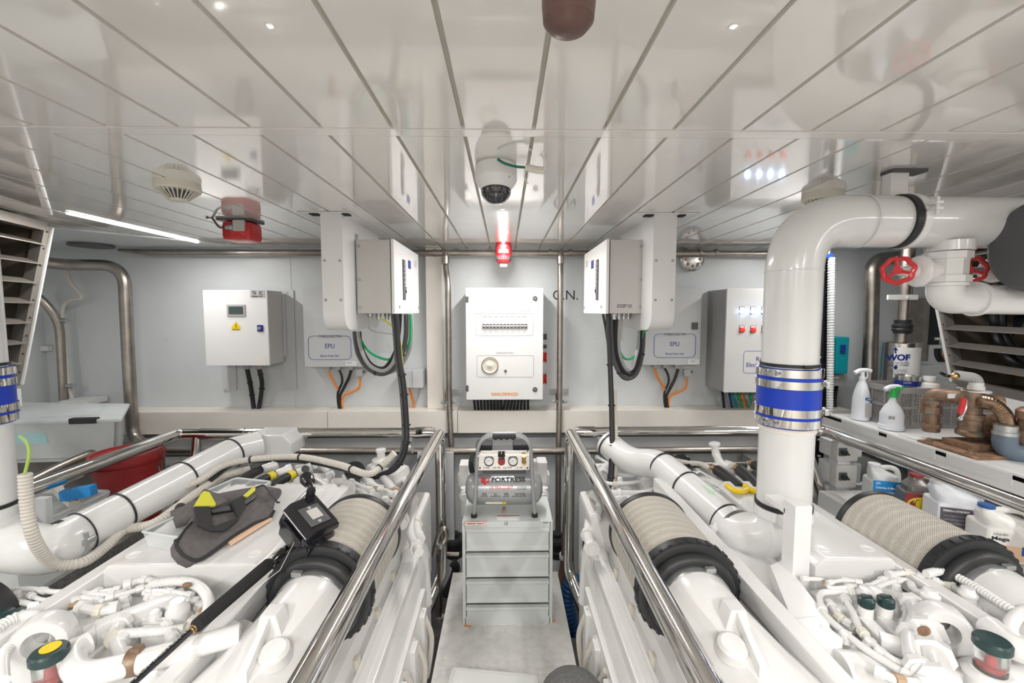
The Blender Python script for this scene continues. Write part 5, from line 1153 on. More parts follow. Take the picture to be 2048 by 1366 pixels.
# ================================================================== WHITE DUCTS
def band(parent, p, d, r, w=.012, m='black', name='band'):
    d = Vector(d).normalized(); return MB().lathe(Vector(p)-d*w/2, d, [(0, r), (0, r+.004), (w, r+.004), (w, r)], 48).build(name, m, parent)
def coupling(t, p, r, hgt):
    """blue rubber sleeve with four steel clamps, vertical, p = bottom centre"""
    c = MB().lathe(p, (0, 0, 1), [(0, r+.006), (.004, r+.012), (hgt-.004, r+.012), (hgt, r+.006)], 56).build('coupling_sleeve', 'blue', t)
    for f in (.03, .21, .67, .86):
        h0 = hgt*f; b = MB().lathe(Vector(p)+Vector((0, 0, h0)), (0, 0, 1), [(0, r+.012), (0, r+.016), (hgt*.13, r+.016), (hgt*.13, r+.012)], 56).build('hose_clamp', 'chrome', c)
    b = MB()
    for k, f in enumerate((.09, .27, .73, .92)):
        a = PI+.5 if k % 3 else PI+.5
        a = math.radians(205 if k in (0, 3) else -22); ce_ = Vector(p)+Vector((math.cos(a)*(r+.024), math.sin(a)*(r+.024), hgt*f)); tdir = Vector((-math.sin(a), math.cos(a), 0))
        b = MB(); b.cyl(ce_-tdir*.035, ce_+tdir*.035, .004, seg=8)
        for q in (-.024, .014): b.cbox(ce_+tdir*q, (.012, .012, .022), .002, Matrix.Rotation(a, 3, 'Z'))
        b.build('clamp_screw', 'gal', c)
    
DY = 1.60; R = .093
xd = at(1580, 700, DY).x; zt = at(1700, 442, DY).z
t = thing('exhaust_duct', (xd, DY, Zc(-.9)), 'large glossy white duct rising on the right and bending along the ceiling, with blue sleeve', 'duct')
zb1, zb0 = at(1580, 733, DY).z, at(1580, 848, DY).z
top = fillet([Vector((xd, DY, zb1-.01)), Vector((xd, DY, zt)), Vector((2.35, DY+.06, zt))], .19, 18)
MB().frame_rings(top, R, 56).build('upper_pipe', 'white2', t)
zl = at(1560, 1012, DY).z
MB().cyl((xd, DY, zl), (xd, DY, zb0+.02), R*.985, seg=56).build('lower_pipe', 'white2', t)
coupling(t, Vector((xd, DY, zb0)), R, zb1-zb0)
b = MB(); 
for k in range(3): b.torus((xd, DY, zb0-.004-.006*k), (0, 0, 1), R*.99, .0025+.001*k, 56, 6)
b.build('sealant_bead', 'beige', t)
band(t, (xd, DY, zb1+.010), (0, 0, 1), R, .012, name='rubber_band'); MB().cbox((xd+.0, DY-R-.008, zb1+.01), (.03, .012, .012), .002).build('band_lock', 'black', t)
for z_ in (at(1590, 543, DY).z,): MB().torus((xd, DY, z_), (0, 0, 1), R, .0025, 56, 6).build('weld_seam', 'white2', t)
for x_ in (at(1722, 440, DY).x,): MB().torus((x_, DY+.005, zt), (1, 0, 0), R, .0025, 56, 6).build('weld_seam', 'white2', t)
xb = at(1800, 440, DY).x
band(t, (xb, DY+.01, zt), (1, 0, 0), R, .022, name='rubber_band'); band(t, (xb+.038, DY+.01, zt), (1, 0, 0), R, .004, name='rubber_band')
cl = MB(); cl.lathe((xb+.014, DY+.01, zt), (1, 0, 0), [(0, R), (0, R+.006), (.024, R+.006), (.024, R)], 48)
for z_ in (.010, -.010): cl.box(xb+.014, xb+.038, DY-R-.028, DY-R+.01, zt+.03+z_-.004, zt+.03+z_+.004)
cl.cyl((xb+.026, DY-R-.018, zt+.0), (xb+.026, DY-R-.018, zt+.06), .006, seg=10); cl.build('pipe_clamp', 'wbox', t)
# lower elbow and sloping pipe toward the back left
zc0 = zl; e0 = Vector((xd, DY, zc0+.01))
pts = [e0, Vector((xd, DY, Zc(-.845))), at(1492, 1076, 1.66), at(1330, 926, 2.26)]
q0, q1 = at(1470, 1057, 1.71), at(1318, 925, 2.22); dd = (q1-q0).normalized(); pA = spline([e0, Vector((xd, DY, Zc(-.79))), Vector((xd-.035, DY+.01, Zc(-.858))), q0-dd*.03, q0+dd*.05], 8)
MB().frame_rings(pA, [R*.99-(R*.99-.076)*(i/(len(pA)-1))**2 for i in range(len(pA))], 44).build('lower_elbow', 'white2', t)
q0, q1, q2, q3 = at(1470, 1057, 1.71), at(1318, 925, 2.22), at(1262, 925, 2.36), at(1212, 885, 2.52)
MB().frame_rings(fillet([q0, q1, q2, q3], .10, 12), .073, 40).build('sloping_pipe', 'white2', t)
d = (q1-q0).normalized()
for px, f in ((0, .0), (0, .10), (1, .58), (1, .93)):
    p = q0+(q1-q0)*f; band(t, p, d, .073 if f > .02 else .077, .007 if f else .014, 'black' if f else 'dgrey', 'rubber_band')
band(t, q3+(q2-q3)*.12, q2-q3, .073, .008, name='rubber_band')
band(t, (xd, DY, zl+.012), (0, 0, 1), R, .016, name='rubber_band')
b = MB(); b.lathe((xd, DY, zl-.032), (0, 0, 1), [(0, R), (0, R+.007), (.034, R+.007), (.034, R)], 48); b.cbox((xd-.055, DY-.095, zl-.014), (.03, .04, .04), .008)
b.lathe((xd-.058, DY-.11, zl-.014), (0, -1, 0), [(0, .010), (.02, .009)], 10); b.build('pipe_clamp', 'wbox', t)
b = MB(); p = q0+(q1-q0)*.05; b.cbox(p+Vector((-.078, -.03, -.0)), (.04, .03, .02), .008); b.cyl(p+Vector((-.078, -.03, -.05)), p+Vector((-.078, -.03, .02)), .007, seg=8); b.build('clamp_lug', 'wbox', t)
nn = Vector((.0, -.5, .86)).normalized(); c_ = q0+(q1-q0)*.34
side = d.cross(Vector((0, 0, 1))).normalized(); nn = side.cross(d).normalized(); nn = (nn+Vector((0, -.25, 0))).normalized()
P0 = c_+nn*.0745
MB().prism([P0+d*-.035, P0+d*-.01-side*.02, P0+d*-.01-side*.009, P0+d*.03-side*.009, P0+d*.03+side*.009, P0+d*-.01+side*.009, P0+d*-.01+side*.02], nn*.0015).build('flow_arrow', 'mint', t)
# hanger
t = thing('duct_hanger', (xb+.0, DY, CEIL), 'white strap hanging from the ceiling above the big horizontal duct', 'hanger')
hx = at(1790, 370, DY+.05).x
MB().box(hx-.034, hx+.034, DY+.03, DY+.07, zt+R-.01, CEIL-.012, .003).build('strap', 'wbox', t)
MB().box(hx-.034, hx+.095, DY+.02, DY+.08, CEIL-.012, CEIL, .002).build('foot_plate', 'dgrey', t)
text('M 1', (hx, DY+.0295, CEIL-.115), .05, .02, 'dgrey', t)
# dark round insulated end at the right picture edge
t = thing('insulated_flange', (1.62, 1.35, 1.7), 'large dark round insulated duct end cut by the right picture edge', 'duct')
b = MB(); b.lathe((at(2068, 505, 1.45).x, 1.45, at(2010, 490, 1.45).z), (1, .02, 0), [(0, .10), (.004, .14), (.02, .158), (.25, .158), (.26, .14)], 48); b.build('flange', 'dgrey', t)
# left duct
xl = at(2, 700, DY).x
t = thing('exhaust_duct', (xl, DY, Zc(-.9)), 'white duct with blue sleeve cut by the left picture edge, bending onto the left engine', 'duct')
zb1, zb0 = at(0, 735, DY).z, at(0, 848, DY).z; R2 = .090
xl = at(6, 640, DY).x-R2*1.01-.032
zt2 = CEIL-.12
MB().frame_rings(fillet([Vector((xl, DY, zb1-.01)), Vector((xl, DY, zt2)), Vector((xl-.55, DY, zt2))], .15, 10), R2*.98, 40).build('upper_pipe', 'white2', t)
zl = at(20, 1015, DY).z
MB().cyl((xl, DY, zl), (xl, DY, zb0+.02), R2*.98, seg=48).build('lower_pipe', 'white2', t)
coupling(t, Vector((xl, DY, zb0)), R2, zb1-zb0)
band(t, (xl, DY, zb1+.010), (0, 0, 1), R2, .010, name='rubber_band'); band(t, (xl, DY, zl+.010), (0, 0, 1), R2, .014, name='rubber_band')
q0, q1, q2 = at(118, 1088, 1.62), at(470, 902, 2.40), at(515, 890, 2.50)
dd = (q1-q0).normalized(); pA = spline([Vector((xl, DY, zl+.01)), Vector((xl, DY, Zc(-.795))), Vector((xl+.045, DY+.01, Zc(-.868))), q0-dd*.03, q0+dd*.05], 8)
MB().frame_rings(pA, [R2*1.02-(R2*1.02-.082)*(i/(len(pA)-1))**2 for i in range(len(pA))], 44).build('lower_elbow', 'white2', t)
MB().frame_rings([q0, q1, q2], .079, 40).build('sloping_pipe', 'white2', t); d = (q1-q0).normalized()
for f, w in ((.02, .02), (.09, .004), (.27, .007), (.63, .007), (.97, .007)): band(t, q0+(q1-q0)*f, d, .0795, w, name='rubber_band')
b = MB(); p = q0+(q1-q0)*.055; b.cbox(p+Vector((.080, -.03, .0)), (.04, .05, .022), .006); b.cyl(p+Vector((.085, -.035, -.04)), p+Vector((.085, -.035, .035)), .008, seg=10); b.build('clamp_lug', 'gal', t)
b = MB(); p = q2; b.prism([p+Vector((-.05, 0, -.08)), p+Vector((.17, .05, -.08)), p+Vector((.17, .05, -.01)), p+Vector((.12, .05, .045)), p+Vector((-.05, 0, .06))], (0, .18, 0), .01); b.build('end_box', 'white2', t)
# ================================================================== VALVES UNDER THE RIGHT DUCT
t = thing('gate_valve', at(1895, 540, 1.62), 'white gate valve with red handwheel under the big horizontal duct', 'valve')
VY = 1.60; c_ = at(1893, 532, VY)
MB().cyl((c_.x+.012, VY, zt-R+.02), (c_.x+.012, VY, at(1893, 503, VY).z), .066, seg=36).build('branch_pipe', 'white', t)
b = MB(); b.lathe((c_.x, VY, at(1893, 505, VY).z), (0, 0, -1), [(0, .062), (.0, .070), (.025, .070), (.027, .062), (.033, .060), (.085, .060), (.087, .070), (.11, .070), (.112, .06), (.12, .05)], 8)
b.cyl((c_.x-.04, VY, c_.z-.02), (c_.x-.12, VY, c_.z-.018), .036, .034, 24)
b.lathe((c_.x-.085, VY-.0, c_.z-.02), (-1, 0, 0), [(0, .036), (.01, .055), (.02, .058), (.032, .050), (.04, .030), (.075, .018), (.09, .016), (.105, .014)], 28); b.build('valve_body', 'white', t)
def handwheel(parent, c, ax, r):
    ax = Vector(ax).normalized(); u = ax.orthogonal().normalized(); v = ax.cross(u); c = Vector(c); b = MB(); pts = []
    for k in range(56): a = 2*PI*k/56; rr = r*(1+.055*math.cos(7*a)); pts.append(c+u*math.cos(a)*rr+v*math.sin(a)*rr)
    b.frame_rings(pts, .0085, 10, closed=True)
    for k in range(3): a = 2*PI*k/3+.3; b.cyl(c, c+(u*math.cos(a)+v*math.sin(a))*r, .007, seg=8)
    b.lathe(c-ax*.012, ax, [(0, .014), (.024, .014)], 12)
    return b.build('handwheel', 'red', parent)
handwheel(t, (at(1791, 541, VY).x, VY-.01, c_.z-.018), (-.75, -.6, .05), .044)
MB().cyl((c_.x-.17, VY, c_.z-.019), (at(1791, 541, VY).x+.01, VY-.008, c_.z-.018), .013, seg=14).build('stem', 'wbox', t)
zb_ = at(1893, 598, VY).z
MB().tube([(c_.x, VY, at(1893, 556, VY).z), (c_.x, VY, zb_), (2.35, VY, zb_-.01)], .054, 28, fil=.085, sub=12).build('lower_elbow', 'white', t)
b = MB(); b.lathe((at(1946, 595, VY).x, VY, zb_), (1, 0, 0), [(0, .058), (0, .064), (.014, .064), (.014, .056)], 28); b.lathe((c_.x, VY, at(1893, 566, VY).z), (0, 0, -1), [(0, .056), (0, .064), (.012, .064), (.012, .056)], 28); b.build('joint_ring', 'white', t)
t = thing('gate_valve', at(1985, 545, 1.66), 'second white valve with red handwheel, at the right picture edge', 'valve')
c2 = at(1940, 540, 1.70)
handwheel(t, c2, (-.8, -.55, 0), .046)
b = MB(); b.cyl(c2, c2+Vector((.06, 0, 0)), .012, seg=12); b.build('stem', 'gal', t)
b = MB(); b.lathe(c2+Vector((.045, 0, 0)), (1, 0, 0), [(0, .015), (.02, .02), (.03, .045), (.045, .050), (.055, .042), (.06, .036), (.30, .036)], 28); b.cbox(c2+Vector((.16, 0, 0)), (.08, .06, .09), .01); b.build('valve_body', 'white', t)

# ================================================================== LOUVRES
def louvre(s, dy, label):
    top = Vector((s*2.66, 2.615+dy, Zc(.488))); bot = Vector((s*2.66, 2.39+dy, Zc(-.404)))
    if s > 0: top = Vector((3.04, 3.12, Zc(.46))); bot = Vector((3.04, 2.865, Zc(-.48)))
    e = Vector((-s*.28, -.96, .0)).normalized(); L = 1.0 if s < 0 else 1.15; n = Vector((s*.96, -.28, 0)).normalized()   # n points outboard
    dn = (bot-top)
    t = thing('ventilation_louvre', bot, label, 'louvre', 'ventilation louvres on both sides')
    def bar(p, q, w1, w2):   # p->q bar, w1 along in-plane, w2 depth
        d = (q-p).normalized(); side = d.cross(n).normalized(); o = p
        return [p-side*w1/2, p+side*w1/2, q+side*w1/2, q-side*w1/2], n*w2
    b = MB()
    for p, q, w in ((top, bot, .045), (top+e*L, bot+e*L, .045), (top, top+e*L, .05), (bot, bot+e*L, .05)):
        poly, off = bar(p, q, w, .05); b.prism(poly, off)
    fr = b.build('frame', 'louv', t)
    b = MB(); sd = -e
    poly, off = bar(top+sd*.030, bot+sd*.030, .012, .11); b.prism([p-n*.01 for p in poly], off); b.build('edge_trim', 'wbox', t)
    N = 8
    for k in range(1, N):
        p = top+dn*(k/N); o = MB(); q = p+e*L
        up = Vector((0, 0, 1))
        o.prism([p-n*.012, p+n*.055+up*.030, p+n*.055+up*.034, p-n*.012+up*.006], e*L); o.build('slat', 'louv', t)
    b = MB()
    for k in range(9): p = top+dn*((k+.3)/9); b.lathe(p-n*.001, -n, [(0, .006), (.002, .005)], 8)
    b.build('rivet', 'dark', t)
    # housing box behind and fan ring
    b = MB(); o4 = n*.32
    for p, q in ((top, bot), (top+e*L, bot+e*L)): b.prism([p+n*.05, q+n*.05, q+o4, p+o4], e*.004)
    b.prism([top+n*.05, top+n*.05+e*L, top+o4+e*L, top+o4], Vector((0, 0, .004))); b.prism([bot+n*.05, bot+n*.05+e*L, bot+o4+e*L, bot+o4], Vector((0, 0, -.004)))
    b.prism([top+o4, top+o4+e*L, bot+o4+e*L, bot+o4], n*.004); b.build('housing', 'intr', t)
    c = (top+bot)/2+e*.52+n*.20; b = MB()
    b.torus(c, n, .36, .028, 48, 10); b.torus(c, n, .30, .016, 48, 8); b.build('fan_ring', 'black', t)
    b = MB()
    for k in range(9): a = 2*PI*k/9; u = Vector((0, 0, 1)); v = n.cross(u); b.prism([c+n*.02+(u*math.cos(a)+v*math.sin(a))*.06, c+n*.02+(u*math.cos(a)+v*math.sin(a))*.29, c+n*.05+(u*math.cos(a+.45)+v*math.sin(a+.45))*.29, c+n*.05+(u*math.cos(a+.7)+v*math.sin(a+.7))*.06], n*.004)
    b.lathe(c+n*.01, n, [(0, .07), (.06, .08)], 24); b.build('fan_blades', 'blackg', t)
    # white skirt below
    MB().prism([bot+sd*.03+Vector((0, 0, -.02)), bot+e*L+Vector((0, 0, -.02)), bot+e*L+Vector((0, 0, -.12)), bot+sd*.03+Vector((0, 0, -.12))], n*.10, .004).build('skirt', 'wbox', t)
louvre(-1, 0, 'slanted metal ventilation louvre at the left picture edge')
louvre(1, .08, 'slanted metal ventilation louvre at the right picture edge')
p = MB(); pbox(p, 60, 692, 95, 702, 3.70, .045, .004); tag(p.build('cable_channel', 'wbox'), 'short white channel on the wall beside the left louvre', 'channel')

# ================================================================== RIGHT BACK CORNER
# level gauge
t = thing('level_gauge', at(1648, 835, 3.2), 'tall black graduated strip with ribbed clear tube behind the big duct', 'level gauge')
b = MB(); pbox(b, 1639, 512, 1655, 1010, 3.22, .03, .002); b.build('strip', 'blackg', t)
b = MB()
for k in range(13): pbox(b, 1637, 548+k*33, 1642, 551+k*33, 3.21, .04)
b.build('graduation', 'paper', t)
b = MB()
for k in range(9): pbox(b, 1655, 845+k*18, 1658, 853+k*18, 3.20, .01)
b.build('red_scale', 'red', t)
MB().tube(resample([at(1663, 515, 3.18), at(1659, 850, 3.18)], .006), .021, 14).build('tube_core', 'jugc', t)
Q = resample([at(1663, 515, 3.18), at(1659, 850, 3.18)], .010); MB().frame_rings(Q, [.021*(1+.18*(1 if i % 2 else -1)) for i in range(len(Q))], 14).build('ribbed_tube', 'jugc', t)
b = MB(); q = at(1656, 512, 3.19); b.cbox(q, (.05, .04, .03), .004); b.build('top_fitting', 'blue', t)
b = MB(); b.cyl(q+Vector((0, 0, .01)), q+Vector((0, 0, .06)), .014, seg=12); b.build('top_nut', 'gal', t)
t = thing('gauge_backing', at(1634, 700, 3.3), 'grey steel channel behind the tall black level gauge', 'channel'); pbox(MB(), 1622, 560, 1640, 830, 3.30, .448, .002).build('channel', 'plast', t)
# teal case
t = thing('charger_unit', at(1680, 750, 3.6), 'teal and grey electrical unit on the wall right of the level gauge', 'electrical unit')
pbox(MB(), 1660, 674, 1688, 748, 3.52, .225, .004).build('heat_sink', 'gal', t); pbox(MB(), 1672, 674, 1698, 748, 3.48, .20, .012).build('case', 'teal', t)
o = pbox(MB(), 1682, 690, 1692, 707, 3.472, .012, .002).build('display_window', 'navy', t); MB().lathe(at(1690, 704, 3.471), (0, -1, 0), [(0, .004), (.003, .003)], 8).build('led', 'green', o)
pbox(MB(), 1655, 750, 1695, 772, 3.54, .20, .004).build('lower_box', 'plast', t); pbox(MB(), 1658, 753, 1678, 758, 3.532, .01).build('label', 'paper', t)
for k in range(2): cable('black_cable', [at(1663+k*10, 772, 3.62), at(1661+k*10, 785, 3.6), at(1659+k*10, 800, 3.62), at(1660+k*10, 815, 3.66)], .014, 'black', 'black cable under the teal unit, %s one' % ('left' if k == 0 else 'right'))
# water filter
t = thing('water_filter', at(1800, 765, 3.1), 'cylindrical steel water filter with blue lettering and an up arrow', 'water filter')
Y = 3.15; cx = at(1800, 720, Y).x; z1, z0 = at(1800, 684, Y).z, .966; rr = 31*Y/F
cyl_ = MB().lathe((cx, Y, z0), (0, 0, 1), [(0, rr*.96), (.01, rr), (z1-z0-.01, rr), (z1-z0, rr*1.03), (z1-z0+.004, rr*.97), (z1-z0+.008, rr*.3)], 40).build('canister', 'steelb', t)
lz1, lz0 = at(1800, 693, Y).z, at(1800, 752, Y).z; b = MB(); A0, A1 = math.radians(-150), math.radians(-35)
ra = [[b._v((cx+math.cos(A0+(A1-A0)*k/20)*(rr+.0015), Y+math.sin(A0+(A1-A0)*k/20)*(rr+.0015), z)) for k in range(21)] for z in (lz0, lz1)]
for k in range(20): b.face([ra[0][k], ra[0][k+1], ra[1][k+1], ra[1][k]])
lab = b.build('label', 'paper', cyl_)
def ct(s_, px, py, w_, h_, m_, **k): return ptext(s_, px, py, w_, h_, Y-rr-.002, m_, lab, **k)
# label lettering facing the walkway
ct('WOF', 1796, 715, 50, 13, 'navy', bold=.04); ct('WATER FILTER', 1798, 726, 42, 3, 'pblue'); ct('AQUA  CHEF', 1796, 731, 44, 4.5, 'ink')
MB().lathe(at(1791, 735, Y-rr-.002), (0, -1, 0), [(0, .014), (.001, .014)], 20).build('emblem', 'navy', lab)
for k, (w_, s_) in enumerate(((36, 'SISTEMA DI FILTRAZIONE'), (40, 'HYDRO PROTECTION'), (30, 'FILTER WATER 12'))): ct(s_, 1796, 740+k*3.6, w_, 1.6, 'ink')
MB().prism([at(x, y, Y-rr-.003) for x, y in ((1790, 707), (1790, 700), (1786, 701), (1791.5, 694), (1797, 701), (1793, 700), (1793, 707))], (0, .002, 0)).build('arrow', 'navy', lab)
b = MB(); b.cyl((cx, Y, z1), (cx, Y, at(1800, 664, Y).z), .045, seg=24); b.cyl((cx+.005, Y, at(1800, 640, Y).z), (cx+.01, Y, CEIL-.01), .042, seg=24); b.build('riser_pipe', 'steel', t)
b = MB(); b.lathe((cx+.002, Y, at(1800, 667, Y).z), (0, 0, 1), [(0, .052), (.012, .052), (.016, .058), (.03, .062), (.04, .056), (.05, .062), (.06, .062), (.075, .048), (.09, .05), (.10, .05)], 28); b.build('rubber_joint', 'black', t)
b = MB(); b.lathe((cx+.01, Y, CEIL-.012), (0, 0, 1), [(0, .10), (.010, .10)], 24); b.build('ceiling_flange', 'dgrey', t)
q = at(1808, 595, Y); b = MB(); b.box(q.x-.17, q.x+.05, Y-.06, Y-.045, q.z-.018, q.z+.018, .003); b.lathe((q.x, Y, q.z-.018), (0, 0, 1), [(0, .052), (.036, .052)], 20); bolt(b, (q.x-.03, Y-.06, q.z), (0, -1, 0), .008); b.build('pipe_bracket', 'wbox', t)
# dark cabinet and pale box behind
t = thing('dark_panel_box', at(1860, 700, 3.4), 'dark narrow panel box on the wall behind the right louvre', 'electrical box')
pbox(MB(), 1850, 600, 1881, 700, 3.66, .089, .004).build('panel', 'blackg', t); pbox(MB(), 1846, 596, 1856, 760, 3.62, .128, .003).build('post', 'steel', t); pbox(MB(), 1858, 690, 1925, 745, 3.62, .128, .004).build('lower_box', 'ggrey', t)
pbox(MB(), 1871, 675, 1886, 680, 3.65, .012).build('tag', 'paper', t)
for k in range(2): cable('black_cable', [at(1872+k*7, 697, 3.34), at(1873+k*7, 712, 3.34), at(1880+k*8, 724, 3.36)], .013, 'black', 'short bent black cable behind the right crate, %s one' % ('left' if k == 0 else 'right'))
o = pbox(MB(), 1892, 698, 1902, 724, 3.34, .03, .01).build('orange_connector', 'orange'); tag(o, 'orange connector behind the right louvre edge', 'connector')

# shelf with things
SX, SZ = 2.34, .965
t = thing('machinery_shelf', (SX+.6, 2.3, .5), 'long white shelf on the right carrying the crate, bottles and pumps', 'shelf')
MB().prism([(SX, .9, SZ), (SX, 3.12, SZ), (3.88, 3.12, SZ), (3.88, .9, SZ)], (0, 0, -.02)).build('shelf_top', 'wbox', t)
b = MB(); b.box(SX, SX+.012, .9, 3.12, SZ-.155, SZ+.012, .003); b.box(SX-.006, SX, .9, 3.12, SZ-.085, SZ-.079)
for k in range(5): b.box(SX-.004, SX, 1.2+k*.36, 1.5+k*.36, SZ-.05, SZ+.004)
b.build('front_edge', 'wbox', t)
b = MB(); b.box(SX+.02, SX+.10, 2.92, 3.0, .501, SZ-.021, .003); b.box(SX+.02, SX+.10, 1.0, 1.08, .501, SZ-.021, .003); b.box(3.7, 3.8, 2.9, 3.0, .501, SZ-.021); b.box(SX-.3, SX+.3, 2.70, 2.76, .56, .60, .003); b.box(SX-.25, SX-.17, 2.64, 2.72, .501, .84, .003); b.build('shelf_leg', 'ggrey', t)
MB().box(SX+.45, SX+.47, 1.0, 2.9, .502, SZ-.022).build('back_panel', 'ggrey', t); MB().box(2.85, 3.88, 3.125, 3.48, SZ-.02, SZ+.0).build('rear_shelf_top', 'wbox', t)
for k, (y0, y1) in enumerate(((883, 926), (928, 979))):
    D = 2.62; t = thing('isolator_box', at(1700, y1, D), '%s grey isolator box with black rotary knob under the right shelf' % ('upper' if k == 0 else 'lower'), 'switch box', 'isolator boxes under the right shelf')
    MB().box(at(1674, 930, D).x, at(1716, 930, D).x, D, D+.06, at(1800, y1-3, D).z, at(1800, y0+2, D).z, .012).build('cover', 'gbox', t)
    MB().box(at(1676, 930, D).x, at(1738, 930, D).x, D+.055, D+.17, at(1800, y1-6, D).z, at(1800, y0+5, D).z, .006).build('box', 'ggrey', t)
    c_ = at(1685, (y0+y1)/2-1, D); o = MB().cbox(c_+Vector((0, -.004, 0)), (.048, .01, .05), .003).build('knob_plate', 'dgrey', t)
    b = MB(); b.lathe(c_+Vector((0, -.008, 0)), (0, -1, 0), [(0, .018), (.02, .016), (.021, 0)], 16); b.cbox(c_+Vector((0, -.026, 0)), (.044, .02, .012), .003, Matrix.Rotation(.5, 3, 'Y')); b.build('knob', 'black', o)
# crate
t = thing('plastic_crate', (2.78, 2.86, SZ), 'grey plastic crate with slotted sides on the right shelf', 'crate')
def slotted(mb, o, u, Lu, H_, th):
    """panel from corner o along unit u, height H_, thickness vector th"""
    def bx(a0, a1, h0, h1, out=0): p = o+u*a0+Vector((0, 0, h0))-th*out; mb.prism([p, p+u*(a1-a0), p+u*(a1-a0)+Vector((0, 0, h1-h0)), p+Vector((0, 0, h1-h0))], th*(1+out))
    bx(0, Lu, 0, .02, .4); bx(0, Lu, H_-.035, H_, .6); bx(0, Lu, H_*.48, H_*.54, .4)
    n = max(2, int(Lu/.085)); 
    for k in range(n+1): a = (Lu-.012)*k/n; bx(a, a+.012, .02, H_-.035, .3)
    for r0, r1 in ((.02, H_*.48), (H_*.54, H_-.035)):
        for j in range(1, 5): h = r0+(r1-r0)*j/5; bx(0, Lu, h-.0022, h+.0022)
    m = int(Lu/.0155)
    for k in range(m): a = Lu*k/m; bx(a, a+.005, .02, H_-.035)
cx0, cx1, cy0, cy1 = 2.52, 3.04, 2.71, 3.02; Hc = .262
for o_, u_, L_, th in ((Vector((cx0, cy0, SZ)), Vector((1, 0, 0)), cx1-cx0, Vector((0, .006, 0))), (Vector((cx0, cy1, SZ)), Vector((1, 0, 0)), cx1-cx0, Vector((0, -.006, 0))),
                       (Vector((cx0, cy0, SZ)), Vector((0, 1, 0)), cy1-cy0, Vector((.006, 0, 0))), (Vector((cx1, cy0, SZ)), Vector((0, 1, 0)), cy1-cy0, Vector((-.006, 0, 0)))):
    mb = MB(); slotted(mb, o_, u_, L_, Hc, th); mb.build('side_panel', 'crate', t)
MB().box(cx0, cx1, cy0, cy1, SZ+.001, SZ+.008).build('bottom', 'crate', t)
# contents: white bottle inside the crate
t = thing('white_bottle', (2.86, 2.86, SZ+.009), 'white bottle inside the grey slotted crate', 'bottle')
MB().lathe((2.86, 2.86, SZ+.009), (0, 0, 1), [(0, .06), (.01, .068), (.22, .068), (.26, .05), (.268, .03), (.28, .03)], 28).build('body', 'jugw2', t); MB().lathe((2.86, 2.86, SZ+.288), (0, 0, 1), [(0, .036), (.028, .034), (.03, 0)], 24).build('cap', 'wbox', t)
t = thing('paint_can', at(1815, 785, 2.9), 'open-topped tin can with dark blue label in front of the water filter', 'can')
px = at(1815, 770, 2.92); r_ = .068
MB().lathe((px.x, 2.92, SZ+.009), (0, 0, 1), [(0, r_), (.30, r_), (.30, r_+.003), (.305, r_+.003), (.305, r_*.9), (.297, r_*.9), (.297, 0)], 32).build('tin', 'steelb', t)
MB().lathe((px.x, 2.92, at(1800, 770, 2.92).z), (0, 0, 1), [(0, r_+.001), (0, r_+.0018), (.034, r_+.0018), (.034, r_+.001)], 32).build('label', 'navy', t)
ptext('TOTAL', 1815, 766, 18, 3.4, 2.92-r_-.002, 'paper', t)
# spray bottles
def spray(px, Y, h, r, label, hd, band_, w2):
    p = at(px, 840, Y); p.z = SZ+.001; t = thing('spray_bottle', p, label, 'spray bottle', 'white spray bottles beside the crate')
    if not w2:
        b = MB(); prof = [(0, .045), (.005, .053), (h*.45, .050), (h*.6, .042), (h*.75, .028), (h*.82, .018), (h*.86, .018)]
    else:
        b = MB(); prof = [(0, .060), (.004, .066), (.03, .066), (.032, .062), (h*.33, .062), (h*.42, .052), (h*.50, .040), (h*.58, .022), (h*.68, .015), (h*.72, .015)]
    b.lathe(p, (0, 0, 1), prof, 32); b.build('bottle', 'jugw', t)
    top = p+Vector((0, 0, prof[-1][0]))
    MB().lathe(top, (0, 0, 1), [(-.01, .020), (.012, .019), (.014, .014), (.05, .011)], 20).build('collar', band_, t)
    b = MB(); q = top+Vector((0, 0, .045)); b.tube([q+Vector((-.055, 0, -.006)), q+Vector((-.02, 0, .012)), q+Vector((.02, 0, .014)), q+Vector((.04, 0, .01))], .014, 12, smooth=True); b.build('spray_head', 'jugw', t)
    b = MB(); b.cbox(q+Vector((.048, 0, .010)), (.022, .022, .022), .004); b.tube([q+Vector((.03, 0, 0)), q+Vector((.034, 0, -.03)), q+Vector((.022, 0, -.05))], .005, 8, smooth=True)
    if w2: b.cbox(q+Vector((.02, 0, .004)), (.03, .03, .022), .004)
    b.build('trigger', hd, t)
    return t, p
t, p = spray(1720, 2.94, .335, .05, 'white spray bottle with blue label on the left end of the shelf', 'jugw', 'jugw', False)
o = MB().prism([p+Vector(v) for v in ((-.018, -.0525, .150), (.036, -.045, .135), (.036, -.045, .150), (-.008, -.0515, .168))], (0, -.004, 0)).build('blue_label', 'pblue', t)
text('SANICO', p+Vector((.010, -.0565, .153)), .036, .006, 'paper', t, xd=(1, .1, -.2), up=(.2, 0, 1))
MB().prism([p+Vector(v) for v in ((-.012, -.054, .03), (.036, -.047, .03), (.036, -.045, .125), (-.012, -.0525, .125))], (0, -.003, 0)).build('text_label', 'gbox', t)
t, p = spray(1783, 2.70, .30, .06, 'squat white spray bottle with green nozzle beside the crate', 'lgreen', 'lgreen', True)
text('S&F 80', p+Vector((-.045, -.049, .085)), .03, .02, 'ink', t, xd=(.8, -.6, 0))
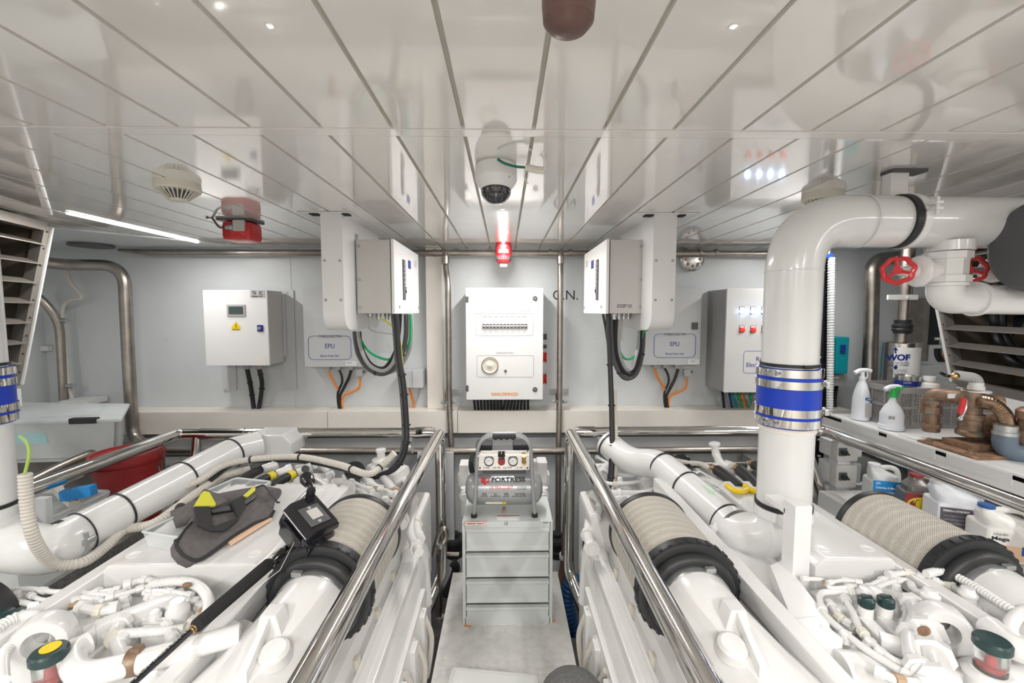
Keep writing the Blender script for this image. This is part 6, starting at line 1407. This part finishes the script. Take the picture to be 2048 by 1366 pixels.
# milky bin behind the crate
b = MB(); a, c, d, e = pr(1832, 730, 1990, 800, 3.14); b.prism([(a, 3.14, e), (c, 3.14, e), (c-.02, 3.14, SZ+.012), (a+.05, 3.14, SZ+.012)], (0, .26, 0), .015)
tag(b.build('milky_bin', 'clearb'), 'milky plastic bin on the shelf behind the grey crate', 'bin')

# bronze pipework
t = thing('bronze_manifold', at(1910, 870, 2.35), 'corroded bronze pipework with red valve lever on the right shelf', 'pipework')
def P_(px, py, D): return at(px, py, D)
MB().tube([P_(1862, 862, 2.45), P_(1862, 787, 2.45), P_(1940, 798, 2.32), P_(1952, 800, 2.3)], .040, 18, fil=.05).build('elbow_pipe', 'bronze', t)
b = MB()
for py, r_ in ((812, .05), (846, .048), (800, .046)): q = P_(1862, py, 2.45); b.lathe(q, (0, 0, -1), [(0, r_), (.04 if py == 812 else .02, r_)], 10)
b.build('union_nut', 'bronze', t)
MB().box(P_(1882, 790, 2.38).x, P_(1905, 790, 2.38).x, 2.34, 2.345, P_(1900, 796, 2.35).z, P_(1900, 787, 2.35).z).build('paper_tag', 'paper', t)
b = MB(); q = P_(1945, 790, 2.3); b.lathe(q, (0, 0, -1), [(-.03, .04), (0, .05), (.06, .052), (.062, .045), (.10, .045), (.102, .056), (.13, .056), (.132, .05), (.19, .05), (.20, .06), (.22, .06), (.23, .03)], 14); b.cyl(q+Vector((0, 0, -.03)), q+Vector((.10, -.06, -.035)), .045, .04, 14); b.build('valve_body', 'bronze', t)
b = MB(); b.cbox(P_(1924, 812, 2.22), (.026, .014, .085), .005, Matrix.Rotation(.15, 3, 'Y')); b.build('lever', 'red', t)
b = MB(); b.tube([P_(1932, 800, 2.24), P_(1931, 816, 2.22), P_(1922, 836, 2.22)], .007, 8, smooth=True); b.sphere(P_(1921, 838, 2.22), .011); b.build('lever_arm', 'gal', t)
Q = spline([P_(1960, 803, 2.22), P_(1985, 808, 2.2), P_(2008, 828, 2.18), P_(2017, 852, 2.18)], 10); Q = resample(Q, .005)
MB().frame_rings(Q, [.031*(1+.07*(1 if i % 2 else -1)) for i in range(len(Q))], 20).build('flexible_hose', 'copper', t)
q = P_(2012, 850, 2.14); MB().lathe(q, (0, 0, -1), [(0, .046), (.03, .046), (.032, .05), (.05, .05)], 12).build('hose_nut', 'gal', t)
MB().tube([q+Vector((0, 0, -.03)), q+Vector((0, 0, -.13)), q+Vector((.20, -.10, -.18))], .048, 22, fil=.08).build('grey_elbow', 'slate', t)
b = MB(); q = P_(2070, 815, 2.12); b.lathe(q, (0, 0, -1), [(0, .02), (.005, .05), (.02, .065), (.06, .065), (.065, .055), (.12, .055), (.125, .075), (.16, .075), (.20, .065), (.23, .05), (.24, .02)], 24); b.build('strainer', 'bronze', t)
b = MB(); b.tube([P_(1955, 765, 2.3)+Vector((0, 0, -.04)), P_(1955, 756, 2.3), P_(1925, 752, 2.32), P_(1910, 750, 2.33)], .026, 14, fil=.03); b.build('white_elbow', 'plast', t)
b = MB(); b.lathe(P_(1952, 783, 2.3), (0, 0, 1), [(0, .06), (.006, .06), (.01, .035), (.03, .035), (.032, .03), (.05, .03)], 18); b.build('fitting', 'wbox', t)
b = MB(); b.sphere(P_(1910, 752, 2.3), .018, (1.3, 1, 1), 12, 8); b.build('brass_tip', 'brass', t); MB().tube([P_(1880, 745, 2.34), P_(1895, 752, 2.33), P_(1910, 752, 2.33)], .008, 8, smooth=True).build('tap_spout', 'blackg', t)
t = thing('pump', at(1975, 900, 2.25), 'rusty pump body under the bronze pipes on the right shelf', 'pump')
b = MB(); q = P_(1975, 860, 2.30); b.lathe((q.x-.05, 2.33, SZ+.10), (1, -.2, 0), [(0, .03), (.0, .07), (.08, .075), (.085, .09), (.11, .09), (.115, .065), (.22, .06)], 20); b.build('pump_body', 'rusty', t)
b = MB(); b.box(2.37, 2.80, 2.12, 2.42, SZ+.001, SZ+.018, .003); b.box(2.45, 2.75, 2.20, 2.36, SZ+.018, SZ+.05, .005); b.build('base_plate', 'rusty', t)
b = MB()
for x, y in ((2.40, 2.16), (2.40, 2.38), (2.6, 2.15)): bolt(b, (x, y, SZ+.018), (0, 0, 1), .012, .02)
b.build('bolt', 'bronze', t)
o = MB().box(2.40, 2.62, 2.44, 2.58, SZ+.001, SZ+.010, .003).build('drip_tray', 'wbox'); tag(o, 'white flat tray on the shelf in front of the crate', 'tray')
# jugs under the shelf
JZ = .601
o = MB().box(1.96, 2.33, 1.6, 2.62, .501, .600, .004).build('low_shelf', 'wbox'); tag(o, 'low white ledge under the right shelf carrying the jugs', 'shelf')
def jug(name, px, py_top, D, w_, dpt, h, m_, capm, label, rot=0, cap_off=-.3, ht=.02):
    top = at(px, py_top, D); t = thing(name, (top.x, D, JZ), label, 'jug', 'cleaning product jugs under the right shelf'); b = MB()
    b.T = Matrix.Translation((top.x, D, JZ)) @ Matrix.Rotation(rot, 4, 'Z')
    H_ = top.z-JZ
    b.box(-w_/2, w_/2, -dpt/2, dpt/2, 0, H_*.66, .02, 3)
    # shoulder: tapered prism towards the neck
    x0_ = w_*cap_off
    lv = [(H_*.64, w_/2-.012, 0, dpt/2-.01), (H_*.76, w_/2*.86, x0_*.15, dpt/2*.8), (H_*.86, w_/2*.5, x0_*.75, dpt/2*.5), (H_*.92, .026, x0_, .026), (H_*.955, .024, x0_, .024)]
    rings = []
    for z, hx_, ox, hy in lv: rings.append([b._v((ox+math.copysign(abs(math.cos(2*PI*k/20))**.6, math.cos(2*PI*k/20))*hx_, math.copysign(abs(math.sin(2*PI*k/20))**.6, math.sin(2*PI*k/20))*hy, z)) for k in range(20)])
    for i in range(len(rings)-1):
        for k in range(20): b.face([rings[i][k], rings[i][(k+1) % 20], rings[i+1][(k+1) % 20], rings[i+1][k]])
    b.face(rings[-1]); b.tube([(x0_+.02, 0, H_*.90), (w_*.18, 0, H_*.93), (w_*.40, 0, H_*.86), (w_*.46, 0, H_*.64)], .014, 12, smooth=True)
    b.build('body', m_, t)
    c = MB(); c.T = b_T = Matrix.Translation((top.x, D, JZ)) @ Matrix.Rotation(rot, 4, 'Z')
    c.lathe((x0_, 0, H_*.94), (0, 0, 1), [(0, .027), (.002, .030), (H_*.06, .029), (H_*.062, 0)], 20); c.build('cap', capm, t)
    return t, b_T, H_
def jlabel(t, T_, w_, dpt, z0, z1, m_, x0_=-.42, x1_=.42):
    b = MB(); b.T = T_; b.box(w_*x0_, w_*x1_, -dpt/2-.0015, -dpt/2+.002, z0, z1); return b.build('label', m_, t)
def jt(s_, T_, t, x, y, z, w_, h_, m_):
    R3 = T_.to_3x3(); return text(s_, T_ @ Vector((x, y, z)), w_, h_, m_, t, xd=R3 @ Vector((1, 0, 0)), bold=.02)
t, TT, H_ = jug('cleaner_jug', 1768, 928, 2.40, .155, .13, 0, 'jugc', 'jugw', 'milky jug with bright blue label, leftmost under the right shelf', -.3)
l = jlabel(t, TT, .155, .13, .02, H_*.68, 'lblue', -.48, .48); jt('Concrete & Metal Prep', TT, l, 0, -.067, H_*.52, .125, .016, 'paper'); jt('CLEANER', TT, l, .0, -.067, H_*.42, .07, .008, 'paper'); jt('JSC', TT, l, -.052, -.067, H_*.62, .022, .014, 'paper')
t, TT, H_ = jug('motor_oil_jug', 1836, 948, 2.24, .15, .12, 0, 'jugs', 'lred', 'dark silver jug with yellow and red oval label under the right shelf', -.35, -.05)
l = jlabel(t, TT, .15, .12, .02, H_*.64, 'lred', -.49, .46); b = MB(); b.T = TT @ Matrix.Translation((0, -.064, H_*.42)) @ Matrix.Scale(1, 4); b.frame_rings([Vector((math.cos(2*PI*k/36)*.062, 0, math.sin(2*PI*k/36)*.034)) for k in range(36)], .005, 6, closed=True); b.lathe((0, .0015, 0), (0, -1, 0), [(0, .03), (.001, .03)], 24); b.build('oval_ring', 'lyel', l)
jt('Waterless', TT, l, 0, -.066, H_*.48, .09, .018, 'lyel'); jt('WASH & WAX', TT, l, 0, -.066, H_*.37, .09, .009, 'lyel')
t, TT, H_ = jug('detergent_jug', 1915, 962, 2.06, .205, .15, 0, 'jugw', 'jugw', 'large white jug with dark purple text label under the right shelf', -.35, -.38)
l = jlabel(t, TT, .205, .15, .03, H_*.60, 'ldark', -.46, .10); l2 = jlabel(t, TT, .205, .151, .03, H_*.60, 'lpurp', .10, .36)
jt('FORMULA DETERGENT', TT, l, -.035, -.0765, H_*.55, .10, .010, 'paper')
for k in range(6): jt('SAFE SURFACE CARE', TT, l, -.04, -.0765, H_*.46-k*.018, .085, .006, 'pink'); jt('USE 10 ML', TT, l2, .048, -.0772, H_*.50-k*.020, .04, .008, 'pink')
t, TT, H_ = jug('bleach_jug', 2010, 1012, 1.88, .20, .15, 0, 'jugw2', 'pblue', 'off-white jug with blue cap at the right picture edge', -.30, -.33)
l = jlabel(t, TT, .20, .15, .02, H_*.36, 'lpeach', -.46, .46); jt('LIQUID', TT, l, -.055, -.0755, H_*.56, .05, .010, 'pink'); jt('Mega', TT, l, -.055, -.0755, H_*.47, .062, .022, 'ink')
b = MB(); b.T = TT; b.box(.02, .06, -.078, -.075, H_*.2, H_*.36); b.build('blue_stamp', 'pblue', l)

# ================================================================== LEFT SIDE THINGS
# big milky bin
t = thing('storage_bin', (-2.9, 2.95, .6), 'big milky plastic storage bin with black handle by the left wall', 'bin')
D = 2.85
tl, tr_, br, bl = at(-40, 838, D), at(256, 828, D+.15), at(228, 905, D+.15), at(-20, 930, D)
bo = [Vector((-3.35, 2.68, .76)), Vector((-2.46, 2.76, .76)), Vector((-2.70, 3.06, .76)), Vector((-3.45, 3.12, .76))]
to = [Vector((-3.45, 2.62, 1.03)), Vector((-2.40, 2.72, 1.03)), Vector((-2.74, 3.14, 1.03)), Vector((-3.55, 3.20, 1.03))]
b = MB(); V0 = [b._v(p) for p in bo]; V1 = [b._v(p) for p in to]
fs = [b.face(V0[::-1])]+[b.face([V0[i], V0[(i+1) % 4], V1[(i+1) % 4], V1[i]]) for i in range(4)]
es = list({e for v in V0 for e in v.link_edges}); bmesh.ops.bevel(b.bm, geom=es, offset=.04, segments=4, affect='EDGES'); b.build('tub', 'clearb', t)
b = MB(); b.prism([p+Vector((0, 0, .0)) for p in [to[0]+Vector((-.02, -.02, 0)), to[1]+Vector((.02, -.02, 0)), to[2]+Vector((.02, .02, 0)), to[3]+Vector((-.02, .02, 0))]], (0, 0, .022), .008)
b.prism([(-3.30, 2.70, 1.05), (-2.60, 2.78, 1.05), (-2.82, 3.06, 1.05), (-3.40, 3.1, 1.05)], (0, 0, .010), .005); b.build('lid', 'clearb', t)
MB().cbox((-2.60, 2.69, 1.045), (.15, .04, .035), .006, Matrix.Rotation(.1, 3, 'Z')).build('handle', 'black', t)
MB().prism([(-3.02, 2.683, .90), (-2.84, 2.70, .90), (-2.84, 2.69, .97), (-3.02, 2.673, .97)], (0, -.003, 0)).build('teal_smudge', 'mint2', t)
o = MB().box(-3.6, -2.52, 2.75, 3.2, .501, .759, .01).build('steel_tank', 'bilge'); tag(o, 'dark tank under the milky storage bin', 'tank')
# red bucket
bx_, by_ = -2.20, 2.52; zt_ = Zc(-.825)
t = thing('bucket', (bx_, by_, .501), 'red plastic bucket with lid behind the left handrail', 'bucket')
MB().lathe((bx_, by_, .501), (0, 0, 1), [(0, .135), (.01, .14), (zt_-.56, .158), (zt_-.559, .170), (zt_-.552, .170), (zt_-.551, .160), (zt_-.535, .162), (zt_-.534, .172), (zt_-.527, .172), (zt_-.52, .163)], 48).build('pail', 'redb', t)
b = MB(); b.lathe((bx_, by_, zt_-.026), (0, 0, 1), [(0, .170), (0, .176), (.030, .176), (.036, .172), (.036, .160), (.028, .156), (.028, 0)], 56)
for k in range(12): a = 2*PI*k/12; b.cbox((bx_+math.cos(a)*.176, by_+math.sin(a)*.176, zt_-.012), (.004, .006, .02), 0, Matrix.Rotation(a, 3, 'Z'))
b.build('lid', 'redb', t)
b = MB(); b.tube([(bx_+.17, by_, zt_-.08), (bx_+.21, by_-.02, zt_-.12), (bx_+.22, by_+.06, zt_-.2)], .003, 6, smooth=True); b.build('wire_handle', 'gal', t)
# clear bin with blue handle
t = thing('clear_bin', (-2.30, 2.02, .501), 'clear plastic bin with blue handle below the left handrail', 'bin')
b = MB(); bo = [(-2.48, 1.80, .501), (-2.06, 1.80, .501), (-2.06, 2.16, .501), (-2.48, 2.16, .501)]; to = [(-2.55, 1.76, .80), (-2.02, 1.76, .80), (-2.02, 2.20, .80), (-2.55, 2.20, .80)]
V0 = [b._v(p) for p in bo]; V1 = [b._v(p) for p in to]; [b.face([V0[i], V0[(i+1) % 4], V1[(i+1) % 4], V1[i]]) for i in range(4)]; b.face(V0[::-1]); b.build('tub', 'clear', t)
b = MB(); b.tube([to[0], to[1], to[2], to[3], to[0]], .009, 8, fil=.03); b.build('rim', 'clearb', t)
b = MB(); b.cbox(at(157, 985, 2.02), (.125, .05, .05), .006, Matrix.Rotation(-.12, 3, 'Y') @ Matrix.Rotation(.2, 3, 'Z')); b.build('handle', 'lblue', t)
cable('old_hose', A([(150, 1010), (115, 975), (150, 950), (200, 935)], 2.0, 2.4), .022, 'corr', 'beige hose bundle inside the clear bin', 'hose')
o = MB().tube([at(40, 975, 2.4), at(120, 935, 2.6), at(190, 905, 2.75)], .03, 12, smooth=True).build('rusty_pipe', 'steel'); tag(o, 'rusty pipe under the milky storage bin', 'pipe')
o = pbox(MB(), 68, 998, 92, 1060, 1.80, .03, .003).build('support_plate', 'ggrey'); tag(o, 'small pale support plate beside the left duct elbow', 'plate')

# bag plane helper
def plane_pt(px, py, P0, n):
    d = CR @ Vector(((px-1024)/F, -(py-683)/F, -1)); return EYE+d*((P0-EYE).dot(n)/d.dot(n))
a0, a1, a2 = U(400, 1122, -.803), U(552, 1030, -.803), U(450, 1010, -.715); NB = (a1-a0).cross(a2-a0).normalized()
if NB.dot(EYE-a0) < 0: NB = -NB
def B(px, py, off=0): return plane_pt(px, py, a0, NB)+NB*off
t = thing('tool_bag', U(450, 1060, -.80), 'dark grey zip tool bag with yellow lining lying on the left engine', 'bag')
out = [(351, 1080), (353, 1096), (366, 1112), (385, 1121), (398, 1121), (420, 1108), (470, 1070), (510, 1046), (541, 1036), (548, 1022), (553, 1000), (551, 980), (530, 972), (505, 978), (485, 1004), (455, 1016), (415, 1022), (385, 1032), (381, 1046), (364, 1062)]
MB().prism([B(x, y) for x, y in out], -NB*.045, .012).build('front_pouch', 'cloth', t)
b = MB(); b.frame_rings(fillet([B(x, y, .001) for x, y in out[:10]], .01, 3), .0055, 8); b.build('piping', 'clothd', t)
b = MB(); b.frame_rings(spline([B(354, 1086, .003), B(368, 1062, .003), B(383, 1045, .003)], 4), .0035, 8); b.build('zip', 'black', t)
P = spline([U(346, 1040, -.775), U(400, 1018, -.76), U(460, 1002, -.755), U(520, 990, -.75), U(548, 992, -.75)], 6)
MB().frame_rings(P, [.034+.012*math.sin(PI*min(1, (i+4)/len(P))) for i in range(len(P))], 18, sq=(.8, 1.2)).build('rolled_body', 'cloth', t)
b = MB(); b.torus(U(362, 1026, -.765), (-.5, -.85, .1), .026, .012, 24, 10); b.build('rolled_opening', 'clothd', t)
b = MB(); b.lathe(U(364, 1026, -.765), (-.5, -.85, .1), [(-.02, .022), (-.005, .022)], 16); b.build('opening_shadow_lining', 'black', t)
YQ = [(380, 1023), (397, 994), (402, 992), (412, 995), (424, 1017), (424, 1022)]
MB().prism([B(x, y, .030) for x, y in YQ], -NB*.012, .004).build('yellow_lining', 'lime', t)
MB().prism([B(x, y, .028) for x, y in [(478, 1001), (498, 984), (504, 984), (504, 990), (490, 1002)]], -NB*.012, .003).build('yellow_lining', 'lime', t)
MB().prism([B(x, y, .026) for x, y in [(396, 992), (402, 986), (430, 996), (448, 1012), (426, 1022), (412, 995)]], -NB*.012, .004).build('inner_flap', 'cloth', t)
MB().prism([B(x, y, .016) for x, y in [(412, 1022), (420, 1032), (470, 1024), (492, 1012), (510, 1000), (506, 990), (480, 1004), (455, 1014)]], -NB*.015, .004).build('zip_band', 'black', t)
for q4 in ([(381, 1022), (412, 1021), (421, 1067), (390, 1060)], [(456, 1012), (481, 998), (485, 1022), (470, 1046)], [(388, 1058), (420, 1062), (466, 1045), (478, 1034), (470, 1050), (440, 1071), (415, 1071)]):
    MB().prism([B(x, y, .026) for x, y in q4], -NB*.012, .003).build('handle_strap', 'clothd', t)
MB().frame_rings(spline([B(501, 985, .02), B(518, 981, .03), B(530, 992, .03), B(548, 1010, .02), B(556, 1008, .01)], 6), .0035, 8).build('cord', 'black', t)
# clear trays under and behind the bag
def tray(px, py, w_, d_, h_, rz, label, lid=False):
    p = U(px, py, -.809); t = thing('clear_box', p, label, 'plastic box'); b = MB(); b.T = Matrix.Translation(p) @ Matrix.Rotation(rz, 4, 'Z')
    bo = [(-w_/2*.9, -d_/2*.9, .001), (w_/2*.9, -d_/2*.9, .001), (w_/2*.9, d_/2*.9, .001), (-w_/2*.9, d_/2*.9, .001)]; to = [(-w_/2, -d_/2, h_), (w_/2, -d_/2, h_), (w_/2, d_/2, h_), (-w_/2, d_/2, h_)]
    V0 = [b._v(q) for q in bo]; V1 = [b._v(q) for q in to]; [b.face([V0[i], V0[(i+1) % 4], V1[(i+1) % 4], V1[i]]) for i in range(4)]; b.face(V0[::-1]); T_ = b.T
    b.build('tub', 'clear', t); b = MB(); b.T = T_; b.tube([to[0], to[1], to[2], to[3], to[0]], .004, 8, fil=.02); b.build('rim', 'clearb', t); return t, T_
t, T_ = tray(378, 1078, .20, .16, .055, -.25, 'clear plastic tray under the grey tool bag')
t, T_ = tray(480, 1000, .19, .15, .060, -.25, 'clear plastic box with orange and yellow lures behind the tool bag')
for k, (x, y, m_) in enumerate(((-.04, 0, 'orangel'), (.0, .02, 'orangel'), (.03, -.01, 'lyel'), (-.01, -.03, 'slate'), (.03, .03, 'slate'))):
    b = MB(); b.T = T_; b.cbox((x, y, .014+.012*(k % 2)), (.06, .022, .018), .005, Matrix.Rotation(k*.7, 3, 'Z')); o = b.build('lure', m_)
    tag(o, '%s lure lying in the clear plastic box' % {'orangel': 'orange', 'lyel': 'yellow', 'slate': 'blue-grey'}[m_], 'lure', 'lures in the clear box')
o = MB().prism([U(452, 1085, -.806), U(530, 1036, -.806), U(545, 1040, -.806), U(462, 1092, -.806)], (0, 0, .008), .002).build('wooden_ruler', 'lpeach'); tag(o, 'thin tan strip lying under the tool bag', 'strip')
# fishing rod and reel
zr = -.765
t = thing('fishing_rod', U(545, 1120, zr), 'black fishing rod with foam grip lying across the left engine', 'fishing rod')
r0, r1, r2, r3, r4 = U(225, 1405, zr), U(388, 1256, zr), U(540, 1126, zr), U(612, 1064, zr), U(696, 1000, zr)
MB().cyl(r0, r1, .0065, .0085, 16).build('blank', 'blackg', t)
MB().frame_rings([r1, r1+(r2-r1)*.03, r1+(r2-r1)*.97, r2], [.010, .0165, .0185, .014], 24).build('foam_grip', 'foam', t)
b = MB(); b.frame_rings([r2, r2+(r3-r2)*.15, r2+(r3-r2)*.3, r2+(r3-r2)*.32, r3], [.013, .017, .017, .014, .014], 24); b.build('reel_seat', 'chrome', t)
b = MB(); b.frame_rings([r3, r4, r4+(r4-r3).normalized()*.012], [.0155, .0165, .008], 24); b.build('aluminium_butt', 'gal', t)
b = MB(); d = (r1-r0).normalized()
for f in (.93, .97): b.cyl(r0+(r1-r0)*f, r0+(r1-r0)*f+d*.004, .0095, seg=14)
b.build('thread_ring', 'brass', t)
text('JIGMASTER 160', r0+(r1-r0)*.62+Vector((0, 0, .0075)), .16, .006, 'gal', t, xd=(r1-r0), up=Vector((0, 0, 1)).cross(r1-r0))
# reel
yv = (r4-r2).normalized(); xv = yv.cross(Vector((0, 0, 1))).normalized(); zv = xv.cross(yv).normalized()
RC = U(614, 1058, -.712)+Vector((0, 0, 0))
TM = Matrix.Translation(RC) @ Matrix((xv, yv, zv)).transposed().to_4x4() @ Matrix.Rotation(-.45, 4, 'Z') @ Matrix.Rotation(.40, 4, 'Y') @ Matrix.Scale(1.12, 4)
t = thing('fishing_reel', RC-zv*.05, 'black electric fishing reel mounted on the fishing rod', 'fishing reel')
def L(): m_ = MB(); m_.T = TM; return m_
b = L()
for s in (-1, 1): b.lathe((s*.052, 0, 0), (s, 0, 0), [(-.006, .050), (0, .052), (.012, .050), (.022, .040), (.026, .024), (.027, 0)], 36)
b.box(-.055, .055, -.052, -.036, -.038, .020, .006); b.box(-.055, .055, .030, .050, -.040, .028, .008)
b.build('frame', 'blackg', t)
L().lathe((-.048, 0, 0), (1, 0, 0), [(0, .045), (.005, .045), (.008, .026), (.088, .026), (.091, .045), (.096, .045)], 32).build('spool', 'dgrey', t)
b = L(); b.prism([(-.060, -.045, .030), (-.060, .050, .040), (-.060, .046, .066), (-.060, -.030, .064), (-.060, -.052, .045)], (.135, 0, 0), .008); c0 = b.build('control_unit', 'blackg', t)
b = L(); b.box(-.020, .055, -.030, .030, .0655, .0685, .002); o = b.build('display_bezel', 'dgrey', c0)
b = L(); b.box(-.004, .034, -.014, .018, .0688, .0700); b.build('display', 'gbox', o)
b = L()
for x in (-.012, .046): b.lathe((x, 0, .0686), (0, 0, 1), [(0, .005), (.002, .004)], 10)
b.build('button', 'plast', o)
b = L(); b.box(-.03, .03, -.03, .03, -.056, -.042, .004); b.box(-.012, .012, -.05, .05, -.064, -.054, .003); b.build('reel_foot', 'blackg', t)
b = L(); b.lathe((-.078, 0, .004), (-1, 0, 0), [(0, .026), (.006, .026), (.008, .016), (.02, .014)], 24); b.build('star_drag', 'brass', t)
b = L(); b.tube([(-.095, 0, .004), (-.102, .03, .02), (-.104, .06, .045)], .0065, 10, smooth=True); hd = b.build('handle_arm', 'gal', t)
b = L(); b.lathe((-.10, .062, .050), (-1, .1, .1), [(-.005, .008), (.012, .009), (.02, .018), (.04, .022), (.055, .018), (.062, .006)], 20); b.build('handle_knob', 'blackg', hd)
b = L(); b.box(.070, .088, -.03, .022, -.055, .012, .008); b.box(.055, .09, -.046, -.030, -.03, .03, .006); b.build('side_cover', 'blackg', t)
b = L(); b.box(-.07, -.05, .02, .04, .05, .09, .005); b.build('clutch_lever', 'blackg', t)
MB().tube([TM @ Vector((.02, -.045, .0)), U(560, 1140, -.74), U(508, 1180, -.76)], .0008, 5).build('fishing_line', 'paper', t)
